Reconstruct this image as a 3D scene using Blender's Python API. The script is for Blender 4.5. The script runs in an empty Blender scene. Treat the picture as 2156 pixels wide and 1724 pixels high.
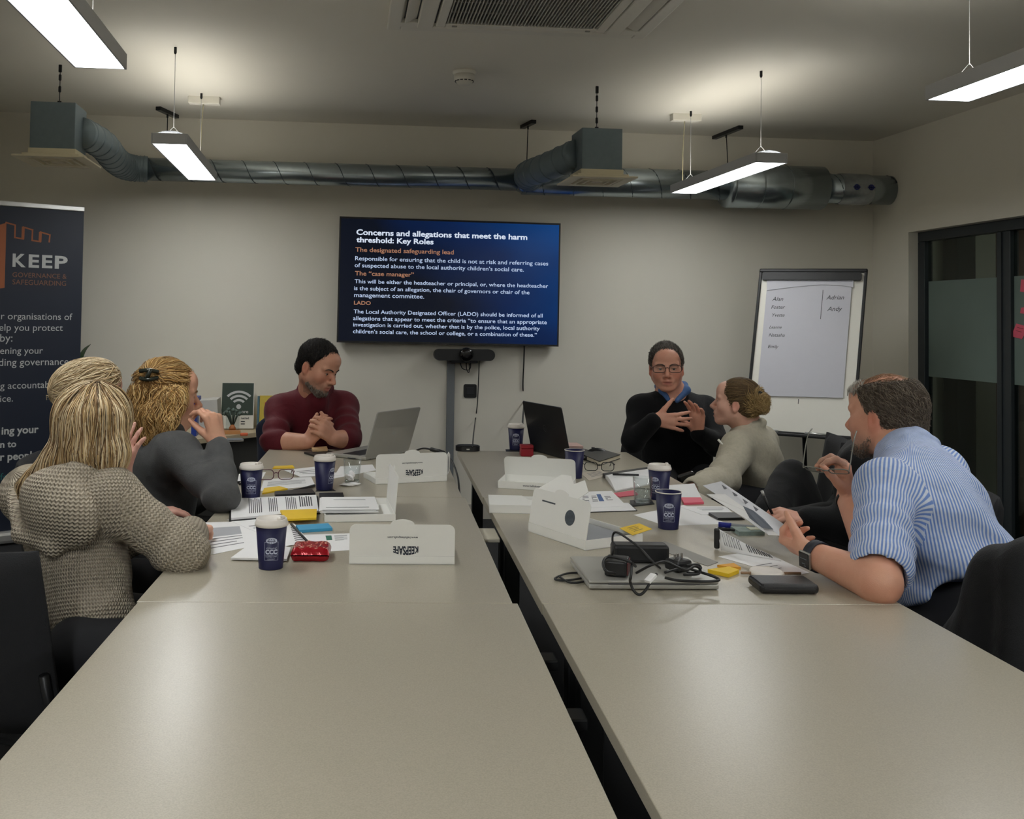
# Meeting room with two rows of desks, eight people, wall screen, ducts and pendant lights
import bpy, bmesh, math, random
import numpy as np
from mathutils import Vector, Matrix

random.seed(7)
rng = np.random.default_rng(7)
scn = bpy.context.scene
COL = scn.collection
PI = math.pi

# ---------------------------------------------------------------- camera
FPX, CX, CY = 2003.0, 883.4, 612.6        # focal length and principal point of the 2156x1724 frame
TH = 0.06                                  # the desks stand turned by this angle to the room
EYE = np.array([0.0, 0.0, 1.34])
TZ = 0.735                                 # desk top height
WY, RX, LX, FY, CZ = 6.4, 3.84, -2.4, -4.6, 2.652   # back wall, right wall, left wall, front wall, ceiling


def _axes(yaw, pit, rol):
    c, s = math.cos(yaw), math.sin(yaw)
    r = np.array([c, -s, 0.0]); fw = np.array([s, c, 0.0]); d = np.array([0, 0, -1.0])
    f2 = fw * math.cos(pit) + d * math.sin(pit); d2 = d * math.cos(pit) - fw * math.sin(pit)
    return np.array([r * math.cos(rol) - d2 * math.sin(rol), d2 * math.cos(rol) + r * math.sin(rol), f2])


CAM = _axes(0.0355 + TH, -0.0297, 0.0143)
cam_d = bpy.data.cameras.new('camera'); cam = bpy.data.objects.new('camera', cam_d); COL.objects.link(cam)
cam_d.sensor_width = 36.0; cam_d.sensor_fit = 'HORIZONTAL'; cam_d.lens = FPX * 36.0 / 2156
cam_d.shift_x = (1078 - CX) / 2156; cam_d.shift_y = (CY - 862) / 2156
cam_d.clip_start = 0.02; cam_d.clip_end = 60
m = Matrix.Identity(4)
for i in range(3):
    m[i][0], m[i][1], m[i][2], m[i][3] = CAM[0][i], -CAM[1][i], -CAM[2][i], EYE[i]
cam.matrix_world = m
scn.camera = cam

# ---------------------------------------------------------------- world, exposure
PANEL_DOWN, PANEL_BACK, PANEL_UP = 22.0, 50.0, 6.0   # emission of the pendant diffusers: in view, added ones behind the camera, upwards
w = bpy.data.worlds.new('world'); scn.world = w; w.use_nodes = True
w.node_tree.nodes['Background'].inputs[0].default_value = (0.02, 0.022, 0.025, 1)
w.node_tree.nodes['Background'].inputs[1].default_value = 0.3
scn.view_settings.view_transform = 'Standard'; scn.view_settings.look = 'None'
scn.view_settings.exposure = 0.0; scn.view_settings.gamma = 1.0
scn.view_settings.use_curve_mapping = False
scn.cycles.max_bounces = 8; scn.cycles.diffuse_bounces = 5; scn.cycles.glossy_bounces = 3
scn.cycles.transparent_max_bounces = 12; scn.cycles.caustics_reflective = False; scn.cycles.caustics_refractive = False


# ---------------------------------------------------------------- points
def ray(u, v):
    return CAM.T @ np.array([(u - CX) / FPX, (v - CY) / FPX, 1.0])


_c, _s = math.cos(-TH), math.sin(-TH)


def T(x, y, z=TZ):                         # desk frame -> world
    return Vector((_c * x - _s * y, _s * x + _c * y, z))


def flat(u, v, z=TZ):                      # a pixel's point on a level plane
    d = ray(u, v); return Vector(EYE + d * (z - EYE[2]) / d[2])


def deep(u, v, yt):                        # a pixel's point at a depth along the desks
    d = ray(u, v); return Vector(EYE + d * yt / (-_s * d[0] + _c * d[1]))


def onwall(u, v, y=WY):
    d = ray(u, v); return Vector(EYE + d * y / d[1])


def onside(u, v, x=RX):
    d = ray(u, v); return Vector(EYE + d * x / d[0])


# ---------------------------------------------------------------- materials
def lin(c):
    return tuple(((x / 255) / 12.92 if x / 255 <= .04045 else ((x / 255 + .055) / 1.055) ** 2.4) for x in c) + (1.0,)


MATS = {}


def mat(name, rgb, rough=.6, metal=0.0, var=.06, scale=30.0, bump=0.0, bscale=None, spec=.5, emit=0.0, coat=0.0, attr=None, sheen=0.0):
    if name in MATS: return MATS[name]
    m = bpy.data.materials.new(name); m.use_nodes = True; MATS[name] = m
    nt = m.node_tree; nd = nt.nodes; lk = nt.links; b = nd['Principled BSDF']
    tc = nd.new('ShaderNodeTexCoord'); nz = nd.new('ShaderNodeTexNoise')
    nz.inputs['Scale'].default_value = scale; nz.inputs['Detail'].default_value = 4
    lk.new(tc.outputs['Object'], nz.inputs['Vector'])
    mp = nd.new('ShaderNodeMapRange'); mp.inputs['To Min'].default_value = 1 - var; mp.inputs['To Max'].default_value = 1 + var
    lk.new(nz.outputs['Fac'], mp.inputs['Value'])
    mx = nd.new('ShaderNodeMix'); mx.data_type = 'RGBA'; mx.blend_type = 'MULTIPLY'; mx.inputs[0].default_value = 1
    if attr:
        at_ = nd.new('ShaderNodeAttribute'); at_.attribute_name = attr; lk.new(at_.outputs['Color'], mx.inputs[6])
    else:
        mx.inputs[6].default_value = lin(rgb)
    lk.new(mp.outputs[0], mx.inputs[7]); lk.new(mx.outputs[2], b.inputs['Base Color'])
    b.inputs['Roughness'].default_value = rough; b.inputs['Metallic'].default_value = metal
    b.inputs['Specular IOR Level'].default_value = spec; b.inputs['Coat Weight'].default_value = coat
    if sheen: b.inputs['Sheen Weight'].default_value = sheen
    if emit:
        b.inputs['Emission Strength'].default_value = emit; b.inputs['Emission Color'].default_value = lin(rgb)
    if bump:
        n2 = nd.new('ShaderNodeTexNoise'); n2.inputs['Scale'].default_value = bscale or scale * 4; n2.inputs['Detail'].default_value = 3
        lk.new(tc.outputs['Object'], n2.inputs['Vector'])
        bp = nd.new('ShaderNodeBump'); bp.inputs['Strength'].default_value = bump; bp.inputs['Distance'].default_value = .004
        lk.new(n2.outputs['Fac'], bp.inputs['Height']); lk.new(bp.outputs[0], b.inputs['Normal'])
    return m


def mat_glass(name, tint=(235, 240, 238), gloss=.09):
    if name in MATS: return MATS[name]
    m = bpy.data.materials.new(name); m.use_nodes = True; MATS[name] = m
    nt = m.node_tree; nd = nt.nodes; nd.clear(); lk = nt.links
    o = nd.new('ShaderNodeOutputMaterial'); t = nd.new('ShaderNodeBsdfTransparent'); g = nd.new('ShaderNodeBsdfGlossy')
    t.inputs[0].default_value = lin(tint); g.inputs['Roughness'].default_value = .03
    fr = nd.new('ShaderNodeLayerWeight'); fr.inputs[0].default_value = .5
    pw = nd.new('ShaderNodeMath'); pw.operation = 'POWER'; pw.inputs[1].default_value = 4; lk.new(fr.outputs['Facing'], pw.inputs[0])
    ad = nd.new('ShaderNodeMath'); ad.operation = 'MULTIPLY_ADD'; ad.inputs[1].default_value = .7; ad.inputs[2].default_value = gloss * .5; lk.new(pw.outputs[0], ad.inputs[0])
    mx = nd.new('ShaderNodeMixShader'); lk.new(ad.outputs[0], mx.inputs[0]); lk.new(t.outputs[0], mx.inputs[1]); lk.new(g.outputs[0], mx.inputs[2])
    lk.new(mx.outputs[0], o.inputs[0])
    return m


def mat_film(name, rgb, through=.25):
    m = bpy.data.materials.new(name); m.use_nodes = True; MATS[name] = m
    nt = m.node_tree; nd = nt.nodes; lk = nt.links; b = nd['Principled BSDF']
    nz = nd.new('ShaderNodeTexNoise'); nz.inputs['Scale'].default_value = 3
    rp = nd.new('ShaderNodeMapRange'); rp.inputs['To Min'].default_value = .92; rp.inputs['To Max'].default_value = 1.06
    mx = nd.new('ShaderNodeMix'); mx.data_type = 'RGBA'; mx.blend_type = 'MULTIPLY'; mx.inputs[0].default_value = 1; mx.inputs[6].default_value = lin(rgb)
    lk.new(nz.outputs['Fac'], rp.inputs['Value']); lk.new(rp.outputs[0], mx.inputs[7]); lk.new(mx.outputs[2], b.inputs['Base Color'])
    b.inputs['Roughness'].default_value = .55; b.inputs['Alpha'].default_value = 1 - through
    return m


# ---------------------------------------------------------------- objects
def tag(o, label=None, cat=None, group=None, kind=None):
    if label: o['label'] = label
    if cat: o['category'] = cat
    if group: o['group'] = group
    if kind: o['kind'] = kind
    return o


def thing(name, label, cat, loc, rz=0.0, group=None):
    o = bpy.data.objects.new(name, None); COL.objects.link(o)
    o.empty_display_size = .05
    o.location = loc; o.rotation_euler = (0, 0, rz)
    return tag(o, label, cat, group)


class MB:
    """collects shapes, then links them as one mesh object"""
    def __init__(s): s.v = []; s.f = []; s.sm = []

    def add(s, vs, fs, smooth=False, M=None):
        n = len(s.v)
        s.v += [tuple(M @ Vector(p)) if M is not None else tuple(p) for p in vs]
        s.f += [tuple(i + n for i in f) for f in fs]; s.sm += [smooth] * len(fs)
        return s

    def box(s, c, d, bev=0.0, M=None, seg=2):
        x, y, z = (k / 2 for k in d)
        bm = bmesh.new(); bmesh.ops.create_cube(bm, size=1)
        for v in bm.verts: v.co = Vector((v.co.x * d[0] + c[0], v.co.y * d[1] + c[1], v.co.z * d[2] + c[2]))
        if bev > 0: bmesh.ops.bevel(bm, geom=bm.edges[:], offset=min(bev, min(d) * .49), segments=seg, profile=.5, affect='EDGES')
        bm.verts.index_update()
        s.add([v.co[:] for v in bm.verts], [[v.index for v in f.verts] for f in bm.faces], False, M); bm.free()
        return s

    def lathe(s, prof, n=32, c=(0, 0, 0), M=None, smooth=True, cap=True):
        vs = []; fs = []
        for (r, z) in prof:
            for i in range(n):
                a = 2 * PI * i / n; vs.append((c[0] + r * math.cos(a), c[1] + r * math.sin(a), c[2] + z))
        for k in range(len(prof) - 1):
            for i in range(n):
                j = (i + 1) % n; fs.append((k * n + i, k * n + j, (k + 1) * n + j, (k + 1) * n + i))
        if cap:
            fs.append(tuple(range(n - 1, -1, -1))); fs.append(tuple((len(prof) - 1) * n + i for i in range(n)))
        return s.add(vs, fs, smooth, M)

    def tube(s, pts, r, n=8, smooth=True, r2=None, closed=False, M=None):
        pts = [Vector(p) for p in pts]; L = len(pts); vs = []; fs = []
        up = None
        for i, p in enumerate(pts):
            a = pts[(i - 1) % L] if (closed or i > 0) else p; b = pts[(i + 1) % L] if (closed or i < L - 1) else p
            t = (b - a).normalized()
            if up is None:
                up = Vector((0, 0, 1)) if abs(t.z) < .9 else Vector((1, 0, 0))
            x = up - t * up.dot(t)
            if x.length < 1e-6: x = t.orthogonal()
            x.normalize(); up = x; y = t.cross(x)
            rr = r if r2 is None else r + (r2 - r) * i / (L - 1)
            for k in range(n):
                q = 2 * PI * k / n; vs.append(p + (x * math.cos(q) + y * math.sin(q)) * rr)
        for i in range(L if closed else L - 1):
            o1, o2 = i * n, ((i + 1) % L) * n
            for k in range(n):
                j = (k + 1) % n; fs.append((o1 + k, o1 + j, o2 + j, o2 + k))
        if not closed:
            fs.append(tuple(range(n - 1, -1, -1))); fs.append(tuple((L - 1) * n + k for k in range(n)))
        return s.add(vs, fs, smooth, M)

    def prism(s, poly, e, M=None):
        """poly: list of 3-D points in one plane, e: extrusion vector"""
        n = len(poly); P = [Vector(p) for p in poly]; e = Vector(e)
        nr = Vector((0, 0, 0))
        for i in range(n): nr += P[i].cross(P[(i + 1) % n])
        if nr.dot(e) < 0: P = P[::-1]
        vs = P + [p + e for p in P]
        fs = [tuple(range(n - 1, -1, -1)), tuple(range(n, 2 * n))] + [(i, (i + 1) % n, n + (i + 1) % n, n + i) for i in range(n)]
        return s.add(vs, fs, False, M)

    def build(s, name, m, parent=None, loc=None):
        me = bpy.data.meshes.new(name); me.from_pydata(s.v, [], s.f); me.update()
        me.polygons.foreach_set('use_smooth', s.sm)
        me.materials.append(m)
        o = bpy.data.objects.new(name, me); COL.objects.link(o)
        if parent is not None: o.parent = parent
        if loc is not None: o.location = loc
        return o


def struct(name, mb, m, **k):
    return tag(mb.build(name, m, **k), kind='structure')


def rounded(w, h, r, n=5, cx=0.0, cy=0.0):
    out = []
    for (sx, sy, a0) in ((1, 1, 0), (-1, 1, PI / 2), (-1, -1, PI), (1, -1, 1.5 * PI)):
        for i in range(n + 1):
            a = a0 + PI / 2 * i / n
            out.append((cx + sx * (w / 2 - r) + r * math.cos(a), cy + sy * (h / 2 - r) + r * math.sin(a)))
    return out


def spline(pts, k=6):
    """Catmull-Rom through the points"""
    P = [Vector(p) for p in pts]; out = []
    for i in range(len(P) - 1):
        a = P[max(i - 1, 0)]; b = P[i]; c = P[i + 1]; d = P[min(i + 2, len(P) - 1)]
        for j in range(k):
            t = j / k
            out.append(.5 * ((2 * b) + (c - a) * t + (2 * a - 5 * b + 4 * c - d) * t * t + (3 * b - a - 3 * c + d) * t ** 3))
    out.append(P[-1]); return out


# ---------------------------------------------------------------- lettering
_TXT = {}


def letters(items):
    obs = []
    for key in items:
        body, bold, shear = key
        if key in _TXT: continue
        cu = bpy.data.curves.new('t', 'FONT'); cu.body = body; cu.offset = bold; cu.shear = shear; cu.resolution_u = 3
        ob = bpy.data.objects.new('t', cu); COL.objects.link(ob); obs.append((key, ob, cu))
    bpy.context.view_layer.update(); dg = bpy.context.evaluated_depsgraph_get()
    for key, ob, cu in obs:
        ev = ob.evaluated_get(dg); me = ev.to_mesh()
        vs = [v.co[:2] for v in me.vertices]; fs = [tuple(p.vertices) for p in me.polygons]
        x0 = min(v[0] for v in vs); x1 = max(v[0] for v in vs)
        _TXT[key] = ([(a - x0, b) for a, b in vs], fs, x1 - x0)
        ev.to_mesh_clear(); bpy.data.objects.remove(ob); bpy.data.curves.remove(cu)


def write(mb, body, o, x, y, width=None, size=None, bold=0.0, shear=0.0, warp=None, align='L', hs=1.0):
    """lays a line of text into mb: o baseline start, x and y unit directions"""
    key = (body, bold, shear)
    if key not in _TXT: letters([key])
    vs, fs, w0 = _TXT[key]
    sx = width / w0 if width else size
    sy = size if size else sx * hs
    o = Vector(o); x = Vector(x); y = Vector(y)
    if align == 'R': o = o - x * (w0 * sx)
    if align == 'C': o = o - x * (w0 * sx / 2)
    P = []
    for a, b in vs:
        a2, b2 = a * sx, b * sy
        if warp: a2, b2 = warp(a2, b2, w0 * sx)
        P.append(o + x * a2 + y * b2)
    # keep the faces turned towards x cross y
    mb.add(P, fs)
    return mb


# ---------------------------------------------------------------- room materials
M_WALL = mat('wall_paint', (228, 224, 212), .75, var=.02, scale=4, bump=.05, bscale=180)
M_CEIL = mat('ceiling_paint', (232, 229, 219), .8, var=.02, scale=3)
M_FLOOR = mat('carpet', (36, 37, 40), .95, var=.25, scale=160, bump=.4, bscale=500)
M_DARKFRAME = mat('anthracite_frame', (44, 50, 54), .42, var=.05, scale=20)
M_GALV = mat('galvanised_steel', (176, 188, 194), .27, .86, var=.1, scale=38, bump=.05, bscale=70)
M_GALVD = mat('galvanised_box', (120, 134, 142), .5, .5, var=.12, scale=30)
M_WHITEPL = mat('white_plastic', (225, 222, 212), .45, var=.02)
M_CREAMPL = mat('cream_plastic', (226, 217, 190), .5, var=.02)
M_LAMPGREY = mat('lamp_grey', (186, 188, 192), .5, .1, var=.03)
M_BLACK = mat('black_plastic', (22, 23, 25), .45, var=.08)
M_BLACKM = mat('black_metal', (30, 31, 33), .35, .5, var=.06)
M_GLASS = mat_glass('window_glass', (196, 206, 202))
M_CLEAR = mat_glass('clear_glass', (250, 252, 252), .1)
M_LENS = mat_glass('lens', (252, 253, 253), .06)
M_FILM = mat_film('frosted_film', (112, 128, 122), .12)
M_DIFF = mat('lamp_diffuser', (238, 240, 240), .5, var=.01, emit=PANEL_DOWN)
M_DIFFB = mat('lamp_diffuser_added', (238, 240, 240), .5, var=.01, emit=PANEL_BACK)
M_UPDIFF = mat('lamp_uplight', (255, 250, 238), .5, var=.01, emit=PANEL_UP)

# ---------------------------------------------------------------- room shell
TK = .12
struct('floor', MB().box(((LX + 6.2) / 2, (FY + WY) / 2, -.05), (6.2 - LX + .4, WY - FY + .4, .1)), M_FLOOR)
struct('ceiling', MB().box(((LX + 6.2) / 2, (FY + WY) / 2, CZ + .05), (6.2 - LX + .4, WY - FY + .4, .1)), M_CEIL)
struct('wall_back', MB().box(((LX + 6.2) / 2, WY + TK / 2, CZ / 2), (6.2 - LX + .4, TK, CZ)), M_WALL)
struct('wall_left', MB().box((LX - TK / 2, (FY + WY) / 2, CZ / 2), (TK, WY - FY, CZ)), M_WALL)
struct('wall_front', MB().box(((LX + 6.2) / 2, FY - TK / 2, CZ / 2), (6.2 - LX + .4, TK, CZ)), M_WALL)
OPY, OPZ = 5.985, 1.966                    # far edge and head of the glazed opening
OPN = 2.2                                  # its near edge
wr = MB()
wr.box((RX + TK / 2, (OPY + WY) / 2, CZ / 2), (TK, WY - OPY, CZ))
wr.box((RX + TK / 2, (FY + OPN) / 2, CZ / 2), (TK, OPN - FY, CZ))
wr.box((RX + TK / 2, (OPN + OPY) / 2, (OPZ + CZ) / 2), (TK, OPY - OPN, CZ - OPZ))
struct('wall_right', wr, M_WALL)
M_SKIRT = mat('skirting', (200, 196, 186), .5)
struct('baseboard_back', MB().box(((LX + RX) / 2, WY - .008, .05), (RX - LX, .016, .1)), M_SKIRT)
struct('baseboard_left', MB().box((LX + .008, (FY + WY) / 2, .05), (.016, WY - FY - .04, .1)), M_SKIRT)
# corridor behind the glass
M_CORR = mat('corridor_wall', (150, 150, 140), .8, var=.03)
struct('wall_corridor', MB().box((5.75, (FY + WY) / 2, CZ / 2), (.1, WY - FY, CZ)), M_CORR)
M_PILL = mat('corridor_pillar', (66, 68, 66), .7)
struct('column_corridor', MB().box((4.42, 6.3, CZ / 2), (.14, .16, CZ), .01), M_PILL)
M_DOORW = mat('timber_door', (126, 84, 66), .5, var=.12, scale=8)
d = MB().box((0, 0, 1.0), (.05, .9, 2.0), .004)
do = struct('door_1', d, M_DOORW, loc=(4.62, 5.55, 0))
do.rotation_euler = (0, 0, .35)
MB().box((-.035, -.36, 1.0), (.03, .03, .16), .008).build('door_handle', M_BLACKM, do)
for k, z in enumerate((.55, 1.02, 1.5)):
    MB().box((-.028, 0, z), (.008, .74, .36), .003).build('door_panel', mat('door_panel', (150, 112, 92), .5, var=.1, scale=9), do)
cl_ = thing('added_ceiling_light', 'added corridor ceiling light behind the glazed partition, out of sight', 'lamp', (4.75, 4.6, CZ - .03))  # unseen lamp, added to brighten the corridor behind the glass
MB().box((0, 0, .012), (.6, .6, .02), .003).build('housing', M_LAMPGREY, cl_)
MB().box((0, 0, 0), (.56, .56, .006)).build('diffuser', mat('added_corridor_diffuser', (240, 236, 224), .5, var=.01, emit=9), cl_)
struct('trim_1', MB().box((5.68, 4.9, 1.52), (.04, 3.0, .22), .004), mat('dark_bulkhead', (70, 62, 54), .6))

# glazed partition: two leaves of dark frame, glass and frosted film
fx = RX + .095
win = thing('window_1', None, None, (fx, 0, 0)); win['kind'] = 'structure'
fr = MB(); y1 = OPY
pitch = .745
edges = [OPY - k * pitch for k in range(6) if OPY - k * pitch > OPN + .1]
fr.box((0, (OPY + OPN) / 2, OPZ - .032), (.06, OPY - OPN, .064), .004)
fr.box((0, (OPY + OPN) / 2, .03), (.06, OPY - OPN, .06), .004)
fr.box((0, OPY - .035, OPZ / 2), (.06, .07, OPZ - .13), .004)
fr.box((0, OPN + .035, OPZ / 2), (.06, .07, OPZ - .13), .004)
fr.build('window_frame', M_DARKFRAME, win)
leaves = [(OPY - .075, 5.24), (5.125, 4.36), (4.26, 3.5), (3.4, OPN + .075)]
for (a, b) in leaves:
    MB().box((0, (a + b) / 2, OPZ / 2), (.008, a - b, OPZ - .13)).build('pane', M_GLASS, win)
    MB().box((-.006, (a + b) / 2 - .0, 1.325), (.001, a - b - .008, .623)).build('frosted_film', M_FILM, win)
for (a, b) in ((5.24, 5.125), (4.36, 4.26), (3.5, 3.4)):
    q = MB().box((0, (a + b) / 2, OPZ / 2), (.055, a - b, OPZ - .13), .004)
    q.box((-.03, (a + b) / 2 + .012, OPZ / 2), (.012, .012, OPZ - .14)); q.build('mullion', M_DARKFRAME, win)


# ---------------------------------------------------------------- pendant lamps
PZ = 2.155                                 # underside of the lamps


def pendant(x, y, label, canopy_near=False):
    t = thing('pendant_lamp', label, 'lamp', (x, y, PZ), 0, 'linear pendant lamps')
    L, W, Hh, e = 1.2, .17, .052, .007
    h = MB()
    for s in (-1, 1):
        h.box((s * (W / 2 - e / 2), 0, Hh / 2), (e, L, Hh), .0015)
        h.box((0, s * (L / 2 - e / 2), Hh / 2), (W - 2 * e, e, Hh), .0015)
    for s in (-1, 1):                      # low arched end bridge
        pts = [(-.07, 0), (-.035, .012), (0, .016), (.035, .012), (.07, 0)]
        h.prism([(a, s * (L / 2 - .02), Hh + b) for a, b in pts], (0, .014 * -s, 0))
    h.build('housing', M_LAMPGREY, t)
    MB().box((0, 0, .006), (W - 2 * e - .006, L - 2 * e - .006, .004)).build('diffuser', M_DIFF if y > 1 else M_DIFFB, t)
    MB().box((0, 0, Hh - .006), (W - 2 * e - .004, L - 2 * e - .04, .004)).build('uplight_diffuser', M_UPDIFF, t)
    top = CZ - PZ
    for s in (-1, 1):
        yy = s * (L / 2 - .12)
        wi = MB().tube([(0, yy, Hh + .05), (0, yy, top - .02)], .0014, 6)
        wi.tube([(-.05, yy, Hh - .002), (0, yy, Hh + .055), (.05, yy, Hh - .002)], .0012, 6)
        wi.build('suspension_wire', M_LAMPGREY, t)
        MB().lathe([(.004, top - .034), (.007, top - .026), (.007, top)], 12, (0, yy, 0)).build('wire_anchor', M_BLACKM, t)
    yy = L / 2 - .02 if not canopy_near else -(L / 2 - .35)
    MB().box((0.005, yy, top - .021), (.185, .06, .042), .003).build('ceiling_canopy', M_WHITEPL, t)
    MB().tube(spline([(0, yy, top - .04), (-.008, yy, top - .16), (-.012, yy, .2), (-.02, yy - .02, Hh - .002)], 6), .0028, 6).build('power_cable', mat('pale_cable', (170, 162, 132), .5), t)
    return t


pendant(-.765, 5.19, 'slim grey pendant lamp over the far left, in front of the long duct')
pendant(2.215, 5.19, 'slim grey pendant lamp at the right rear, in front of the fat duct section')
pendant(-.765, 2.62, 'slim grey pendant lamp cut off by the upper left picture corner', True)
pendant(2.215, 2.62, 'slim grey pendant lamp cut off by the upper right picture corner', True)
pendant(-.765, .05, 'added unseen pendant lamp behind the camera on the left')  # four unseen pendants added behind the camera to light what faces it
pendant(2.215, .05, 'added unseen pendant lamp behind the camera on the right')
pendant(-.765, -2.52, 'added unseen pendant lamp far behind the camera on the left')
pendant(2.215, -2.52, 'added unseen pendant lamp far behind the camera on the right')

# ---------------------------------------------------------------- ceiling air conditioner
ac = thing('ceiling_air_conditioner', 'square white ceiling air conditioner with dark slatted grille', 'air conditioner', (.815, 3.72, CZ), -.02)
S, SX = .95, 1.17
fa = MB()
G = .335                                   # half opening of the grille
for s in (-1, 1):
    fa.box((s * (SX / 2 - .03), 0, -.012), (.06, S, .024), .006); fa.box((s * (G + .085), 0, -.014), (.07, S - .12, .028), .004)
    fa.box((0, s * (S / 2 - .03), -.012), (SX - .12, .06, .024), .006)
    fa.box((s * (G + .02), 0, -.016), (.04, 2 * G + .08, .032), .004)
    fa.box((0, s * (G + .02), -.016), (2 * G, .04, .032), .004)
for sx in (-1, 1):
    for sy in (-1, 1):
        fa.box((sx * (SX / 2 - .1), sy * (S / 2 - .085), -.012), (.1, .06, .024), .003)
fa.build('fascia', M_WHITEPL, ac)
MB().box((0, 0, -.003), (SX - .14, S - .14, .004)).build('inner_tray', M_BLACK, ac)
n = 46; sl = MB()
for i in range(n):
    x = -G + (i + .5) * 2 * G / n; sl.box((x, 0, -.022), (.0055, 2 * G, .014))
for yy in (-.2, -.07, .07, .2): sl.box((0, yy, -.019), (2 * G, .006, .006))
o = sl.build('grille', mat('grille_plastic', (176, 174, 164), .5), ac)
for k, (dx, dy) in enumerate(((1, 0), (-1, 0), (0, 1), (0, -1))):
    v = MB()
    if dx: v.box((0, 0, 0), (.075, .7, .006), .002, Matrix.Translation((dx * (SX / 2 - .105), 0, -.012)) @ Matrix.Rotation(dx * .5, 4, 'Y'))
    else: v.box((0, 0, 0), (.66, .038, .006), .002, Matrix.Translation((0, dy * (S / 2 - .075), -.014)) @ Matrix.Rotation(-dy * .5, 4, 'X'))
    v.build('air_vane', M_WHITEPL, ac)
for sx in (-1, 1):
    MB().box((sx * (G - .04), G + .02, -.034), (.022, .012, .004), .001).build('latch', mat('latch_grey', (150, 148, 140)), ac)

# smoke detector
c = flat(978, 150, CZ)
sd = thing('smoke_detector', 'round white smoke detector on the ceiling between the lamps', 'smoke detector', c)
MB().lathe([(.062, 0), (.062, -.012), (.056, -.016), (.056, -.02)], 40).build('base_ring', M_WHITEPL, sd)
MB().lathe([(.055, -.02), (.053, -.05), (.044, -.058), (.03, -.072), (.012, -.074)], 40).build('sensor_head', M_WHITEPL, sd)
sl = MB()
for k in range(14):
    a = 2 * PI * k / 14; sl.box((0, 0, 0), (.014, .004, .006), 0, Matrix.Rotation(a, 4, 'Z') @ Matrix.Translation((0, -.048, -.054)))
sl.build('vent_slot', M_BLACK, sd)

# ---------------------------------------------------------------- ventilation duct along the back wall
DY, DZ = 6.2, 2.275
R0 = Matrix.Rotation(PI / 2, 4, 'Y')


def along(x0, x1, r0, r1=None):
    """a sheet metal pipe from x0 to x1 with a spiral seam"""
    r1 = r0 if r1 is None else r1
    mb = MB(); L = x1 - x0
    mb.lathe([(r0, 0), (r1, L)], 40, M=Matrix.Translation((x0, 0, 0)) @ R0)
    return mb


M_SEAM = mat('duct_seam', (70, 78, 84), .5, .6)


def seam(mb, x0, x1, r, p=.2):
    mb = MB(); k = int((x1 - x0) / p * 14); pts = []
    for i in range(k + 1):
        a = 2 * PI * i / 14; pts.append((x0 + (x1 - x0) * i / k, r * math.cos(a), r * math.sin(a)))
    return mb.tube(pts, .0032, 4).build('spiral_seam', M_SEAM, du)


xa = lambda u, v=340: onwall(u, v, DY).x
X0, X1, X2, X3, X4, X5 = xa(290), xa(1088), xa(1100), xa(1530), xa(1728), RX + .03
du = thing('ventilation_duct', 'galvanised round ventilation duct running along the back wall under the ceiling', 'duct', (0, DY, DZ))
along(X0, X1, .073).build('narrow_pipe', M_GALV, du); seam(0, X0, X1, .073)
along(X1, X2 + .02, .073, .099).build('reducer', M_GALV, du)
along(X2, X3, .098).build('wide_pipe', M_GALV, du); seam(0, X2, X3, .098)
f = along(X3, X4, .148); f.lathe([(.14, -.014), (.15, 0), (.15, .012), (.146, .02)], 40, M=Matrix.Translation((X3, 0, 0)) @ R0)
for q in (.3, .6): f.lathe([(.149, 0), (.151, .006), (.149, .012)], 40, M=Matrix.Translation((X3 + (X4 - X3) * q, 0, 0)) @ R0, cap=False)
f.build('fan_section', M_GALV, du)
along(X4, X5, .1).build('end_pipe', M_GALV, du); seam(0, X4, X5, .1)
jk = MB(); jk.lathe([(.103, 0), (.108, .02), (.108, .2), (.103, .22)], 40, M=Matrix.Translation((xa(1762, 366), 0, 0)) @ R0, cap=False)
jk.build('clear_wrap', mat('foil_wrap', (168, 174, 178), .25, .6, var=.3, scale=25, bump=.5, bscale=40), du)
lg = MB()
for uu in (1786, 1816):
    x = xa(uu, 369)
    for k in range(10):
        a = 2 * PI * k / 10; lg.box((x + .016 * math.cos(a), -.1095, .016 * math.sin(a)), (.009, .003, .009))
    lg.box((x, -.1095, 0), (.05, .003, .008)); lg.box((x, -.1095, 0), (.008, .003, .02))
lg.build('printed_mark', mat('blue_ink', (38, 48, 120), .5), du)
for u in (450, 600, 760, 930, 1190, 1400):
    pass


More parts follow.
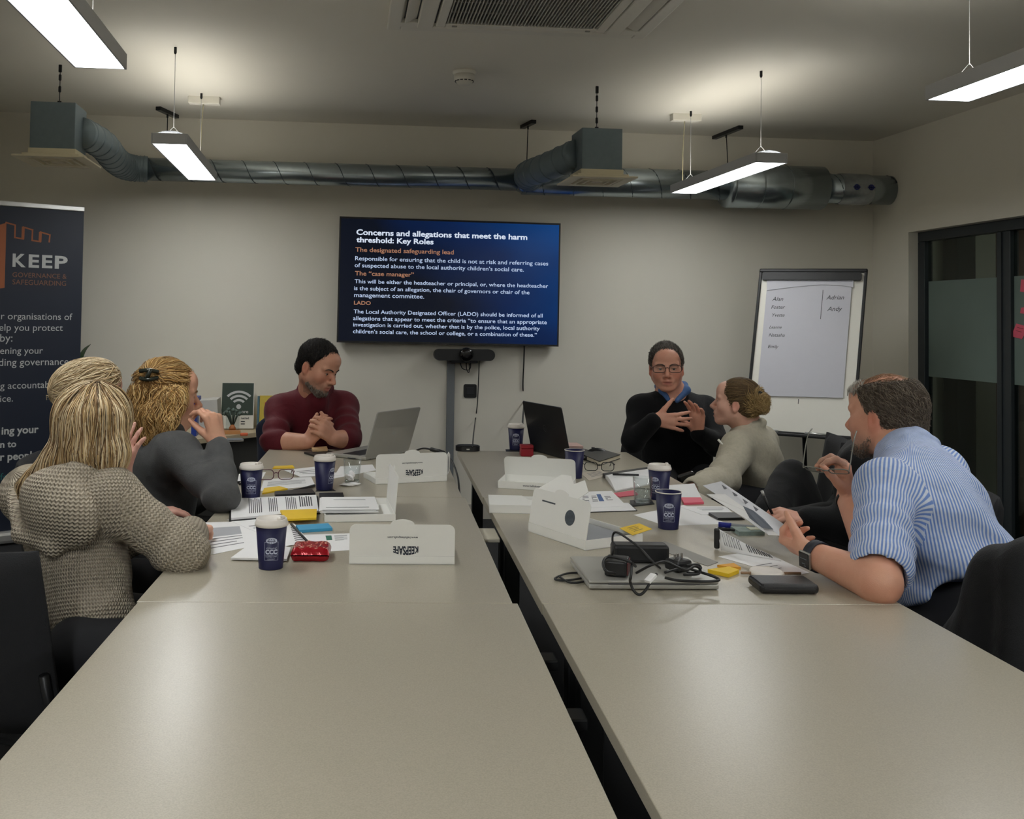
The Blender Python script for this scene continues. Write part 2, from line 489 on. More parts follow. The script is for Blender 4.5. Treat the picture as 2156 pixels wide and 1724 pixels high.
def plenum(x, y, w, z0, z1, label, pipe):
    t = thing('air_diffuser', label, 'vent', (x, y, z0), .0, 'duct outlets')
    b = MB().box((0, 0, .05 + (z1 - z0 - .05) / 2), (w, w, z1 - z0 - .05), .003)
    b.build('plenum_box', M_GALVD, t)
    fl = MB().box((0, 0, .04), (w + .012, w + .012, .03), .002); fl.box((0, 0, .02), (w + .06, w + .06, .012), .003)
    fl.build('collar', M_CREAMPL, t)
    pl = MB(); P = .36
    for s in (-1, 1):
        pl.box((s * (P / 2 - .03), 0, .006), (.06, P, .009), .002); pl.box((0, s * (P / 2 - .03), .006), (P - .12, .06, .009), .002)
    for q in (.1, .06):
        for s in (-1, 1):
            pl.box((s * q, 0, .004), (.012, 2 * q + .012, .012)); pl.box((0, s * q, .004), (2 * q - .012, .012, .012))
    pl.box((0, 0, .004), (.06, .06, .01)); pl.build('face_plate', M_CREAMPL, t)
    hk = MB(); top = CZ - z0; hz = z1 - z0
    hk.box((0, 0, top - .02), (.016, .012, .04), .002); hk.tube([(0, 0, top - .04), (0, 0, hz)], .0022, 6)
    zz = top - .05
    while zz > hz + .05:
        hk.lathe([(.004, 0), (.0075, .004), (.0075, .03), (.004, .034)], 8, (0, 0, zz - .035)); zz -= .062
    hk.box((0, -.0, hz + .005), (.02, .008, .05), .002); hk.build('hanger', M_BLACKM, t)
    pm = MB()
    pts = spline(pipe, 10); pm.tube(pts, .082, 24)
    for i in range(2, len(pts) - 1, 3):
        a = (pts[i + 1] - pts[i - 1]).normalized(); q = a.to_track_quat('Z', 'Y').to_matrix().to_4x4()
        pm.lathe([(.082, -.004), (.0865, 0), (.082, .004)], 24, M=Matrix.Translation(pts[i]) @ q, cap=False)
    pm.build('branch_pipe', M_GALVD, t)
    return t


c = onwall(1256, 300, 5.15)
plenum(c.x, 5.15, .225, 2.115, 2.395, 'square air outlet box on the right of the duct, before the screen',
       [(-.1, .02, .16), (-.22, .3, .12), (-.24, .7, .14), (-.15, DY - 5.15 - .02, DZ - 2.115)])
c = onwall(124, 262, 5.13)
plenum(c.x, 5.13, .225, 2.135, 2.43, 'square air outlet box at the far left end of the duct',
       [(.1, .04, .17), (.14, .35, .165), (.12, .75, .15), (.13, .96, .142), (.18, 1.05, .14), (.26, 1.07, .14)])

# short channels on the ceiling that carry the duct
for k, (a, b, hang, lab) in enumerate((((333, 224), (372, 242), (356, 268), 'short dark ceiling channel above the left end of the duct'),
                             ((1124, 252), (1100, 264), (1109, 312), 'small dark ceiling bracket holding the duct reducer'),
                             ((1560, 264), (1500, 288), (1526, 322), 'short dark ceiling channel above the fat duct section'))):
    pa, pb = flat(*a, CZ), flat(*b, CZ)
    mid = (pa + pb) / 2; ang = math.atan2(pb.y - pa.y, pb.x - pa.x)
    t = thing('duct_hanger', lab, 'bracket', mid, ang, None)
    L = (pb - pa).length
    MB().box((0, 0, -.012), (L, .035, .024), .002).build('channel', M_BLACKM, t)
    dn = MB(); loc = Matrix.Rotation(-ang, 4, 'Z') @ Vector((0, DY - mid.y, 0))
    hb = CZ - DZ - (.073, .1, .149)[k]
    dn.tube([(0, 0, -.02), (loc.x * .96, loc.y * .96, -hb + .002)], .003, 6); dn.lathe([(.006, -.045), (.006, -.02)], 8)
    dn.build('drop_rod', M_BLACKM, t)

# ---------------------------------------------------------------- wall screen
tl, tr, bl, br = onwall(716, 456, 6.3), onwall(1184, 470, 6.3), onwall(708, 720, 6.3), onwall(1172, 730, 6.3)
ctr = (tl + tr + bl + br) / 4; TW = ((tr - tl).length + (br - bl).length) / 2; THH = ((tl - bl).length + (tr - br).length) / 2
ang = (math.atan2(tr.z - tl.z, tr.x - tl.x) + math.atan2(br.z - bl.z, br.x - bl.x)) / 2
tv = thing('television', 'wide wall-mounted screen showing a dark blue slide of white text', 'screen', ctr)
tv.rotation_euler = (0, -ang, 0)
MB().box((0, .03, 0), (TW, .05, THH), .006).build('casing', M_BLACK, tv)
MB().box((0, .072, 0), (.5, .04, .4), .004).build('wall_bracket', M_BLACKM, tv)
bz = MB()
for s in (-1, 1):
    bz.box((s * (TW / 2 - .005), .002, 0), (.01, .01, THH)); bz.box((0, .002, s * (THH / 2 - .006)), (TW - .02, .01, .012))
bz.build('bezel', M_BLACK, tv)
ms = bpy.data.materials.new('slide_background'); ms.use_nodes = True
nt = ms.node_tree; nd = nt.nodes; lk = nt.links; b = nd['Principled BSDF']
tc = nd.new('ShaderNodeTexCoord'); sp = nd.new('ShaderNodeSeparateXYZ'); lk.new(tc.outputs['Generated'], sp.inputs[0])
nz = nd.new('ShaderNodeTexNoise'); nz.inputs['Scale'].default_value = 2.2; lk.new(tc.outputs['Generated'], nz.inputs['Vector'])
ma = nd.new('ShaderNodeMath'); ma.operation = 'MULTIPLY_ADD'; lk.new(sp.outputs['X'], ma.inputs[0]); ma.inputs[1].default_value = .62
mz = nd.new('ShaderNodeMath'); mz.operation = 'MULTIPLY_ADD'; lk.new(sp.outputs['Z'], mz.inputs[0]); mz.inputs[1].default_value = .3
m3 = nd.new('ShaderNodeMath'); m3.operation = 'MULTIPLY_ADD'; lk.new(nz.outputs['Fac'], m3.inputs[0]); m3.inputs[1].default_value = .3; m3.inputs[2].default_value = -.15
lk.new(m3.outputs[0], mz.inputs[2]); lk.new(mz.outputs[0], ma.inputs[2])
cr = nd.new('ShaderNodeValToRGB'); cr.color_ramp.elements[0].position = .38; cr.color_ramp.elements[0].color = lin((13, 19, 33))
cr.color_ramp.elements[1].position = .95; cr.color_ramp.elements[1].color = lin((0, 70, 140))
e = cr.color_ramp.elements.new(.62); e.color = lin((6, 36, 84))
lk.new(ma.outputs[0], cr.inputs[0]); lk.new(cr.outputs[0], b.inputs['Emission Color']); b.inputs['Emission Strength'].default_value = .75
b.inputs['Base Color'].default_value = (.004, .004, .005, 1); b.inputs['Roughness'].default_value = .22; b.inputs['Specular IOR Level'].default_value = .18
sc = MB().box((0, .001, 0), (TW - .02, .004, THH - .022)).build('screen', ms, tv)
letters_tv = [("Concerns and allegations that meet the harm", 252, 1780, 226, 0, .02), ("threshold: Key Roles", 252, 935, 293, 0, .02),
    ("The designated safeguarding lead", 243, 1115, 378, 1, .006),
    ("Responsible for ensuring that the child is not at risk and referring cases", 240, 1968, 455, 2, 0.0),
    ("of suspected abuse to the local authority children\u2019s social care.", 236, 1745, 517, 2, 0.0),
    ("The \u201ccase manager\u201d", 238, 758, 590, 1, .006),
    ("This will be either the headteacher or principal, or, where the headteacher", 235, 1965, 660, 2, 0.0),
    ("is the subject of an allegation, the chair of governors or chair of the", 230, 1795, 722, 2, 0.0),
    ("management committee.", 230, 848, 784, 2, 0.0), ("LADO", 228, 375, 852, 1, .006),
    ("The Local Authority Designated Officer (LADO) should be informed of all", 225, 1912, 930, 2, 0.0),
    ("allegations that appear to meet the criteria \u201cto ensure that an appropriate", 220, 1950, 990, 2, 0.0),
    ("investigation is carried out, whether that is by the police, local authority", 220, 1885, 1047, 2, 0.0),
    ("children\u2019s social care, the school or college, or a combination of these.\u201d", 218, 1858, 1107, 2, 0.0)]
letters([(t[0], t[5] + .008, 0.0) for t in letters_tv])
mw = mat('slide_white', (214, 226, 246), .5, var=.0, emit=.78); mo = mat('slide_orange', (196, 140, 110), .5, var=.0, emit=.45); mt = mat('slide_text', (190, 208, 240), .5, var=.0, emit=.66)
for body, x0, x1, yb, kind, bold in letters_tv:
    s0 = (x0 - 107 + 32 * (yb - 62) / 1125) / 1981; q0 = (yb - 62 - 66 * s0) / 1125
    s1 = (x1 - 107 + 32 * (yb + (x1 - x0) * .03 - 62) / 1125) / 1981
    write(MB(), body, (-TW / 2 + s0 * TW, -.0018, THH / 2 - q0 * THH), (1, 0, 0), (0, 0, 1), width=(s1 - s0) * TW, bold=bold + .008, hs=(.8, .84, .86)[kind]).build(('slide_title', 'slide_heading', 'slide_text')[kind], (mw, mo, mt)[kind], sc)


# camera bar below the screen
c = onwall(977, 747, 6.3)
bar = thing('video_conference_bar', 'black video conference bar with a round lens under the screen', 'camera', c)
MB().prism([(x, -.04, z) for x, z in rounded(.405, .075, .036, 8)], (0, .08, 0)).build('speaker_body', M_BLACK, bar)
MB().lathe([(.046, 0), (.046, .03), (.04, .04), (.02, .042)], 32, M=Matrix.Translation((.008, -.035, .004)) @ Matrix.Rotation(PI / 2, 4, 'X')).build('camera_lens', mat('lens_black', (12, 12, 14), .15), bar)
MB().box((0, .02, -.046), (.18, .1, .016), .004).build('mount', M_BLACKM, bar)
mb = MB(); mb.tube(spline([(-.02, .04, -.05), (-.01, .0, -.09), (.03, -.01, -.1), (.045, .0, -.08), (.05, .04, -.05)], 6), .003, 6)
mb.tube(spline([(.02, .03, -.05), (.02, .0, -.1), (.035, .0, -.115), (.04, .02, -.06)], 6), .003, 6); mb.build('cable_loop', M_BLACK, bar)

# trunking, socket plate, cords on the wall
a = onwall(951, 770, WY - .02); a2 = onwall(944, 940, WY - .02)
tr_ = MB().box((0, 0, -.53), (.05, .038, 1.06), .003)
t = tag(tr_.build('cable_trunking', mat('grey_trunking', (116, 120, 124), .5), None, (a.x - .006, WY - .02, 1.1)), 'tall grey cable trunking down the wall below the screen', 'trunking')
c = onwall(990, 823, WY - .007)
sk = thing('wall_socket', 'square black socket plate on the wall under the camera bar', 'socket', c)
MB().prism([(x, 0, z) for x, z in rounded(.088, .092, .012)], (0, .0065, 0)).build('plate', M_BLACK, sk)
MB().box((0, -.002, 0), (.05, .005, .05), .002).build('insert', mat('socket_insert', (34, 36, 40), .4), sk)
pts = [onwall(u, v, WY - .02) for u, v in ((1009, 752), (1007, 800), (1004, 850), (999, 900), (996, 930))] + [T(.278, 4.46, 1.0), deep(994, 938, 4.37)]
pts = [onwall(1009, 752, 6.33), onwall(1008, 790, 6.36), onwall(1005, 850, 6.37), onwall(1000, 890, 6.3), deep(997, 915, 5.2), flat(995, 941, .758)]
tag(MB().tube(spline(pts, 8), .0035, 6).build('microphone_cable', M_BLACK), 'thin black cable from the camera bar to the table microphone', 'cable')
pts = [onwall(1104, 722, 6.34), onwall(1103, 760, 6.37), onwall(1101, 810, 6.38), onwall(1103, 850, 6.33), deep(1101, 880, 5.2), flat(1099, 938, .745), flat(1110, 947, .742)]
tag(MB().tube(spline(pts, 8), .0048, 6).build('screen_cable', M_BLACK), 'thick black cable hanging from the screen behind the black laptop', 'cable')

# ---------------------------------------------------------------- desks
M_DESK = bpy.data.materials.new('desk_laminate'); M_DESK.use_nodes = True
nt = M_DESK.node_tree; nd = nt.nodes; lk = nt.links; b = nd['Principled BSDF']
tc = nd.new('ShaderNodeTexCoord'); nz = nd.new('ShaderNodeTexNoise'); nz.inputs['Scale'].default_value = 420; nz.inputs['Detail'].default_value = 2
lk.new(tc.outputs['Object'], nz.inputs['Vector'])
cr = nd.new('ShaderNodeValToRGB'); cr.color_ramp.elements[0].color = lin((166, 159, 142)); cr.color_ramp.elements[1].color = lin((182, 175, 158))
cr.color_ramp.elements[0].position = .3; cr.color_ramp.elements[1].position = .7
lk.new(nz.outputs['Fac'], cr.inputs[0]); lk.new(cr.outputs[0], b.inputs['Base Color'])
b.inputs['Roughness'].default_value = .29; b.inputs['Specular IOR Level'].default_value = .5
bp = nd.new('ShaderNodeBump'); bp.inputs['Strength'].default_value = .12; bp.inputs['Distance'].default_value = .001
n2 = nd.new('ShaderNodeTexNoise'); n2.inputs['Scale'].default_value = 260; lk.new(tc.outputs['Object'], n2.inputs['Vector'])
lk.new(n2.outputs['Fac'], bp.inputs['Height']); lk.new(bp.outputs[0], b.inputs['Normal'])
M_EDGE = mat('desk_edge', (168, 158, 138), .5, var=.03)
M_LEG = mat('desk_leg', (40, 41, 43), .4, .4, var=.04)
M_BEAM = mat('desk_beam', (205, 200, 184), .45, var=.03)


def desk(x0, x1, y0, y1, label, beam=False):
    cx, cy = (x0 + x1) / 2, (y0 + y1) / 2; W, D = x1 - x0, y1 - y0
    t = thing('desk', label, 'desk', T(cx, cy, 0), -TH, 'desks of the meeting table')
    MB().box((0, 0, TZ - .0125), (W, D, .025), .0015).build('desktop', M_DESK, t)
    for sx in (-1, 1):
        for sy in (-1, 1):
            l = MB().box((sx * (W / 2 - .09), sy * (D / 2 - .06), (TZ - .025) / 2 + .002), (.05, .05, TZ - .03), .004); l.build('leg', M_LEG, t)
    fr = MB()
    for sy in (-1, 1): fr.box((0, sy * (D / 2 - .06), TZ - .05), (W - .23, .04, .045), .003)
    fr.box((0, 0, TZ - .06), (.05, D - .16, .045), .003)
    fr.build('under_frame', M_LEG, t)
    return t


YS = [.852, 2.0485, 3.2595, 4.418]
desk(-.513, .2925, YS[0], YS[1] - .001, 'bare beige desk nearest the camera on the left')
desk(-.5165, .282, YS[1] + .001, YS[2] - .001, 'middle beige desk of the left row, by the woman in chunky knit')
desk(-.523, .271, YS[2] + .001, YS[3], 'far beige desk of the left row, under the silver laptop')
desk(.3468, 1.1325, YS[0], YS[1] - .001, 'bare beige desk nearest the camera on the right')
desk(.345, 1.1325, YS[1] + .001, YS[2] - .001, 'middle beige desk of the right row, by the man in striped shirt')
desk(.342, 1.1325, YS[2] + .001, YS[3], 'far beige desk of the right row, under the black laptop')
# pale cable tray bridging the two rows
tag(MB().box((0, 0, 0), (.06, .14, .012), .003).build('cable_bridge', M_BEAM, None, T(.3135, 2.845, TZ - .035)), 'pale bridge piece in the dark gap between the desk rows', 'bridge').rotation_euler = (0, 0, -TH)
for k, (yy, lab) in enumerate(((1.87, 'dark cross bar in the gap between the desks, nearer the camera'), (1.6, 'dark cross bar in the gap between the nearest desks'))):
    o = MB().box((0, 0, 0), (.05, .05, .02), .003).build("cross_bar", M_LEG, None, T(.3195, yy, TZ - .06)); o.rotation_euler = (0, 0, -TH)
    tag(o, ('dark cross bar in the gap between the desks, beside the silver laptop', 'dark cross bar deep in the gap between the two nearest desks')[k], 'bar')

# ---------------------------------------------------------------- roller banner
M_NAVY = mat('banner_navy', (23, 32, 50), .5, var=.05, scale=6)
M_ALU = mat('brushed_aluminium', (205, 205, 202), .3, .6, var=.04)
M_PRW = mat('print_white', (198, 200, 200), .6, var=.0)
M_ORANGE = mat('print_orange', (166, 96, 58), .6, var=.02)
M_ORTXT = mat('print_copper', (132, 88, 66), .6, var=.0)
M_TEAL = mat('print_teal', (40, 110, 110), .6, var=.0)
bx = Vector((math.sin(1.065), math.cos(1.065), 0)); bn = bx.cross(Vector((0, 0, 1)))     # along the banner, out of its face
pr = deep(177, 436, 5.85)


def onban(u, v, off=0.0):
    d = Vector(ray(u, v)); e = Vector(EYE); k = (pr - e).dot(bn) / d.dot(bn); return e + d * k + bn * off


BW, BH = .85, pr.z
bo = pr - bx * (BW / 2); ban = thing('roller_banner', 'dark navy roller banner with orange castle logo, standing at the left wall', 'banner', (bo.x, bo.y, 0), math.atan2(bx.y, bx.x))
bl_ = lambda p: Vector(((p - bo).dot(bx), 0, p.z))                 # banner-local place of a world point
MB().box((0, .0, BH / 2 + .03), (BW, .002, BH - .09)).build('printed_sheet', M_NAVY, ban)
MB().box((0, 0, BH - .014), (BW + .006, .022, .032), .005).build('top_rail', M_ALU, ban)
MB().box((0, .03, .045), (BW + .02, .14, .07), .02).build('base_cassette', M_ALU, ban)
MB().tube([(0, .025, .08), (0, .025, BH - .02)], .008, 10).build('support_pole', M_ALU, ban)
for body, u0, u1, v, colr, bold in (('K', 26, 54, 560.5, 'white', .03), ('E', 60, 82, 562, 'white', .03), ('E', 88, 110, 563, 'white', .03), ('P', 115, 142, 564.5, 'white', .03), ('GOVERNANCE &', 26, 140, 583, 'orange', 0), ('SAFEGUARDING', 26, 139, 598.5, 'orange', 0),
        ('r organisations of', 2, 152, 672, 'white', 0), ('elp you protect', -2, 132, 696, 'white', 0), ('by:', 0, 26, 719, 'white', 0), ('ening your', 0, 90, 745, 'white', 0),
        ('ding governance', -3, 144, 770, 'white', 0), ('g accountability', 0, 134, 819, 'white', 0), ('ice.', 0, 27, 846, 'white', 0),
        ('ing your', 3, 81, 914.5, 'white', .025), ('n to', 0, 34, 942.5, 'white', .025), ('r people', 0, 78, 969.5, 'white', .025), ('feg', 0, 26, 1011, 'teal', 0)):
    a, b2 = bl_(onban(u0, v)), bl_(onban(u1, v))
    write(MB(), body, (a.x, -.0018, a.z), (1, 0, 0), (0, 0, 1), width=b2.x - a.x, bold=bold, size=.105 if len(body) == 1 else None).build('printed_line', {'white': M_PRW, 'orange': M_ORTXT, 'teal': M_TEAL}[colr], ban)


def banpoly(mb, px):
    pts = [bl_(onban(u, v)) for u, v in px]; mb.prism([(p.x, -.0012, p.z) for p in pts], (0, -.0006, 0))


def banline(mb, px, wd):
    for (a, b2) in zip(px[:-1], px[1:]):
        a3, b3 = bl_(onban(*a)), bl_(onban(*b2)); d = (b3 - a3).normalized(); q = Vector((-d.z, 0, d.x)) * wd / 2; a3 = a3 - d * wd / 2; b3 = b3 + d * wd / 2
        mb.prism([tuple(p + Vector((0, -.0012, 0))) for p in (a3 - q, b3 - q, b3 + q, a3 + q)], (0, -.0006, 0))


castle = MB()
banpoly(castle, ((-45, 486), (-45, 612), (9.5, 606), (13.5, 469)))
banline(castle, ((13, 468.5), (32, 474), (31, 500), (49, 503)), .0085); banpoly(castle, ((46, 477), (52, 478), (51, 503), (45, 502)))
banline(castle, ((49, 478), (68.5, 484), (67.5, 506), (85, 509)), .0085); banpoly(castle, ((82, 488), (88, 489), (87, 509), (81, 508)))
banline(castle, ((85, 488.5), (105, 494.5), (103.5, 509)), .0085)
castle.build('castle_logo', M_ORANGE, ban)

# plant behind the banner
pp = deep(150, 800, 6.02)
pl = thing('potted_plant', 'green potted plant whose leaf tips show past the banner edge', 'plant', (pp.x, 6.12, 0))
MB().lathe([(.1, 0), (.13, .24), (.135, .26), (.12, .26), (.11, .2)], 28).build('pot', mat('pot_grey', (110, 108, 104), .6), pl)
MB().lathe([(.11, .205), (.05, .215)], 28).build('soil', mat('soil', (40, 32, 26), .95), pl)
MB().tube([(0, 0, .2), (.01, 0, .5), (0, .01, .8)], .012, 8, r2=.008).build('stem', mat('stem', (86, 80, 52), .8), pl)
tips = [deep(191, 724, 6.0), deep(186, 750, 6.02), deep(172, 760, 6.0)]
lf = MB(); base = Vector((0, .01, .8))
dirs = [Vector((p.x - pp.x, p.y - 6.12, p.z)) for p in tips] + [Vector((.22 * math.cos(a), .1 * math.sin(a), .8 + .25 * random.random())) for a in np.linspace(2, 5.4, 9)]
for tp in dirs:
    mid = (base + tp) / 2 + Vector((0, 0, .1)); c_ = spline([base, mid, tp], 7); vs = []; fs = []
    for i, p in enumerate(c_):
        q = i / (len(c_) - 1); wd = .03 * math.sin(PI * min(1, q * .95 + .05)) + .001; dv = (tp - base).cross(Vector((0, 0, 1))).normalized() * wd
        vs += [p - dv, p + Vector((0, 0, .006 * (1 - q))), p + dv]
        if i: o_ = 3 * i; fs += [(o_ - 3, o_ - 2, o_ + 1, o_), (o_ - 2, o_ - 1, o_ + 2, o_ + 1)]
    lf.add(vs, fs, True)
lf.build('foliage', mat('leaf_green', (48, 82, 48), .5, var=.2), pl)

# ---------------------------------------------------------------- flip chart
hd = Vector((.835, -.55, 0))
TLc = deep(1600, 568, 6.05)
dv = Vector(ray(1827, 568)); ex_ = Vector(EYE); nn = Vector((hd.y, -hd.x, 0)); TRc = ex_ + dv * ((TLc - ex_).dot(nn) / dv.dot(nn))
BLc = deep(1566.5, 905, 5.92)
ex = (TRc - TLc).normalized(); ey = TLc - BLc; FH = ey.length; ey.normalize(); FW = (TRc - TLc).length
ez = ex.cross(ey).normalized()                                                # out of the face is ez (towards the room)
FCm = Matrix(((ex.x, ey.x, ez.x, 0), (ex.y, ey.y, ez.y, 0), (ex.z, ey.z, ez.z, 0), (0, 0, 0, 1)))
FO = BLc
fc = thing('flipchart_easel', 'white flip chart board with black frame and a paper pad of handwritten names', 'flip chart', (FO.x + .3, FO.y, 0))
FM = Matrix.Translation(FO - Vector((FO.x + .3, FO.y, 0))) @ FCm


def onfc(u, v):                            # pixel -> board coordinates
    d = Vector(ray(u, v)); e = Vector(EYE); k = (FO - e).dot(ez) / d.dot(ez); p = e + d * k - FO; c_ = ex.dot(ey); a, b2 = p.dot(ex), p.dot(ey); return (a - c_ * b2) / (1 - c_ * c_), (b2 - c_ * a) / (1 - c_ * c_)


M_BOARD = mat('whiteboard', (240, 238, 228), .22, var=.01)
M_PAD = mat('flip_paper', (206, 206, 214), .75, var=.02)
M_MARK = mat('marker_ink', (40, 42, 50), .6, var=.0)
MB().box((FW / 2, FH / 2, -.008), (FW - .01, FH, .012), 0, FM).build('board', M_BOARD, fc)
f = MB()
for x in (.008, FW - .008): f.box((x, FH / 2, -.004), (.018, FH + .004, .026), .004, FM)
f.box((FW / 2, FH - .006, -.002), (FW, .024, .03), .006, FM); f.box((FW / 2, .0, 0), (FW, .02, .026), .003, FM)
f.build('board_frame', M_BLACK, fc)
MB().prism([FM @ Vector((x, y, .0)) for x, y in rounded(FW - .05, .05, .012, 4, FW / 2 - .005, FH - .045)], FM.to_3x3() @ Vector((0, 0, .022))).build('pad_clamp', M_BLACK, fc)
MB().box((FW / 2, -.012, .03), (FW - .1, .016, .06), .004, FM).build('pen_tray', M_BLACK, fc)
pc = [onfc(1617, 585), onfc(1795, 586), onfc(1775, 838), onfc(1594, 833)]
MB().prism([FM @ Vector((x, y, .002)) for x, y in pc], FM.to_3x3() @ Vector((0, 0, .006))).build('paper_pad', M_PAD, fc)
# the torn-off sheet remains under the clamp
tp = [onfc(1615, 585), onfc(1797, 586), onfc(1797, 606), onfc(1775, 602), onfc(1730, 600), onfc(1680, 604), onfc(1615, 612)]
MB().prism([FM @ Vector((x, y, .0095)) for x, y in tp], FM.to_3x3() @ Vector((0, 0, .003))).build('torn_sheet', M_PAD, fc)
pa, pb = onfc(1615, 592), onfc(1795, 593)
hw = MB()
hw.box(((pa[0] + pb[0]) / 2, pa[1], .0132), (pb[0] - pa[0], .0025, .0006), 0, FM)
fx3 = FM.to_3x3()
for body, u0, u1, v in (('Alan', 1626, 1649, 634), ('Foster', 1624, 1653, 650.5), ('Yvette', 1626, 1652, 667), ('Leanne', 1620, 1646, 692), ('Natasha', 1619, 1652, 709), ('Emily', 1617, 1639, 733),
                        ('Adrian', 1740, 1777, 631), ('Andy', 1742, 1773, 655)):
    a = onfc(u0, v); b2 = onfc(u1, v)
    write(MB(), body, FM @ Vector((a[0], a[1], .0087)), fx3 @ Vector((1, .02, 0)), fx3 @ Vector((0, 1, 0)), width=b2[0] - a[0], shear=.25, bold=.0, hs=1.05).build('handwritten_name', M_MARK, fc)
a, b2 = onfc(1733, 611), onfc(1728, 672)
hw.box(((a[0] + b2[0]) / 2, (a[1] + b2[1]) / 2, .0087), (.003, abs(a[1] - b2[1]), .0006), 0, FM)
a = onfc(1681, 845); hw.box((a[0], a[1] + .0, -.0012), (.004, .03, .0006), 0, FM @ Matrix.Rotation(0, 4, 'Z'))
hw.build('ruled_line', M_MARK, fc)
for u, L in ((1632, .05), (1721, .13)):
    x, y = onfc(u, 907); MB().tube([FM @ Vector((x - L / 2, .004, .05)), FM @ Vector((x + L / 2, .004, .05))], .008, 10).build('marker_pen', mat('pen_silver', (190, 190, 188), .25, .5), fc)
for k, (bx_, by_) in enumerate(((.12, .25), (FW - .12, .25), (FW / 2, -.55))):
    st = FM @ Vector((.12 if k == 0 else FW - .12 if k == 1 else FW / 2, -.035 if k < 2 else .3, -.03)); st2 = FM @ Vector((bx_, 0, -.02))
    foot = Vector((st2.x, st2.y, .01)) + (fx3 @ Vector((0, 0, by_)))
    foot.z = .012; MB().tube([st, foot], .013, 10).build('leg', M_BLACKM, fc)

# ---------------------------------------------------------------- low cabinet by the wall with its things
CT = .61
A, B = flat(330, 934, CT), flat(590, 905, CT)
cab = thing('low_cabinet', 'low cabinet with a beige angled top in the far left corner', 'cabinet', ((A.x + B.x) / 2, 6.05, 0))
q = Vector(cab.location)
top = [A, B, Vector((B.x + .02, WY - .03, CT)), Vector((A.x - .25, WY - .03, CT))]
MB().prism([p - q - Vector((0, 0, .028)) for p in top], (0, 0, .028)).build('cabinet_top', mat('cabinet_laminate', (196, 180, 150), .45, var=.04, scale=12), cab)
nrm = Vector((A.y - B.y, B.x - A.x, 0)).normalized() * .12
MB().prism([Vector((p.x, p.y, .02)) - q * 1 for p in (A + nrm, B + nrm, Vector((B.x, WY - .05, 0)), Vector((A.x - .2, WY - .05, 0)))], (0, 0, CT - .05)).build('cabinet_body', mat('cabinet_grey', (72, 72, 70), .6), cab)


def standing(name, label, cat, tlp, trp, blp, brp, yb, th, m, group=None, lean=.04):
    """an upright board given by its pixel corners, its foot at depth yb, leaning back"""
    b0, b1 = onwall(*blp, yb), onwall(*brp, yb); t0, t1 = onwall(*tlp, yb + lean), onwall(*trp, yb + lean)
    t = thing(name, label, cat, (b0 + b1) / 2, 0, group); o = (b0 + b1) / 2
    x = ((b1 - b0) + (t1 - t0)).normalized(); y = (t0 + t1) / 2 - o; H_ = y.length; y = (y - x * y.dot(x)).normalized(); n = x.cross(y)
    W_ = ((b1 - b0).length + (t1 - t0).length) / 2
    Mx = Matrix(((x.x, y.x, n.x, 0), (x.y, y.y, n.y, 0), (x.z, y.z, n.z, 0), (0, 0, 0, 1)))
    return t, Mx, W_, H_


YB = 6.26
sg, Ms, SW, SH = standing('wifi_sign', 'dark green sign with a white wireless symbol leaning on the wall', 'sign', (468, 806), (536.5, 805), (465, 901), (533, 903), YB, .02, None)
MB().box((0, SH / 2, -.006), (SW, SH, .012), 0, Ms).build('sign_board', M_WHITEPL, sg)
MB().box((-.002, SH * .64, .0006), (SW - .006, SH * .7, .0012), 0, Ms).build('green_field', mat('sign_green', (46, 62, 52), .5), sg)
wf = MB(); cyw = SH * .475
wf.prism([Ms @ Vector((.006 + .0155 * math.cos(k * PI / 10), cyw + .0155 * math.sin(k * PI / 10), .0014)) for k in range(20)], Ms.to_3x3() @ Vector((0, 0, .001)))
for r in (.044, .072, .1):
    a0, a1 = PI / 2 - .82, PI / 2 + .82; K = 14
    for i in range(K):
        b0, b1 = a0 + (a1 - a0) * i / K, a0 + (a1 - a0) * (i + 1) / K
        wf.prism([Ms @ Vector((.006 + rr * math.cos(bb), cyw + rr * math.sin(bb) * .96, .0014)) for rr, bb in ((r - .0075, b0), (r + .0075, b0), (r + .0075, b1), (r - .0075, b1))], Ms.to_3x3() @ Vector((0, 0, .001)))
write(wf, 'ore', Ms @ Vector((.026, SH * .335, .0016)), Ms.to_3x3() @ Vector((1, 0, 0)), Ms.to_3x3() @ Vector((0, 1, 0)), width=.042, bold=.01)
wf.build('white_symbol', M_PRW, sg)
tx = MB(); write(tx, 'nected', Ms @ Vector((.024, SH * .205, .0016)), Ms.to_3x3() @ Vector((1, 0, 0)), Ms.to_3x3() @ Vector((0, 1, 0)), width=.05, bold=.02)
for k in range(2): tx.box((.036, SH * (.15 - k * .05), .0008), (.026, .006, .0006), 0, Ms)
tx.build('black_print', M_MARK, sg)
for k, (tlp, trp, blp, brp, nm, colr, lab) in enumerate((((540, 834), (545, 833), (540.5, 901), (545, 902), 'book', (70, 104, 118), 'thin teal book standing behind the man in dark red'),
                                                   ((545.5, 833), (585, 832), (545.5, 902), (585, 903), 'book', (196, 172, 52), 'yellow book standing behind the man in dark red'))):
    bk, Mb, w_, h_ = standing(nm, lab, 'book', tlp, trp, blp, brp, YB + (.0), .02, None)
    MB().box((0, h_ / 2, -.012), (w_ - .001, h_, .024), .001, Mb).build('cover', mat('cover_%d' % k, colr, .45, var=.08), bk)
    if k:
        r = MB(); r.box((-.01, h_ * .72, .001), (.035, .03, .001), 0, Mb)
        r.prism([Mb @ Vector((-.012 + .014 * math.cos(i * PI / 8), h_ * .5 + .014 * math.sin(i * PI / 8), .0005)) for i in range(16)], Mb.to_3x3() @ Vector((0, 0, .001)))
        r.build('red_print', mat('print_red', (170, 36, 44), .5), bk)
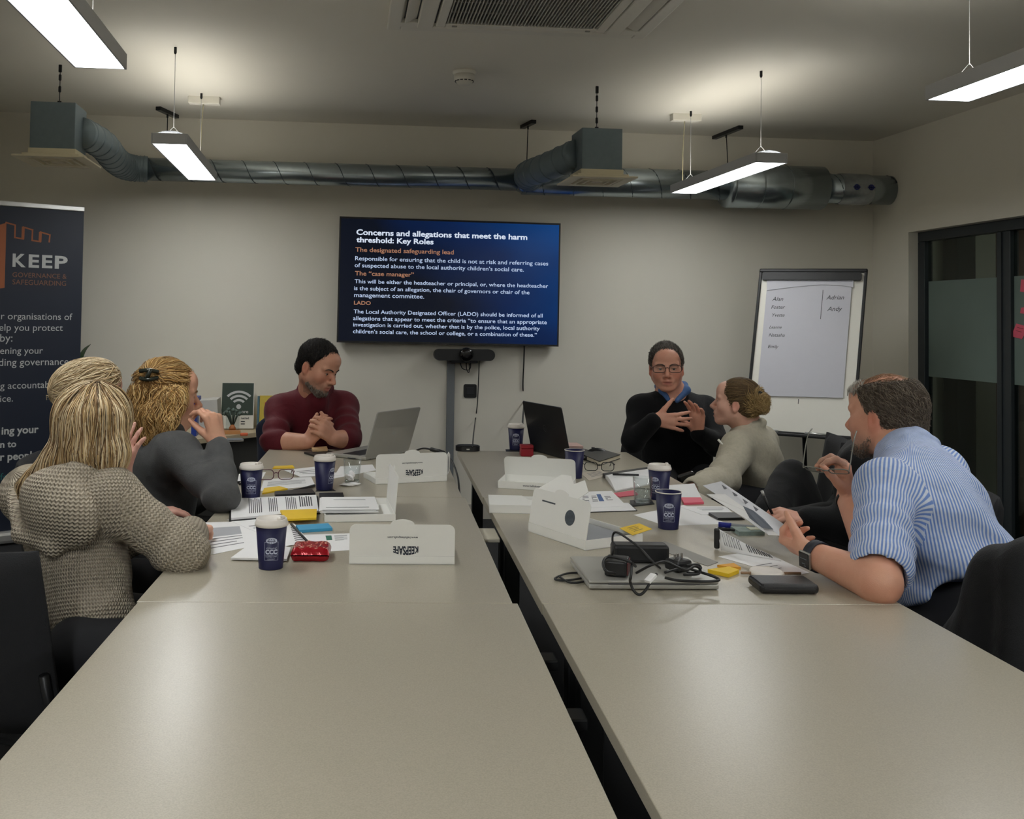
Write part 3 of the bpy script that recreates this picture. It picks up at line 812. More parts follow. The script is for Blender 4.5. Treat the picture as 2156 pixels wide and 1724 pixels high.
bf, Mb, w_, h_ = standing('document_box', 'tall blue document folder on the low cabinet, before the profile of the woman in grey', 'folder', (404, 838), (415, 838), (402, 926), (413, 926), 5.9, .2, None, lean=.0)
MB().box((0, h_ / 2, -.1), (w_, h_, .2), .002, Mb).build('cover', mat('folder_blue', (28, 58, 150), .4, var=.12), bf)
wb, Mb, w_, h_ = standing('paper_box', 'white carton on the low cabinet beside the blue folder', 'box', (417, 842), (462, 842), (418, 924), (461, 918), 6.0, .2, None, lean=.0)
MB().box((0, h_ / 2, -.1), (w_, h_, .2), .002, Mb).build('carton', mat('carton_white', (206, 204, 198), .6), wb)
c = flat(489, 913, CT)
tr = thing('terrarium', 'small glass planter with grey-green leaves on a wooden block before the green sign', 'planter', c, .1)
MB().box((0, 0, .012), (.1, .07, .024), .003).build('wooden_base', mat('pale_wood', (196, 140, 88), .5, var=.12, scale=20), tr)
g = MB()
for s in (-1, 1): g.box((s * .041, 0, .07), (.003, .058, .09)); g.box((0, s * .029, .07), (.08, .003, .09))
g.build('glass_walls', M_CLEAR, tr)
MB().lathe([(.022, .026), (.02, .04), (.01, .055), (.004, .06)], 16).build('orange_bulb', mat('bulb_orange', (206, 120, 60), .5), tr)
lv = MB()
for k in range(7):
    a = k * 2 * PI / 7 + .3; e0 = Vector((.008 * math.cos(a), .005 * math.sin(a), .055)); e1 = Vector((.05 * math.cos(a), .026 * math.sin(a), .125 + .012 * (k % 3)))
    lv.tube([e0, (e0 + e1) / 2 + Vector((0, 0, .02)), e1], .003, 6, r2=.008); lv.lathe([(.001, -.014), (.012, -.004), (.013, .004), (.001, .014)], 8, tuple(e1))
lv.build('foliage', mat('sage_leaf', (96, 112, 104), .7, var=.15), tr)
c = flat(514, 917, CT)
tag(MB().box((0, 0, .008), (.045, .03, .016), .004).build('sticky_pad', mat('neon_orange', (232, 112, 72), .6), None, c), 'small neon orange pad on the low cabinet', 'sticky notes')
c = flat(487, 928, CT)
nb = thing('notebook', 'grey notebook lying on the low cabinet behind the raised hand', 'notebook', c, .25)
MB().box((0, 0, .004), (.13, .09, .006)).build('pages', M_WHITEPL, nb); MB().box((0, 0, .0095), (.135, .095, .003), .001).build('cover', mat('cover_grey', (120, 124, 130), .5), nb)

# ---------------------------------------------------------------- things on the desks
M_PAPER = mat('paper', (240, 240, 241), .7, var=.015)
M_INK = mat('ink_grey', (110, 112, 118), .7, var=.0)
M_INKD = mat('ink_dark', (52, 54, 60), .7, var=.0)
M_CARD = mat('white_card', (238, 238, 234), .55, var=.015)
M_NAVYC = mat('cup_navy', (20, 23, 70), .45, var=.03)
M_LID = mat('cup_lid', (228, 222, 214), .4, var=.02)
M_PRINT = mat('cup_print', (196, 202, 224), .6, var=.0)
M_YEL = mat('sticky_yellow', (236, 196, 34), .6, var=.03)
M_PINK = mat('sticky_pink', (226, 96, 118), .6, var=.03)
M_SILVER = mat('laptop_silver', (176, 175, 169), .4, .35, var=.02)
M_LEATHER = mat('black_leather', (24, 24, 26), .42, var=.1, bump=.2, bscale=300)

SC = .107


def cup_r(z): return .0292 + (.0378 - .0292) * z / SC


def cup(u, v, label, lid=True, logo=0.0, brush=0.0):
    """u, v: the pixel where the front of the foot meets the desk; logo: turn of the print about the axis"""
    p = flat(u, v); d = Vector((p.x, p.y, 0)).normalized(); c = p + d * .029
    t = thing('coffee_cup', label, 'cup', c, 0, 'navy paper coffee cups')
    MB().lathe([(.0275, .004), (.0292, 0), (.0292, .002), (cup_r(SC), SC), (cup_r(SC) - .0012, SC), (cup_r(.01) - .0015, .01)], 48).build('cup_body', M_NAVYC, t)
    if lid:
        l = MB().lathe([(.0372, SC - .006), (.0402, SC - .005), (.0405, SC + .001), (.0392, SC + .0035), (.0385, SC + .005), (.037, SC + .011), (.0352, SC + .0125), (.0335, SC + .0115), (.0325, SC + .009)], 48)
        l.lathe([(.0325, SC + .0088), (.001, SC + .0088)], 48, cap=False)
        l.box((0, 0, 0), (.03, .012, .009), .004, Matrix.Rotation(-1.9, 4, 'Z') @ Matrix.Translation((0, .024, SC + .0135)), 3); l.build('lid', M_LID, t)
    else:
        r = MB().lathe([(.0378, SC - .002), (.0388, SC - .001), (.0388, SC + .0012), (.0372, SC + .0012)], 48, cap=False)
        r.lathe([(.0375, SC + .001), (.0285, .02), (.001, .02)], 48, cap=False); r.build('paper_rim', M_LID, t)
    a0 = math.atan2(-d.y, -d.x) + logo
    fl = []
    mb = MB()

    def curl(pts):
        out = []
        for a, b2 in pts:
            z = b2; r = cup_r(z) + .0005; an = a0 + a / r
            out.append((r * math.cos(an), r * math.sin(an), z))
        return out

    def text(body, wd, zc, hs=1.0, bold=0.0, shear=0.0):
        k = (body, bold, shear)
        if k not in _TXT: letters([k])
        vs, fs, w0 = _TXT[k]; s_ = wd / w0
        # refine wide letters by mapping each vertex
        mb.add(curl([(a * s_ - wd / 2, zc + b2 * s_ * hs) for a, b2 in vs]), fs)

    N = 30
    el = [(0.0136 * math.cos(2 * PI * i / N), .0715 + .0072 * math.sin(2 * PI * i / N)) for i in range(N)]
    E3 = curl(el + [(0, .0715)]); mb.add(E3, [(i, (i + 1) % N, N) for i in range(N)])
    text('CCC', .029, .040, 1.05, .05); text('A friend of', .026, .0515, 1.2, 0, .3)
    text('COFFEE CART', .028, .0318, 1.0); text('COMPANY', .018, .0262, 1.0)

    def rect(x0, x1, z0, z1):
        n = max(1, int(abs(x1 - x0) / .004)); P = []
        for i in range(n + 1):
            x = x0 + (x1 - x0) * i / n; P += [(x, z0), (x, z1)]
        C_ = curl(P); mb.add(C_, [(2 * i, 2 * i + 2, 2 * i + 3, 2 * i + 1) for i in range(n)])
    for x in (-.0168, .0162): rect(x, x + .0006, .024, .068)
    for z in (.024, .0367, .0678): rect(-.0168, .0168, z, z + .0006)
    o = mb.build('printed_logo', M_PRINT, t)
    m2 = MB()
    for k, (w_, z) in enumerate(((.014, .0745), (.02, .0705), (.014, .0668))):
        n = 5; P = []
        for i in range(n + 1):
            x = -w_ / 2 + w_ * i / n; P += [(x, z - .0008), (x, z + .0008)]
        C_ = [(x * 1.008, y * 1.008, z_) for x, y, z_ in curl(P)]; m2.add(C_, [(2 * i, 2 * i + 2, 2 * i + 3, 2 * i + 1) for i in range(n) if i % 2 == k % 2 or k == 1])
    m2.build('badge_script', M_NAVYC, o)
    return t


cup(570, 1201, 'navy coffee cup nearest the camera, beside the red packet', True, .02)
cup(528, 1055, 'navy lidded coffee cup at the left desk edge, before the dark red spectacles', True, .0)
cup(683, 1033, 'navy lidded coffee cup standing on a dark coaster before the man in dark red', True, .95)
cup(1086, 948, 'navy lidded coffee cup on a thin dark mat behind the black laptop', True, .0)
cup(1209, 1008, 'navy coffee cup without lid, half hidden behind the open white box', False, 2.4)
cup(1388, 1054, 'navy lidded coffee cup standing behind the water glass', True, -.45)
cup(1407, 1116, 'navy coffee cup without lid, alone on a white sheet', False, .05)


def quad(pts, z=None):
    return [flat(u, v, z if z is not None else TZ) for u, v in pts]


def sheet(name, label, cat, px, dz=.0004, th=.0006, m=None, lines=(), ink=None, group=None, pics=()):
    """a flat piece given by pixel corners; lines/pics are rectangles in its own 0..1 frame of the first four corners"""
    P = quad(px, TZ + dz); c = sum(P, Vector((0, 0, 0))) / len(P)
    t = thing(name, label, cat, c, 0, group)
    L = [p - c for p in P]
    MB().prism(L, (0, 0, th)).build('sheet', m or M_PAPER, t)

    def spot(s_, q): return (L[0] * (1 - s_) + L[1] * s_) * (1 - q) + (L[3] * (1 - s_) + L[2] * s_) * q + Vector((0, 0, th + .0002))
    if lines:
        mb = MB()
        for (s0, s1, q0, q1) in lines: mb.add([spot(s0, q0), spot(s0, q1), spot(s1, q1), spot(s1, q0)], [(0, 1, 2, 3)])
        mb.build('printed_text', ink or M_INK, t)
    for (rc, mm, nm) in pics:
        mb = MB(); s0, s1, q0, q1 = rc
        mb.add([spot(s0, q0), spot(s0, q1), spot(s1, q1), spot(s1, q0)], [(0, 1, 2, 3)]); mb.build(nm, mm, t)
    return t


def rows(s0, s1, q0, q1, n, fill=.5):
    return [(s0, s1 - (.08 * (k % 3 == 2)), q0 + (q1 - q0) * k / n, q0 + (q1 - q0) * (k + fill) / n) for k in range(n)]


def cols(s0, s1, q0, q1, n, fill=.5):
    return [(s0 + (s1 - s0) * k / n, s0 + (s1 - s0) * (k + fill) / n, q0 + .04 * (k % 3), q1) for k in range(n)]


def slab(name, label, cat, px, dz, th, m, group=None, bev=0.0, part='body'):
    P = quad(px, TZ + dz); c = sum(P, Vector((0, 0, 0))) / len(P); t = thing(name, label, cat, c, 0, group)
    MB().prism([p - c for p in P], (0, 0, th)).build(part, m, t); return t


# --- left row
sheet('document', 'large loose sheet with a grey diagram under the hand of the woman in knit', 'paper', ((428, 1100), (575, 1096), (602, 1136), (424, 1172)), .0004, .0005, lines=rows(.1, .5, .55, .9, 4, .25), pics=(((.12, .5, .2, .5), mat('print_pale', (176, 178, 184), .7), 'printed_diagram'),))
sheet('document', 'second loose sheet sticking out behind the near left cup', 'paper', ((478, 1094), (560, 1090), (640, 1134), (600, 1146)), .0012, .0005, lines=rows(.15, .9, .3, .8, 6, .3))
pn = sheet('document', 'narrow printed sheet with black edge right of the near left cup', 'paper', ((602, 1100), (616, 1098), (652, 1142), (600, 1150)), .002, .0006, lines=rows(.45, .9, .25, .9, 8, .4), ink=M_INKD)
slab('notepad', 'thick white notepad under the near left cup at its left', 'notepad', ((537, 1141), (612, 1156), (604, 1181), (486, 1178)), .003, .005, M_PAPER)
tag(MB().tube([flat(613, 1103, TZ + .006), flat(654, 1147, TZ + .006)], .0035, 8).build('pen', M_BLACK), 'black pen between the near left cup and the blue sticky pad', 'pen')
slab('sticky_pad', 'bright blue sticky note pad on the left desk', 'sticky notes', ((623, 1111), (691, 1107), (700, 1117), (630, 1122)), .0004, .008, mat('sticky_blue', (64, 158, 204), .6))
sheet('leaflet', 'white leaflet with a green block half hidden by the near box lid', 'paper', ((640, 1126), (738, 1123), (740, 1158), (655, 1164)), .0004, .0006, lines=rows(.64, .92, .1, .45, 6, .35), pics=(((.45, .58, .1, .38), mat('print_green', (44, 112, 92), .6), 'green_block'),))
# ring folder with printed page
p0 = quad(((486, 1056), (666, 1048), (671, 1082), (486, 1098))); c = sum(p0, Vector((0, 0, 0))) / 4
fo = thing('ring_folder', 'black folder opened at a printed page before the woman in grey', 'folder', c)
MB().prism([(p - c) * 1.04 + Vector((0, 0, .0004)) for p in p0], (0, 0, .004)).build('cover', M_BLACK, fo)
MB().prism([(p - c) * .995 + Vector((0, 0, .0045)) for p in p0], (0, 0, .006)).build('page_stack', M_PAPER, fo)
L = [(p - c) * .995 for p in p0]; mb = MB()
for (s0, s1, q0, q1) in cols(.2, .36, .05, .85, 7, .4) + cols(.43, .54, .05, .85, 5, .4) + cols(.63, .76, .05, .8, 6, .4) + cols(.79, .95, .05, .7, 6, .5):
    f_ = lambda s_, q_: (L[0] * (1 - s_) + L[1] * s_) * (1 - q_) + (L[3] * (1 - s_) + L[2] * s_) * q_ + Vector((0, 0, .0108))
    mb.add([f_(s0, q0), f_(s0, q1), f_(s1, q1), f_(s1, q0)], [(0, 1, 2, 3)])
mb.build('printed_text', M_INKD, fo)
slab('sticky_pad', 'large yellow sticky pad lying on the printed folder page', 'sticky notes', ((590, 1078), (667, 1075), (666, 1094), (600, 1097)), .0115, .006, M_YEL)
slab('spectacle_case', 'black case lying behind the printed folder', 'case', ((578, 1043), (655, 1036), (664, 1046), (580, 1050)), .0004, .014, M_LEATHER)
slab('phone', 'black phone lying behind the papers of the second box', 'phone', ((672, 1043), (722, 1042), (724, 1050), (672, 1052)), .0004, .009, M_BLACK)
# papers of the woman in grey
sheet('document', 'white sheet under the dark red spectacles', 'paper', ((556, 1009), (655, 1004), (664, 1023), (548, 1034)), .0004, .0006, lines=rows(.1, .85, .3, .7, 4, .3))
sheet('document', 'white sheet at the left desk edge behind the lidded cup', 'paper', ((503, 998), (560, 994), (552, 1008), (500, 1013)), .0004, .0006)
sheet('document', 'curling white document left of the lidded cup on its coaster', 'paper', ((598, 990), (668, 982), (720, 1000), (632, 1004)), .0014, .0006, lines=rows(.2, .9, .3, .8, 3, .3))
sheet('document', 'loose white sheets between the tumbler and the white box lid', 'paper', ((716, 982), (784, 978), (792, 990), (700, 1008)), .0004, .0006)
slab('sticky_pad', 'pale yellow sticky pad at the back of the left papers', 'sticky notes', ((578, 983), (616, 981), (620, 986), (574, 987)), .0004, .004, M_YEL)
slab('sticky_pad', 'yellow sticky pad with a folded corner before the dark red spectacles', 'sticky notes', ((556, 1030), (588, 1026), (606, 1031), (552, 1041)), .0004, .005, M_YEL)
tag(MB().tube([flat(606, 1036, TZ + .006), flat(641, 1028, TZ + .006), flat(662, 1022, TZ + .006)], .005, 8).build('marker_pen', M_BLACK), 'black marker pen lying left of the dark coaster', 'pen')
slab('coaster', 'dark square coaster under the lidded cup', 'coaster', ((668, 1029), (700, 1028), (708, 1034), (664, 1035)), .0, .0003, M_LEATHER)
tag(MB().tube([flat(504, 1019, TZ + .005), flat(517, 1016, TZ + .005)], .0045, 8).build('pen', M_BLACK), 'short black pen at the left desk edge', 'pen')


def eyeglasses(loc, M4, m, label=None, parent=None, w=.132, lens_h=.036, tl=.135, spread=0.0, name='eyeglasses'):
    """x across, y up, z out of the face; temples run to -z"""
    t = parent if parent is not None else thing(name, label, 'eyeglasses', loc)
    lw = w * .42
    fr = MB()
    for s in (-1, 1):
        cx_ = s * (w / 2 - lw / 2 - .002); rim = [M4 @ Vector((x, y, -.004 * abs(x / w * 2))) for x, y in rounded(lw, lens_h, lens_h * .38, 5, cx_, 0)]
        fr.tube(rim, .0016, 6, closed=True)
    fr.tube([M4 @ Vector(p) for p in ((-.0095, .005, 0), (0, .008, .001), (.0095, .005, 0))], .0016, 6)
    fr.build('frame', m, t)
    for s in (-1, 1):
        cx_ = s * (w / 2 - lw / 2 - .002)
        MB().prism([M4 @ Vector((x, y, -.002)) for x, y in rounded(lw - .002, lens_h - .002, lens_h * .36, 5, cx_, 0)], M4.to_3x3() @ Vector((0, 0, .0012))).build('lens', M_LENS, t)
        MB().tube(spline([M4 @ Vector(p) for p in ((s * (w / 2 - .002), .008, -.003), (s * (w / 2 + .002), .008, -.01), (s * (w / 2 + .003 + spread), .006, -tl * .7), (s * (w / 2 + .001 + spread), -.014, -tl))], 5), .0016, 6).build('temple', m, t)
    return t


c = flat(581, 1012, TZ); gm = Matrix.Rotation(.12, 4, 'Z') @ Matrix.Translation((0, 0, .0225)) @ Matrix.Rotation(PI / 2 - .02, 4, 'X')
eyeglasses(c, gm, mat('frame_red', (84, 26, 48), .3), 'dark red spectacles lying open on papers behind the lidded cup')


def tumbler(u, v, label, h=.085, r0=.027, r1=.033, water=.035, tissue=False):
    p = flat(u, v); d = Vector((p.x, p.y, 0)).normalized(); c = p + d * .027 + Vector((0, 0, .003 if water else 0))
    t = thing('drinking_glass', label, 'glass', c, 0, 'short clear tumblers')
    MB().lathe([(r0 * .8, .001), (r0, 0), (r0 + .001, .002), (r1, h), (r1 - .0018, h), (r0 - .001, .009), (.001, .008)], 36, cap=False).build('glass_wall', M_CLEAR, t)
    MB().lathe([(r0 - .001, .001), (r0, .006), (r0 - .002, .0095)], 30).build('thick_base', mat_glass('glass_base', (246, 250, 250), .3), t)
    if water:
        MB().lathe([(r0 - .002, .01), (r0 + .0008, .01 + water), (.001, .01 + water)], 30, cap=False).build('water', mat_glass('water', (246, 250, 251), .2), t)
    return t


tumbler(741, 1018, 'clear tumbler with a crumpled tissue inside, before the silver laptop', water=0)


def crumple(name, label, cat, c, rx, ry, rz, m, seed, parent=None):
    bm = bmesh.new(); bmesh.ops.create_icosphere(bm, subdivisions=3, radius=1); r_ = random.Random(seed)
    ph = [(r_.uniform(2, 5), r_.uniform(2, 5), r_.uniform(2, 5), r_.uniform(0, 6)) for _ in range(7)]
    for v in bm.verts:
        k = 1 + sum(.11 * math.sin(a * v.co.x + b_ * v.co.y + c_ * v.co.z + d_) for a, b_, c_, d_ in ph)
        v.co = Vector((v.co.x * rx * k, v.co.y * ry * k, max(-.95 * rz, v.co.z * rz * k) + rz))
    bm.verts.index_update(); mb = MB().add([v.co[:] for v in bm.verts], [[v.index for v in f.verts] for f in bm.faces], False); bm.free()
    o = mb.build(name, m, None, c); return tag(o, label, cat)


c = flat(738, 1016, TZ + .012) + Vector((0, .03, 0)); crumple('tissue', 'crumpled white tissue inside the clear tumbler', 'tissue', c, .014, .014, .016, M_PAPER, 3)
c = flat(737, 1023, TZ); crumple('tissue', 'crumpled white tissue on the desk before the tumbler', 'tissue', c, .034, .012, .006, M_PAPER, 5)

# red packet
pa = flat(610, 1184); pb = flat(692, 1184); c = (pa + pb) / 2 + Vector((.004, .046, 0)); W_ = (pb - pa).length
rp = thing('snack_packet', 'shiny red patterned packet beside the near left cup', 'packet', c, -TH)
bm = bmesh.new(); bmesh.ops.create_grid(bm, x_segments=24, y_segments=18, size=.5); vs = []; fs = []
g = {}
for side in (1, -1):
    for v in bm.verts:
        x, y = v.co.x * 2, v.co.y * 2; e = max(0, (1 - abs(x) ** 10)) ** .5 * max(0, (1 - abs(y) ** 8)) ** .5
        z = .0015 * side + (.0165 * e * side * (1 + .05 * math.sin(9 * x + 4 * y)))
        vs.append((x * W_ / 2, y * .046, max(0.0, z + .0165 if side > 0 else z + .0165)))
nv = len(bm.verts)
bm.verts.index_update()
for f in bm.faces:
    ids = [v.index for v in f.verts]; fs.append(ids); fs.append([i + nv for i in ids[::-1]])
bm.free()
mr = mat('foil_red', (168, 22, 36), .18, .25, var=.1, scale=60, bump=.5, bscale=70)
MB().add(vs, fs, True).build('pouch', mr, rp)
fl = MB(); r_ = random.Random(4)
for k in range(44):
    x, y = r_.uniform(-.9, .9), r_.uniform(-.9, .9); e = (1 - abs(x) ** 10) ** .5 * (1 - abs(y) ** 8) ** .5
    z = .0182 + .0165 * e * (1 + .05 * math.sin(9 * x + 4 * y)); s_ = r_.uniform(.0014, .003)
    a = r_.uniform(0, 3); fl.box((0, 0, 0), (s_ * 2.4, s_, .0006), 0, Matrix.Translation((x * W_ / 2, y * .046, z + .0003)) @ Matrix.Rotation(-.5 * x, 4, 'Y') @ Matrix.Rotation(a, 4, 'Z'))
fl.build('printed_speck', mat('speck_gold', (226, 176, 150), .4), rp)


# white card boxes with lids
def card_box(label, c, rz, w, d, h, lid_h, lid_a, printed=True, upside=True, line='', closed_part=False, flap=False, side=False, lid=True, line_front=False):
    t = thing('presentation_box', label, 'box', c, rz, 'white card presentation boxes'); e = .0018
    tr = MB().box((0, 0, e / 2 + .0004), (w, d, e))
    for s in (-1, 1):
        tr.box((s * (w / 2 - e), 0, h / 2 + .0004), (2 * e, d, h - .0004)); tr.box((0, s * (d / 2 - e), h / 2 + .0004), (w - 4 * e, 2 * e, h - .0004))
    tr.build('tray', M_CARD, t)
    if closed_part:
        poly = [(-w / 2, -d / 2), (w / 2, -d / 2), (w / 2, -d * .12)] + [(w * .5 - w * .5 * math.sin(a), -d * .12 + d * .3 * (1 - math.cos(a))) for a in np.linspace(.2, 1.4, 7)] + [(-w * .06, d / 2), (-w / 2, d / 2)]
        MB().prism([(x, y, h + .0006) for x, y in poly], (0, 0, e)).build('inner_flap', M_CARD, t)
    if not lid: return t
    Ml = Matrix.Translation((0, -d / 2 + .001, h + .001)) @ Matrix.Rotation(lid_a, 4, 'X')     # lid frame: y from the hinge outwards, z outer face
    R_ = .016; out = [(-w / 2, 0), (w / 2, 0)] + [(x, y) for x, y in rounded(w, lid_h, R_, 5, 0, lid_h / 2) if y > lid_h / 2]
    # insert the round finger tab in the free edge
    top = [q for q in out if q[1] > lid_h - 1e-6]; out2 = out[:2]; right = [q for q in out[2:] if q[0] > 0]; left = [q for q in out[2:] if q[0] <= 0]
    tab = [(.03 * math.cos(a) , lid_h + .013 * math.sin(a)) for a in np.linspace(.0, PI, 11)]
    out2 += right + [(.045, lid_h)] + tab + [(-.045, lid_h)] + left
    lo = MB().prism([(x, y, -e) for x, y in out2], (0, 0, e), Ml).build('lid', M_CARD, t)
    if printed:
        pr_ = MB(); sg_ = -1 if upside else 1
        wd = w * .24
        warp = lambda a, b2, W: (a, b2 * (1 + .5 * (1 - (2 * a / W - 1) ** 2)))
        o_ = Ml @ Vector((sg_ * -(w * .01) + (wd * .6 if upside else -wd * .4), lid_h * (.30 if upside else .25), .0004)); R3 = Ml.to_3x3()
        write(pr_, 'KEEPSAFE', o_, R3 @ Vector((sg_, 0, 0)), R3 @ Vector((0, sg_, 0)), width=wd, bold=.035, hs=1.35, warp=warp)
        o_ = Ml @ Vector((wd * .62 if upside else -wd * .6, lid_h * (.62 if upside else .15), .0004))
        write(pr_, 'www.hellokeepsafe.com', o_, R3 @ Vector((sg_, 0, 0)), R3 @ Vector((0, sg_, 0)), width=wd * 1.2, bold=.01)
        pr_.build('printed_name', mat('print_navy', (34, 42, 58), .6), lo)
    if flap:
        fp = [(-w * .42, lid_h), (w * .28, lid_h), (w * .36, lid_h + .028), (w * .2, lid_h + .06), (w * .08, lid_h + .04), (-.01, lid_h + .062), (-w * .2, lid_h + .06)]
        Mf = Ml @ Matrix.Translation((0, lid_h, 0)) @ Matrix.Rotation(-.55, 4, 'X') @ Matrix.Translation((0, -lid_h, 0))
        MB().prism([(x, y, -e) for x, y in fp], (0, 0, e), Mf).build('tuck_flap', M_CARD, lo)
    if side:
        Ms_ = Ml @ Matrix.Translation((w / 2, 0, 0)) @ Matrix.Rotation(1.0, 4, 'Y')
        fpx = [(0, .0), (.05, .008), (.055, lid_h * .8), (.03, lid_h - .004), (0, lid_h - .012)]
        so = MB().prism([(x, y, -e) for x, y in fpx], (0, 0, e), Ms_).build('side_flap', M_CARD, lo)
        sl = MB().prism([(.02 + .006 * math.cos(a), lid_h * .45 + .03 * math.sin(a), .0004) for a in np.linspace(0, 2 * PI, 14)[:-1]], (0, 0, .0004), Ms_); sl.build('finger_slot', M_INK, so)
    if line_front:
        lm = MB(); write(lm, 'www.hellokeepsafe.com', (w * .16, d / 2 + .0004, h * .42), (-1, 0, 0), (0, 0, 1), width=w * .38, bold=.01); lm.build('printed_line', mat('print_navy', (34, 42, 58), .6), t)
    return t


def box_at(pa, pb, label, d, **k):
    """pa, pb: pixels of the lower front corners (left, right) of the hinge side on the desk"""
    a, b2 = flat(*pa), flat(*pb); x = (b2 - a); w = x.length; x.normalize(); y = Vector((-x.y, x.x, 0)); c = (a + b2) / 2 + y * d / 2
    return card_box(label, c, math.atan2(x.y, x.x), w, d, **k)


box_at((735, 1188), (957, 1189), 'white box whose upright lid shows KEEPSAFE upside down, beside the red packet', .19, h=.02, lid_h=.078, lid_a=PI - 1.5)
box_at((791, 1020), (941, 1013), 'white box before the silver laptop, its upright lid printed KEEPSAFE upside down', .16, h=.02, lid_h=.088, lid_a=PI - 1.55, side=True)
# box with the lid standing at its right side, carrying papers
a, b2 = flat(683, 1100), flat(833, 1098); x = (b2 - a).normalized(); y = Vector((-x.y, x.x, 0)); wd = (b2 - a).length
cbx = card_box('white box holding a stack of papers, its lid standing at the right', (a + b2) / 2 + y * .13, math.atan2(x.y, x.x) + PI / 2, .26, wd, .022, .112, PI - 1.5, printed=False)
q = a + y * .02 + Vector((0, 0, .024))
ps = thing('paper_stack', 'stack of papers lying across the white box beside the printed folder', 'papers', q, math.atan2(x.y, x.x) - .02)
st = MB(); rr_ = random.Random(3)
for k in range(5): st.box((.075 + rr_.uniform(-.006, .006), .1 + rr_.uniform(-.004, .004), .0006 + k * .0022), (.17, .2, .0016), 0, Matrix.Rotation(rr_.uniform(-.03, .03), 4, 'Z'))
st.build('sheets', M_PAPER, ps)
ln = MB(); ln.box((.07, .03, .0112), (.13, .004, .0003)); ln.box((.08, .15, .0112), (.1, .003, .0003)); ln.build('printed_text', M_INK, ps)

# right row boxes
a, b2 = flat(1042, 1028), flat(1180, 1036); x = (b2 - a).normalized(); y = Vector((-x.y, x.x, 0)); W1 = .265
card_box('open white box with its lid leaning back, before the black laptop', a + x * W1 / 2 + y * .085 + Vector((.01, 0, 0)), math.atan2(x.y, x.x) + PI, W1, .16, .026, .076, PI - 1.95, printed=False, line_front=True)
a, b2 = flat(1028, 1080), flat(1150, 1084); x = (b2 - a).normalized(); y = Vector((-x.y, x.x, 0))
W1 = .25
card_box('flat white box with a thumb notch hanging over the gap side of the right desks', a + x * W1 / 2 + y * .09, math.atan2(x.y, x.x) + .04, W1, .17, .024, .1, 0, closed_part=True, lid=False)
a, b2 = flat(1234, 1160), flat(1380, 1140); x = (b2 - a).normalized(); y = Vector((-x.y, x.x, 0)); wd = .2
bxF = card_box('open white box with a yellow note inside, its lid standing at the left', a + x * wd / 2 + y * .13, math.atan2(x.y, x.x) - PI / 2, .255, wd, .026, .1, PI - 1.75, printed=False, flap=True)
lidF = [o for o in bxF.children if o.name.startswith('lid')][0]
Ml = Matrix.Translation((0, -wd / 2 + .001, .027)) @ Matrix.Rotation(PI - 1.75, 4, 'X')
dk = MB().prism([(.05 + .021 * math.cos(i * PI / 12), .045 + .021 * math.sin(i * PI / 12), .0004) for i in range(24)], (0, 0, .0003), Ml)
dk.box((-.05, .07, .0006), (.06, .004, .0004), 0, Ml)
dk.build('printed_badge', mat('print_badge', (76, 84, 92), .6, var=.5, scale=180), lidF)
mi = MB().prism([(-.115, -.09, .012), (.115, -.09, .012), (.115, .09, .012), (-.115, .09, .012)], (0, 0, .002)); mi.build('inner_card', mat('card_grey', (160, 164, 170), .6), bxF)
sheet('sticky_note', 'yellow handwritten sticky note lying across the open box', 'sticky note', ((1304, 1112), (1346, 1102), (1373, 1114), (1332, 1127)), .0285, .0008, M_YEL, lines=rows(.25, .7, .2, .85, 4, .25), ink=M_INKD)

# laptops
def laptop(label, hinge_a, hinge_b, lid_top, depth, m, base_m, logo, name='laptop', th=.006):
    """hinge_a/b: pixels of the lower lid corners on the desk; lid_top: world height vector of the lid"""
    a, b2 = flat(*hinge_a, TZ + .008), flat(*hinge_b, TZ + .008); x = (b2 - a); w = x.length; x.normalize(); y = Vector((-x.y, x.x, 0)); c = (a + b2) / 2
    t = thing(name, label, 'laptop', Vector((c.x, c.y, TZ)), math.atan2(x.y, x.x))
    MB().box((0, depth / 2, .0085), (w, depth, .014), .004).build('base', base_m, t)
    MB().box((0, depth / 2 - .015, .0162), (w * .86, depth * .42, .001)).build('keyboard', M_BLACK, t)
    Ml = Matrix.Translation((0, 0, .012)) @ Matrix.Rotation(lid_top[1], 4, 'X')
    lo = MB().prism([(p, q, -.0) for p, q in rounded(w, lid_top[0], .01, 4, 0, lid_top[0] / 2)], (0, 0, -th), Ml).build('lid', m, t)
    MB().box((0, lid_top[0] / 2, -th - .0008), (w - .016, lid_top[0] - .016, .001), 0, Ml).build('display', mat('display_dark', (14, 15, 18), .2), lo)
    return t, Ml, w, lo


t, Ml, w_, lo = laptop('silver laptop open on the far left desk, its lid back to the camera', (770, 966), (861, 948), (.205, PI / 2 + .3), .215, M_SILVER, M_SILVER, 'fruit')
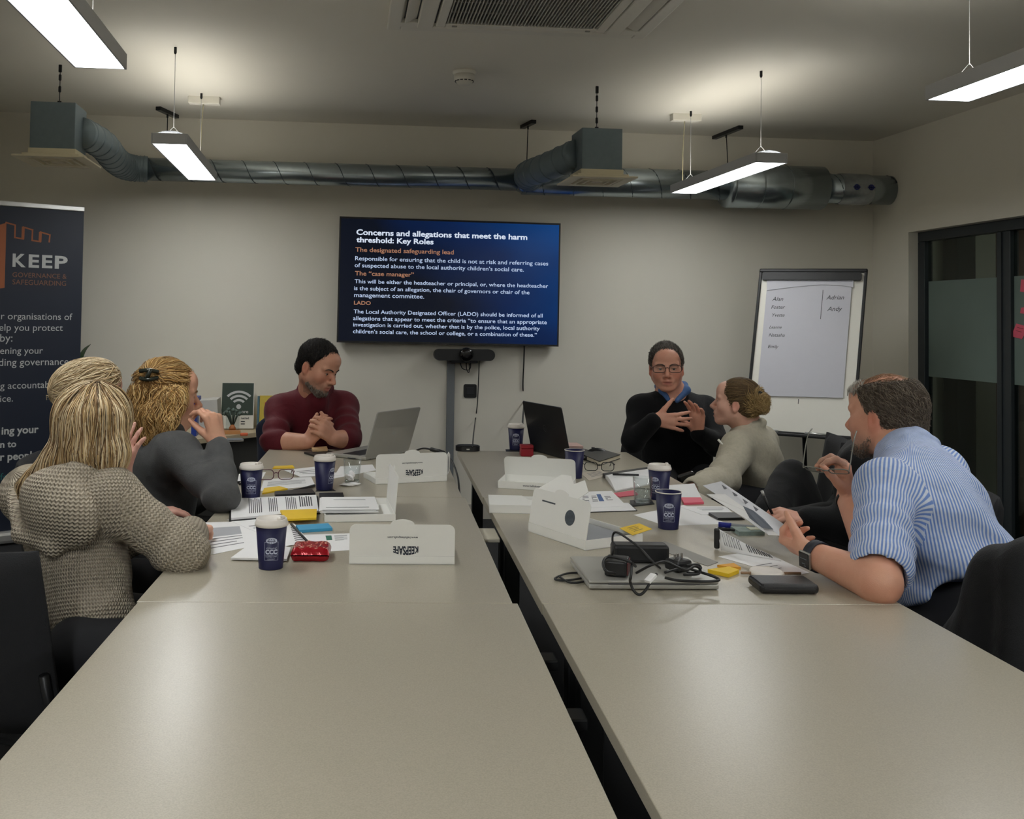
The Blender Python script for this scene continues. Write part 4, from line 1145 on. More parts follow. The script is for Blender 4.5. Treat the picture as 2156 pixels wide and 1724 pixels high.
# bitten fruit mark
lg = MB(); ap = []
for i in range(28):
    a_ = 2 * PI * i / 28; r = .0115 * (1 + .07 * math.cos(2 * a_) - .1 * max(0, math.sin(a_)) ** 8 - .05 * max(0, -math.sin(a_)) ** 8)
    px_, py_ = r * math.cos(a_), r * math.sin(a_)
    dx, dy = px_ - .0135, py_ - .001
    if dx * dx + dy * dy < .0058 ** 2:
        k = .0058 / max(1e-6, math.hypot(dx, dy)); px_, py_ = .0135 + dx * k, .001 + dy * k
    ap.append((px_, py_ + .1, .0003))
lg.prism(ap, (0, 0, .0003), Ml); lg.prism([(.001, .1135, .0003), (.0015, .118, .0003), (.005, .121, .0003), (.0052, .116, .0003)], (0, 0, .0003), Ml)
lg.build('lid_logo', mat('logo_pale', (206, 206, 202), .25, .3), lo)
t, Ml, w_, lo = laptop('black laptop open on the far right desk, its lid back to the camera', (1118, 945), (1200, 967), (.225, PI / 2 + .22), .22, mat('laptop_black', (27, 28, 30), .4, var=.04), M_BLACK, 'ring')
rg = MB(); rg.tube([Ml @ Vector((.014 * math.cos(i * PI / 16), .115 + .014 * math.sin(i * PI / 16), .0006)) for i in range(32)], .0009, 5, closed=True)
write(rg, 'DELL', Ml @ Vector((-.0095, .111, .0008)), Ml.to_3x3() @ Vector((1, 0, 0)), Ml.to_3x3() @ Vector((0, 1, 0)), width=.019, bold=.02)
rg.build('lid_logo', mat('logo_grey', (72, 74, 78), .3, .5), lo)

# far left small things
c = flat(672, 957); slab('tablet', 'dark tablet lying behind the lidded cup', 'tablet', ((640, 955), (690, 951), (720, 960), (662, 962)), .0004, .008, M_BLACK)
slab('cookie', 'small pale biscuit on the dark tablet under the clasped hands', 'biscuit', ((656, 946), (688, 944), (690, 950), (658, 951)), .0095, .01, mat('biscuit', (206, 172, 128), .8, var=.15, scale=90, bump=.4))
sheet('document', 'white sheet left of the silver laptop', 'paper', ((712, 951), (775, 947), (772, 959), (722, 960)), .0004, .0008)
pts = [flat(780, 966, TZ + .004), flat(740, 965, TZ + .004), flat(730, 961, TZ + .004), flat(752, 958, TZ + .004), flat(770, 961, TZ + .004)]
tag(MB().tube(spline(pts, 6), .0025, 6).build('charging_cable', M_BLACK), 'thin black cable curling left of the silver laptop', 'cable')
pts = [flat(858, 962, TZ + .01), deep(872, 951, 4.05), deep(890, 944, 3.95), deep(912, 947, 3.88), deep(935, 953, 3.8), deep(952, 972, 3.7), deep(963, 1000, 3.6), deep(966, 1020, 3.52), deep(968, 1050, 3.5)]
ck = thing('adapter_cable', 'black adapter cable arching over the box and down into the desk gap', 'cable', pts[0])
MB().tube([p - pts[0] for p in spline(pts, 8)], .0038, 8).build('cord', M_BLACK, ck)
MB().tube([p - pts[0] for p in (deep(908, 946, 3.88), deep(934, 953, 3.8))], .0085, 10).build('connector', M_BLACK, ck)
MB().tube([p - pts[0] for p in (deep(924, 950, 3.84), deep(933, 953, 3.81))], .0089, 10).build('blue_collar', mat('connector_blue', (34, 44, 92), .4), ck)
a, b2 = flat(962, 951), flat(1011, 950); c = (a + b2) / 2; w_ = (b2 - a).length
mc = thing('table_microphone', 'black table microphone at the far corner of the right desks', 'microphone', c + Vector((0, .03, 0)), -.1)
MB().prism([(x, y, .001) for x, y in rounded(w_, .075, .034, 8)], (0, 0, .022)).build('body', M_BLACK, mc)
MB().prism([(x, y, .023) for x, y in rounded(w_ - .012, .063, .03, 8)], (0, 0, .003)).build('speaker_grille', mat('grille_black', (30, 32, 34), .7), mc)
MB().box((0, -.038, .011), (.014, .0012, .005)).build('logo_mark', mat('logo_pale', (206, 206, 202)), mc)

# right far things
slab('phone', 'thin dark mat under the cup behind the black laptop', 'mat', ((1064, 946), (1128, 946), (1130, 951), (1066, 951)), .0, .0003, M_LEATHER)['category'] = 'mat'
c = flat(1111, 961); rb = thing('ring_box', 'small red cube box at the foot of the black laptop', 'box', c + Vector((0, .025, 0)), -.06)
MB().box((0, 0, .0165), (.056, .05, .033), .003).build('lower_shell', mat('box_red', (158, 24, 40), .4), rb); MB().box((0, 0, .042), (.057, .051, .016), .003).build('upper_shell', mat('box_red', (158, 24, 40), .4), rb)
for k, (z, col) in enumerate(((.0004, (196, 150, 146)), (.0134, (210, 176, 166)))):
    c = flat(1213, 953); bk = thing('book', ('pink paperback at the bottom of the pile behind the cup without lid', 'paler pink paperback on top of the pile behind the cup without lid')[k], 'book', c + Vector((0, .1, z)), -.1 + .06 * k, 'pink books')
    MB().box((0, 0, .006), (.088, .13, .010)).build('pages', M_PAPER, bk)
    cv = mat('pink_cover_%d' % k, col, .5); m_ = MB(); m_.box((0, 0, .0006), (.09, .132, .0012)); m_.box((0, 0, .0116), (.09, .132, .0012)); m_.box((0, -.0662, .006), (.09, .0012, .012)); m_.build('cover', cv, bk)
c = flat(1262, 959); ms_ = thing('computer_mouse', 'black mouse lying behind the black notebook', 'mouse', c + Vector((0, .03, 0)), 1.2)
bm = bmesh.new(); bmesh.ops.create_uvsphere(bm, u_segments=20, v_segments=12, radius=1)
for v in bm.verts: v.co = Vector((v.co.x * .03, v.co.y * .052, max(0, v.co.z) * .03 + .001))
bm.verts.index_update(); MB().add([v.co[:] for v in bm.verts], [[v.index for v in f.verts] for f in bm.faces], True).build('shell', M_BLACK, ms_); bm.free()
MB().box((0, .02, .03), (.006, .016, .006), .002).build('scroll_wheel', mat('wheel_grey', (70, 70, 72)), ms_)
pts = [flat(1272, 956, TZ + .006), flat(1282, 952, TZ + .004), flat(1290, 958, TZ + .003), flat(1278, 962, TZ + .003)]
tag(MB().tube(spline(pts, 6), .002, 6).build('mouse_cable', M_BLACK), 'short black cable curl beside the mouse', 'cable')
P = quad(((1225, 965), (1268, 955), (1306, 966), (1262, 981))); c = sum(P, Vector((0, 0, 0))) / 4; nb = thing('notebook', 'black hardback notebook behind the open white box', 'notebook', c)
MB().prism([(p - c) * .97 + Vector((0, 0, .003)) for p in P], (0, 0, .014)).build('pages', mat('page_cream', (206, 198, 178), .7), nb)
MB().prism([p - c + Vector((0, 0, .0005)) for p in P], (0, 0, .0025)).build('back_cover', M_LEATHER, nb); MB().prism([p - c + Vector((0, 0, .017)) for p in P], (0, 0, .003)).build('front_cover', M_LEATHER, nb)
c = flat(1262, 994); eyeglasses(c, Matrix.Rotation(-.15, 4, 'Z') @ Matrix.Translation((0, 0, .0225)) @ Matrix.Rotation(PI / 2 - .02, 4, 'X'), M_BLACK, 'black spectacles lying behind the cup without lid', w=.12, lens_h=.034)
sheet('document', 'cream sheets under the black spectacles', 'paper', ((1222, 996), (1268, 989), (1296, 998), (1240, 1012)), .0004, .0008, mat('paper_cream', (208, 198, 184), .7), lines=rows(.2, .8, .2, .8, 4, .3))
# open magazine
P = quad(((1272, 1004), (1368, 990), (1384, 1018), (1296, 1036))); c = sum(P, Vector((0, 0, 0))) / 4; mg = thing('open_book', 'thick open book behind the water glass', 'book', c)
L = [p - c for p in P]; mb = MB(); N = 10; vs = []
for i in range(N + 1):
    s_ = i / N; h_ = .006 + .014 * math.sin(PI * min(1, s_ * 1.15)) ** .7
    for q_ in (0, 1):
        p = (L[0] * (1 - s_) + L[3] * s_) * (1 - q_) + (L[1] * (1 - s_) + L[2] * s_) * q_; vs += [p + Vector((0, 0, .001)), p + Vector((0, 0, h_))]
fs = []
for i in range(N):
    a_ = 4 * i; b_ = 4 * (i + 1); fs += [(a_ + 1, b_ + 1, b_ + 3, a_ + 3), (a_, a_ + 2, b_ + 2, b_), (a_, b_, b_ + 1, a_ + 1), (a_ + 2, a_ + 3, b_ + 3, b_ + 2)]
fs += [(0, 1, 3, 2), (4 * N, 4 * N + 2, 4 * N + 3, 4 * N + 1)]
mb.add(vs, fs).build('page_block', M_PAPER, mg)
MB().prism([(L[0] * 1.06), (L[1] * 1.03), (L[1] * .9 + L[2] * .1), (L[0] * .88 + L[3] * .12)], (0, 0, .014)).build('dark_cover', M_BLACK, mg)
mb = MB(); write(mb, 'lorem', (0, 0, 0), (1, 0, 0), (0, 1, 0), width=.01) if False else None
mb = MB()
for k in range(3):
    s_ = .35 + .07 * k; h_ = .0065 + .014 * math.sin(PI * min(1, s_ * 1.15)) ** .7
    a_ = L[0] * (1 - s_) + L[3] * s_; b_ = L[1] * (1 - s_) + L[2] * s_; p1 = a_ * .9 + b_ * .1; p2 = a_ * .3 + b_ * .7; n_ = (L[3] - L[0]).normalized() * .003
    mb.add([p1 + Vector((0, 0, h_)), p1 + n_ + Vector((0, 0, h_ + .0004)), p2 + n_ + Vector((0, 0, h_ + .0004)), p2 + Vector((0, 0, h_))], [(0, 1, 2, 3)])
mb.build('printed_text', M_INKD, mg)
tag(MB().tube([flat(1290, 998, TZ + .024), flat(1345, 1000, TZ + .026)], .004, 8).build('pen', M_BLACK), 'black pen lying across the open book', 'pen')
sheet('sticky_note', 'pink sticky notes left of the water glass', 'sticky note', ((1285, 1040), (1335, 1033), (1344, 1042), (1305, 1047)), .0004, .002, M_PINK)
slab('sticky_pad', 'pink sticky pad right of the two cups', 'sticky notes', ((1434, 1051), (1475, 1051), (1482, 1061), (1440, 1063)), .0004, .007, M_PINK)
sheet('document', 'white sheet behind the pink sticky pad', 'paper', ((1400, 1022), (1462, 1018), (1478, 1050), (1430, 1052)), .0004, .0006)
slab('coaster', 'dark square coaster under the water glass', 'coaster', ((1326, 1055), (1368, 1050), (1378, 1062), (1330, 1067)), .0004, .003, M_LEATHER)
tumbler(1353, 1063, 'clear tumbler half full of water on a dark coaster')
sheet('magazine', 'printed magazine sheet with a blue square left of the water glass', 'magazine', ((1200, 1036), (1288, 1034), (1320, 1066), (1186, 1070)), .0034, .0008, lines=rows(.12, .24, .3, .75, 5, .5) + rows(.3, .42, .3, .75, 5, .5) + rows(.48, .58, .3, .7, 5, .5) + rows(.74, .86, .35, .65, 4, .5), pics=(((.6, .69, .2, .66), mat('print_blue', (72, 104, 160), .6), 'blue_square'),))
P = quad(((1186, 1062), (1325, 1060), (1342, 1076), (1194, 1081))); c = sum(P, Vector((0, 0, 0))) / 4
mgz = thing('ring_folder', 'black-edged folder of papers between the flat box and the right cup', 'folder', c)
MB().prism([p - c + Vector((0, 0, .0004)) for p in P], (0, 0, .0018)).build('cover', M_BLACK, mgz); MB().prism([(p - c) * .97 + Vector((0, 0, .0023)) for p in P], (0, 0, .0008)).build('page_stack', M_PAPER, mgz)
sheet('document', 'large white sheet under the right cup without lid', 'paper', ((1334, 1084), (1440, 1063), (1532, 1103), (1400, 1107)), .0, .0003)
sheet('document', 'pale printed sheet behind the large white sheet', 'paper', ((1430, 1066), (1528, 1066), (1545, 1082), (1478, 1084)), .0006, .0006, lines=rows(.3, .9, .2, .6, 3, .3))
slab('tablet', 'dark tablet between the white sheet and the raised booklet', 'tablet', ((1492, 1083), (1548, 1083), (1570, 1094), (1512, 1095)), .0012, .007, M_BLACK)
for k, (pa, pb, cap, body, lab, split) in enumerate((((1513, 1104), (1590, 1111), (26, 40, 150), (150, 156, 160), 'grey highlighter with blue cap on the right desk', .35), ((1512, 1113), (1562, 1117), (20, 20, 24), (20, 20, 24), 'black pen in front of the blue capped highlighter', .5))):
    a, b2 = flat(*pa, TZ + .008), flat(*pb, TZ + .008); t = thing('highlighter' if k == 0 else 'pen', lab, 'pen', a)
    MB().tube([Vector((0, 0, 0)), (b2 - a) * split], .008 - .003 * k, 10).build('cap', mat('cap_%d' % k, cap, .4), t); MB().tube([(b2 - a) * split, b2 - a], .0068 - .003 * k, 10).build('barrel', mat('barrel_%d' % k, body, .4), t)
P = quad(((1538, 1116), (1600, 1119), (1610, 1127), (1556, 1128))); c = sum(P, Vector((0, 0, 0))) / 4
pq = thing('tissue_pack', 'small clear packet with pale green contents beside the pens', 'packet', c); MB().prism([p - c for p in P], (0, 0, .012)).build('wrap', mat('wrap_green', (150, 170, 166), .2, var=.3, scale=60), pq)
MB().prism([(p - c) * .5 + Vector((.02, 0, .0122)) for p in P], (0, 0, .002)).build('label', mat('wrap_cream', (196, 200, 170), .4), pq)
# papers of the man in the striped shirt
sheet('document', 'white printed sheets under the arm of the man in the striped shirt', 'paper', ((1512, 1172), (1600, 1158), (1704, 1206), (1662, 1215)), .0004, .0008, lines=rows(.1, .6, .5, .8, 3, .2))
P = quad(((1514, 1158), (1640, 1180), (1632, 1192), (1516, 1172))); c = sum(P, Vector((0, 0, 0))) / 4
bk = thing('open_booklet', 'booklet opened at a printed page curling up with a black spine', 'booklet', c + Vector((0, 0, .0016)))
L = [p - c for p in P]; vs = []; fs = []; N = 12
for i in range(N + 1):
    s_ = i / N; a_ = L[0] * (1 - s_) + L[1] * s_; h_ = .052 * (1 - s_) ** 1.3 + .003
    vs += [a_ + Vector((0, .02, h_)), a_ + Vector((0, .004, h_ * .55)), a_ + Vector((0, -.012, .001))]
    if i: o_ = 3 * i; fs += [(o_ - 3, o_ - 2, o_ + 1, o_), (o_ - 2, o_ - 1, o_ + 2, o_ + 1)]
o = MB().add(vs, fs, True).build('curled_page', M_PAPER, bk); so = o.modifiers.new('thick', 'SOLIDIFY'); so.thickness = .0012
mb = MB()
for i in range(1, 11):
    if i in (5,): continue
    for e_ in (0.0, .45):
        s_ = (i + e_) / N; a_ = L[0] * (1 - s_) + L[1] * s_; h_ = .052 * (1 - s_) ** 1.3 + .003; w_ = Vector((.0028, 0, 0))
        mb.add([a_ + Vector((0, .0165, h_ * .9 + .0012)), a_ + w_ + Vector((0, .0165, h_ * .9 + .0012)), a_ + w_ + Vector((0, -.006, h_ * .25 + .0014)), a_ + Vector((0, -.006, h_ * .25 + .0014))], [(0, 3, 2, 1)])
mb.build('printed_text', M_INKD, bk)
MB().box((L[0].x - .004, L[0].y + .006, .028), (.014, .012, .054), .004).build('spine', M_BLACK, bk)
slab('sticky_pad', 'yellow sticky pad beside the closed silver laptop', 'sticky notes', ((1490, 1206), (1536, 1200), (1556, 1207), (1534, 1216)), .0006, .009, M_YEL)
slab('sticky_pad', 'orange sticky pad behind the yellow one by the closed laptop', 'sticky notes', ((1510, 1194), (1545, 1190), (1560, 1199), (1532, 1198)), .0006, .006, mat('sticky_orange', (226, 160, 40), .6))
tag(MB().tube([flat(1560, 1206, TZ + .005), flat(1686, 1207, TZ + .005)], .0032, 8).build('pencil', mat('pencil_wood', (150, 120, 92), .5)), 'brown pencil lying before the striped arm', 'pencil')
c = flat(1626, 1217); lid_ = thing('cup_lid', 'white plastic cup lid lying flat behind the black wallet', 'lid', c + Vector((0, .03, 0)))
MB().lathe([(.039, 0), (.041, .002), (.041, .006), (.037, .012), (.034, .011)], 40).build('rim', M_LID, lid_)
sheet('document', 'grey folded sheet behind the black chargers', 'paper', ((1368, 1152), (1400, 1140), (1512, 1184), (1490, 1192)), .0004, .0012, mat('paper_grey', (150, 148, 142), .7))
# wallet
a, b2 = flat(1606, 1253), flat(1731, 1254); x = (b2 - a); w_ = x.length; c = (a + b2) / 2 + Vector((0, .045, 0)); wl = thing('wallet', 'black leather zip wallet at the near edge of the right things', 'wallet', c, -TH - .03)
MB().box((0, 0, .0125), (w_, .085, .022), .009, seg=4).build('shell', M_LEATHER, wl)
zp = MB(); zp.box((0, -.0428, .0125), (w_ - .02, .0012, .003)); zp.box((-w_ / 2 + .0005, 0, .0125), (.0012, .06, .003)); zp.build('zip', mat('zip_grey', (58, 58, 60), .4, .5), wl)
# closed laptop with chargers on top
a, b2 = flat(1240, 1242), flat(1514, 1243); x = (b2 - a); w_ = x.length; x.normalize(); y = Vector((-x.y, x.x, 0)); c = (a + b2) / 2 + y * .11; ang = math.atan2(x.y, x.x)
lt = thing('closed_laptop', 'closed silver laptop under a heap of black chargers', 'laptop', c, ang)
MB().box((0, 0, .0075), (w_, .22, .011), .003).build('base', M_SILVER, lt); MB().box((0, 0, .018), (w_, .22, .0075), .003).build('lid', M_SILVER, lt)
MB().box((0, -.105, .0137), (w_ * .7, .012, .003)).build('hinge', mat('hinge_grey', (90, 90, 92), .4, .4), lt)
LTZ = .0222
Mt = Matrix.Translation(c + Vector((0, 0, LTZ))) @ Matrix.Rotation(ang, 4, 'Z')
on = lambda u, v, z=0: flat(u, v, TZ + LTZ + z)
p_ = on(1309, 1216, .0); pb_ = thing('power_brick', 'black charger brick with a dark red face on the closed laptop', 'charger', p_ + Vector((0, .035, .0005)), ang - .35)
MB().box((0, 0, .018), (.05, .07, .034), .004).build('brick', M_BLACK, pb_); MB().box((.0262, 0, .018), (.002, .06, .028)).build('red_label', mat('label_red', (92, 40, 42), .5), pb_)
p_ = on(1352, 1186, 0); pb2 = thing('docking_station', 'long black docking box at the back of the charger heap', 'dock', p_ + Vector((0, .02, .0005)), ang - .03)
MB().box((0, 0, .022), (.135, .05, .042), .007).build('case', M_BLACK, pb2)
p_ = on(1431, 1203, 0); pb3 = thing('plug_adapter', 'black plug with metal pins in the charger heap', 'plug', p_ + Vector((0, .01, .0005)), .4)
MB().box((0, 0, .014), (.05, .045, .026), .007).build('plug_body', M_BLACK, pb3)
pins = MB()
for k in (-1, 0, 1): pins.box((k * .011, .002 * (k == 0), .032), (.005, .004, .014), .001)
pins.build('pins', mat('pin_metal', (186, 184, 180), .25, .8), pb3)


def cable(label, pxz, r=.003, name='charger_cable', k=7, m=None):
    P = [on(u, v, z) for u, v, z in pxz]; return tag(MB().tube(spline(P, k), r, 7).build(name, m or M_BLACK), label, 'cable', 'charger cables')


cable('black cable loop standing up left of the charger brick', ((1284, 1190, .005), (1290, 1160, .05), (1290, 1128, .07), (1300, 1121, .08), (1330, 1140, .07), (1352, 1158, .055), (1372, 1180, .05), (1390, 1196, .03)), .0026)
cable('thick black cable arching from the brick to the left of the heap', ((1296, 1208, .02), (1276, 1202, .03), (1270, 1184, .04), (1280, 1172, .045), (1302, 1175, .045), (1325, 1182, .05), (1338, 1192, .03)), .0034)
cable('black cable hanging over the front of the closed laptop', ((1330, 1190, .04), (1328, 1214, .03), (1327, 1225, .012), (1334, 1243, -.006), (1346, 1252, -.014), (1358, 1244, -.006), (1370, 1225, .008), (1382, 1208, .02)), .0032)
cable('black cable coil lying at the right end of the closed laptop', ((1400, 1205, .012), (1440, 1196, .014), (1480, 1206, .012), (1508, 1216, .009), (1512, 1222, .006), (1480, 1224, .006), (1430, 1222, .006), (1400, 1216, .008)), .0032)
cable('black cable bundle wound across the charger heap', ((1340, 1206, .016), (1370, 1190, .045), (1400, 1182, .05), (1424, 1192, .04), (1446, 1200, .03), (1462, 1192, .03), (1474, 1198, .02), (1470, 1208, .01), (1440, 1210, .012)), .003)
cable('black cable curl at the far right of the charger heap', ((1445, 1190, .02), (1468, 1188, .02), (1476, 1196, .014), (1462, 1206, .008), (1446, 1204, .01)), .0026)
P = [flat(u, v, TZ + .004) for u, v in ((1244, 1210), (1215, 1206), (1190, 1208), (1168, 1218), (1186, 1222), (1220, 1218), (1240, 1214), (1230, 1224), (1200, 1226), (1178, 1214))]
tag(MB().tube(spline(P, 7), .0026, 6).build('charger_cable', M_BLACK), 'black cable ends curling out left of the closed laptop', 'cable', 'charger cables')
p_ = on(1370, 1217, .02); tg = thing('cable_tag', 'white paper tag round a charger cable', 'tag', p_, ang + .6); MB().box((0, 0, 0), (.026, .016, .007), .001, Matrix.Rotation(-.5, 4, 'Y')).build('label', M_PAPER, tg)
# sticky notes on the glass
for k, (px, lab) in enumerate((((( 2150, 588), (2185, 590), (2185, 618), (2148, 614)), 'upper pink sticky note on the frosted glass at the right edge'), (((2150, 648), (2186, 640), (2184, 666), (2148, 659)), 'middle pink sticky note on the frosted glass at the right edge'),
                              (((2140, 681), (2166, 688), (2152, 714), (2129, 708)), 'lower tilted pink sticky note on the frosted glass'))):
    P = [onside(u, v, RX + .0855) for u, v in px]; c = sum(P, Vector((0, 0, 0))) / 4; t = thing('sticky_note', lab, 'sticky note', c, 0, 'pink notes on the glass')
    MB().prism([p - c for p in P], (-.001, 0, 0)).build('paper', M_PINK, t)
    if k == 2:
        mb = MB(); L = [p - c for p in P]
        for q_ in (.25, .5):
            a_ = L[0] * (1 - q_) + L[3] * q_; b_ = L[1] * (1 - q_) + L[2] * q_
            mb.tube([a_ * .8 + b_ * .2 + Vector((-.0015, 0, 0)), a_ * .3 + b_ * .7 + Vector((-.0015, 0, 0))], .0012, 4)
        mb.build('handwriting', mat('ink_red', (120, 30, 40), .6), t)

# ---------------------------------------------------------------- chairs
M_CHAIR = mat('chair_fabric', (26, 27, 30), .85, var=.15, scale=120, bump=.3, bscale=400)
M_CHFR = mat('chair_frame', (30, 31, 33), .4, .5)


def chair(label, x, y, face, group='black meeting chairs', hb=.86, tilt=.16):
    """x, y in the desk frame; face: direction the sitter looks, angle in the desk frame"""
    t = thing('meeting_chair', label, 'chair', T(x, y, 0), face - TH - PI / 2, group)
    MB().box((0, 0, .43), (.46, .45, .05), .025, seg=3).build('seat', M_CHAIR, t)
    bk = MB(); Mb = Matrix.Translation((0, -.225, .47)) @ Matrix.Rotation(tilt, 4, 'X')
    nx, nz = 12, 10; vs = []; fs = []; Hb = hb - .47
    for side in (0, 1):
        for i in range(nx + 1):
            for k in range(nz + 1):
                u_ = i / nx * 2 - 1; v_ = k / nz; wv = .225 * (1 - .10 * v_ - (.06 * max(0, v_ - .75) * 4) ** 2)
                cur = -.05 * (1 - u_ * u_); th = .022 * (1 - abs(u_) ** 6) * (1 - abs(2 * v_ - 1) ** 8) + .004
                vs.append(Mb @ Vector((u_ * wv, cur + (th if side else -th), v_ * Hb)))
    n1 = (nx + 1) * (nz + 1)
    for i in range(nx):
        for k in range(nz):
            a = i * (nz + 1) + k; q = (a, a + 1, a + nz + 2, a + nz + 1); fs.append(q); fs.append(tuple(n1 + j for j in q[::-1]))
    rim = [i * (nz + 1) for i in range(nx + 1)] + [nx * (nz + 1) + k for k in range(1, nz + 1)] + [i * (nz + 1) + nz for i in range(nx - 1, -1, -1)] + [k for k in range(nz - 1, 0, -1)]
    for a, b_ in zip(rim, rim[1:] + rim[:1]): fs.append((a, b_, b_ + n1, a + n1))
    bk.add(vs, fs, True).build('backrest', M_CHAIR, t)
    for s in (-1, 1):
        MB().tube([(s * .2, -.16, .405), (s * .215, -.235, .45), (s * .21, -.27, .6)], .011, 8).build('back_support', M_CHFR, t)
        MB().tube([(s * .2, .18, .41), (s * .225, .22, .002)], .011, 8).build('leg', M_CHFR, t)
        MB().tube([(s * .2, -.18, .41), (s * .225, -.25, .002)], .011, 8).build('leg', M_CHFR, t)
    return t


# ---------------------------------------------------------------- soft shapes: distance fields turned into one skin
def nrm(v): v = np.asarray(v, float); return v / (np.linalg.norm(v) + 1e-12)


class Cone:
    def __init__(s, a, b, ra, rb=None, n=None, f=1.0, ref=None):
        s.ref = ref
        s.a = np.array(a, float); s.b = np.array(b, float); s.ra = ra; s.rb = ra if rb is None else rb
        s.n = None if n is None else nrm(n); s.f = f; R = max(s.ra, s.rb)
        s.lo = np.minimum(s.a, s.b) - R; s.hi = np.maximum(s.a, s.b) + R

    def par(s, P):
        q = P - s.a
        if s.n is not None: q = q + (q @ s.n)[..., None] * s.n * (1 / s.f - 1)
        ab = s.b - s.a
        if s.n is not None: ab = ab + (ab @ s.n) * s.n * (1 / s.f - 1)
        t = np.clip((q @ ab) / max(ab @ ab, 1e-9), 0, 1)
        return q, ab, t

    def d(s, P):
        q, ab, t = s.par(P)
        d = np.linalg.norm(q - t[..., None] * ab, axis=-1) - (s.ra + (s.rb - s.ra) * t)
        return d if s.n is None else d * (.5 + .5 * s.f)

    def uv(s, P):
        q, ab, t = s.par(P); L = np.linalg.norm(ab); ax = ab / max(L, 1e-9)
        r_ = q - t[..., None] * ab; e = np.array([0, 0, 1.0]) if abs(ax[2]) < .8 else np.array([1.0, 0, 0])
        x = nrm(np.cross(ax, e)) if s.ref is None else nrm(s.ref - ax * (s.ref @ ax)); y = np.cross(ax, x)
        return np.stack([(q @ ax), np.arctan2(r_ @ y, r_ @ x) * (s.ra + s.rb) / 2], -1)


class Ell:
    def __init__(s, c, r, ax=None):
        s.c = np.array(c, float); s.r = np.array(r, float); s.ax = np.eye(3) if ax is None else np.array(ax, float)
        e = np.sqrt(((s.ax.T * s.r) ** 2).sum(1)); s.lo = s.c - e; s.hi = s.c + e

    def d(s, P):
        q = (P - s.c) @ s.ax.T; k0 = np.linalg.norm(q / s.r, axis=-1); k1 = np.linalg.norm(q / s.r ** 2, axis=-1)
        return k0 * (k0 - 1) / np.maximum(k1, 1e-6)

    def uv(s, P):
        q = (P - s.c) @ s.ax.T
        return np.stack([q[..., 2], np.arctan2(q[..., 1], q[..., 0]) * (s.r[0] + s.r[1]) / 2], -1)


class Slab:
    """half space cut: everything beyond the plane"""
    def __init__(s, c, n, R=.3): s.c = np.array(c, float); s.n = nrm(n); s.lo = s.c - R; s.hi = s.c + R
    def d(s, P): return -((P - s.c) @ s.n)


def vnoise(P, seed=0):
    P = np.asarray(P, np.float64); I = np.floor(P).astype(np.int64); F_ = P - I; F_ = F_ * F_ * (3 - 2 * F_)
    def h(ix, iy, iz):
        n = (ix * 374761393 + iy * 668265263 + iz * 2147483647 + seed * 1274126177) & 0xffffffff
        n = ((n ^ (n >> 13)) * 1274126177) & 0xffffffff
        return ((n ^ (n >> 16)) & 0xffff) / 65535.0
    out = 0
    for dx in (0, 1):
        for dy in (0, 1):
            for dz in (0, 1):
                w_ = (F_[..., 0] if dx else 1 - F_[..., 0]) * (F_[..., 1] if dy else 1 - F_[..., 1]) * (F_[..., 2] if dz else 1 - F_[..., 2])
                out = out + w_ * h(I[..., 0] + dx, I[..., 1] + dy, I[..., 2] + dz)
    return out * 2 - 1


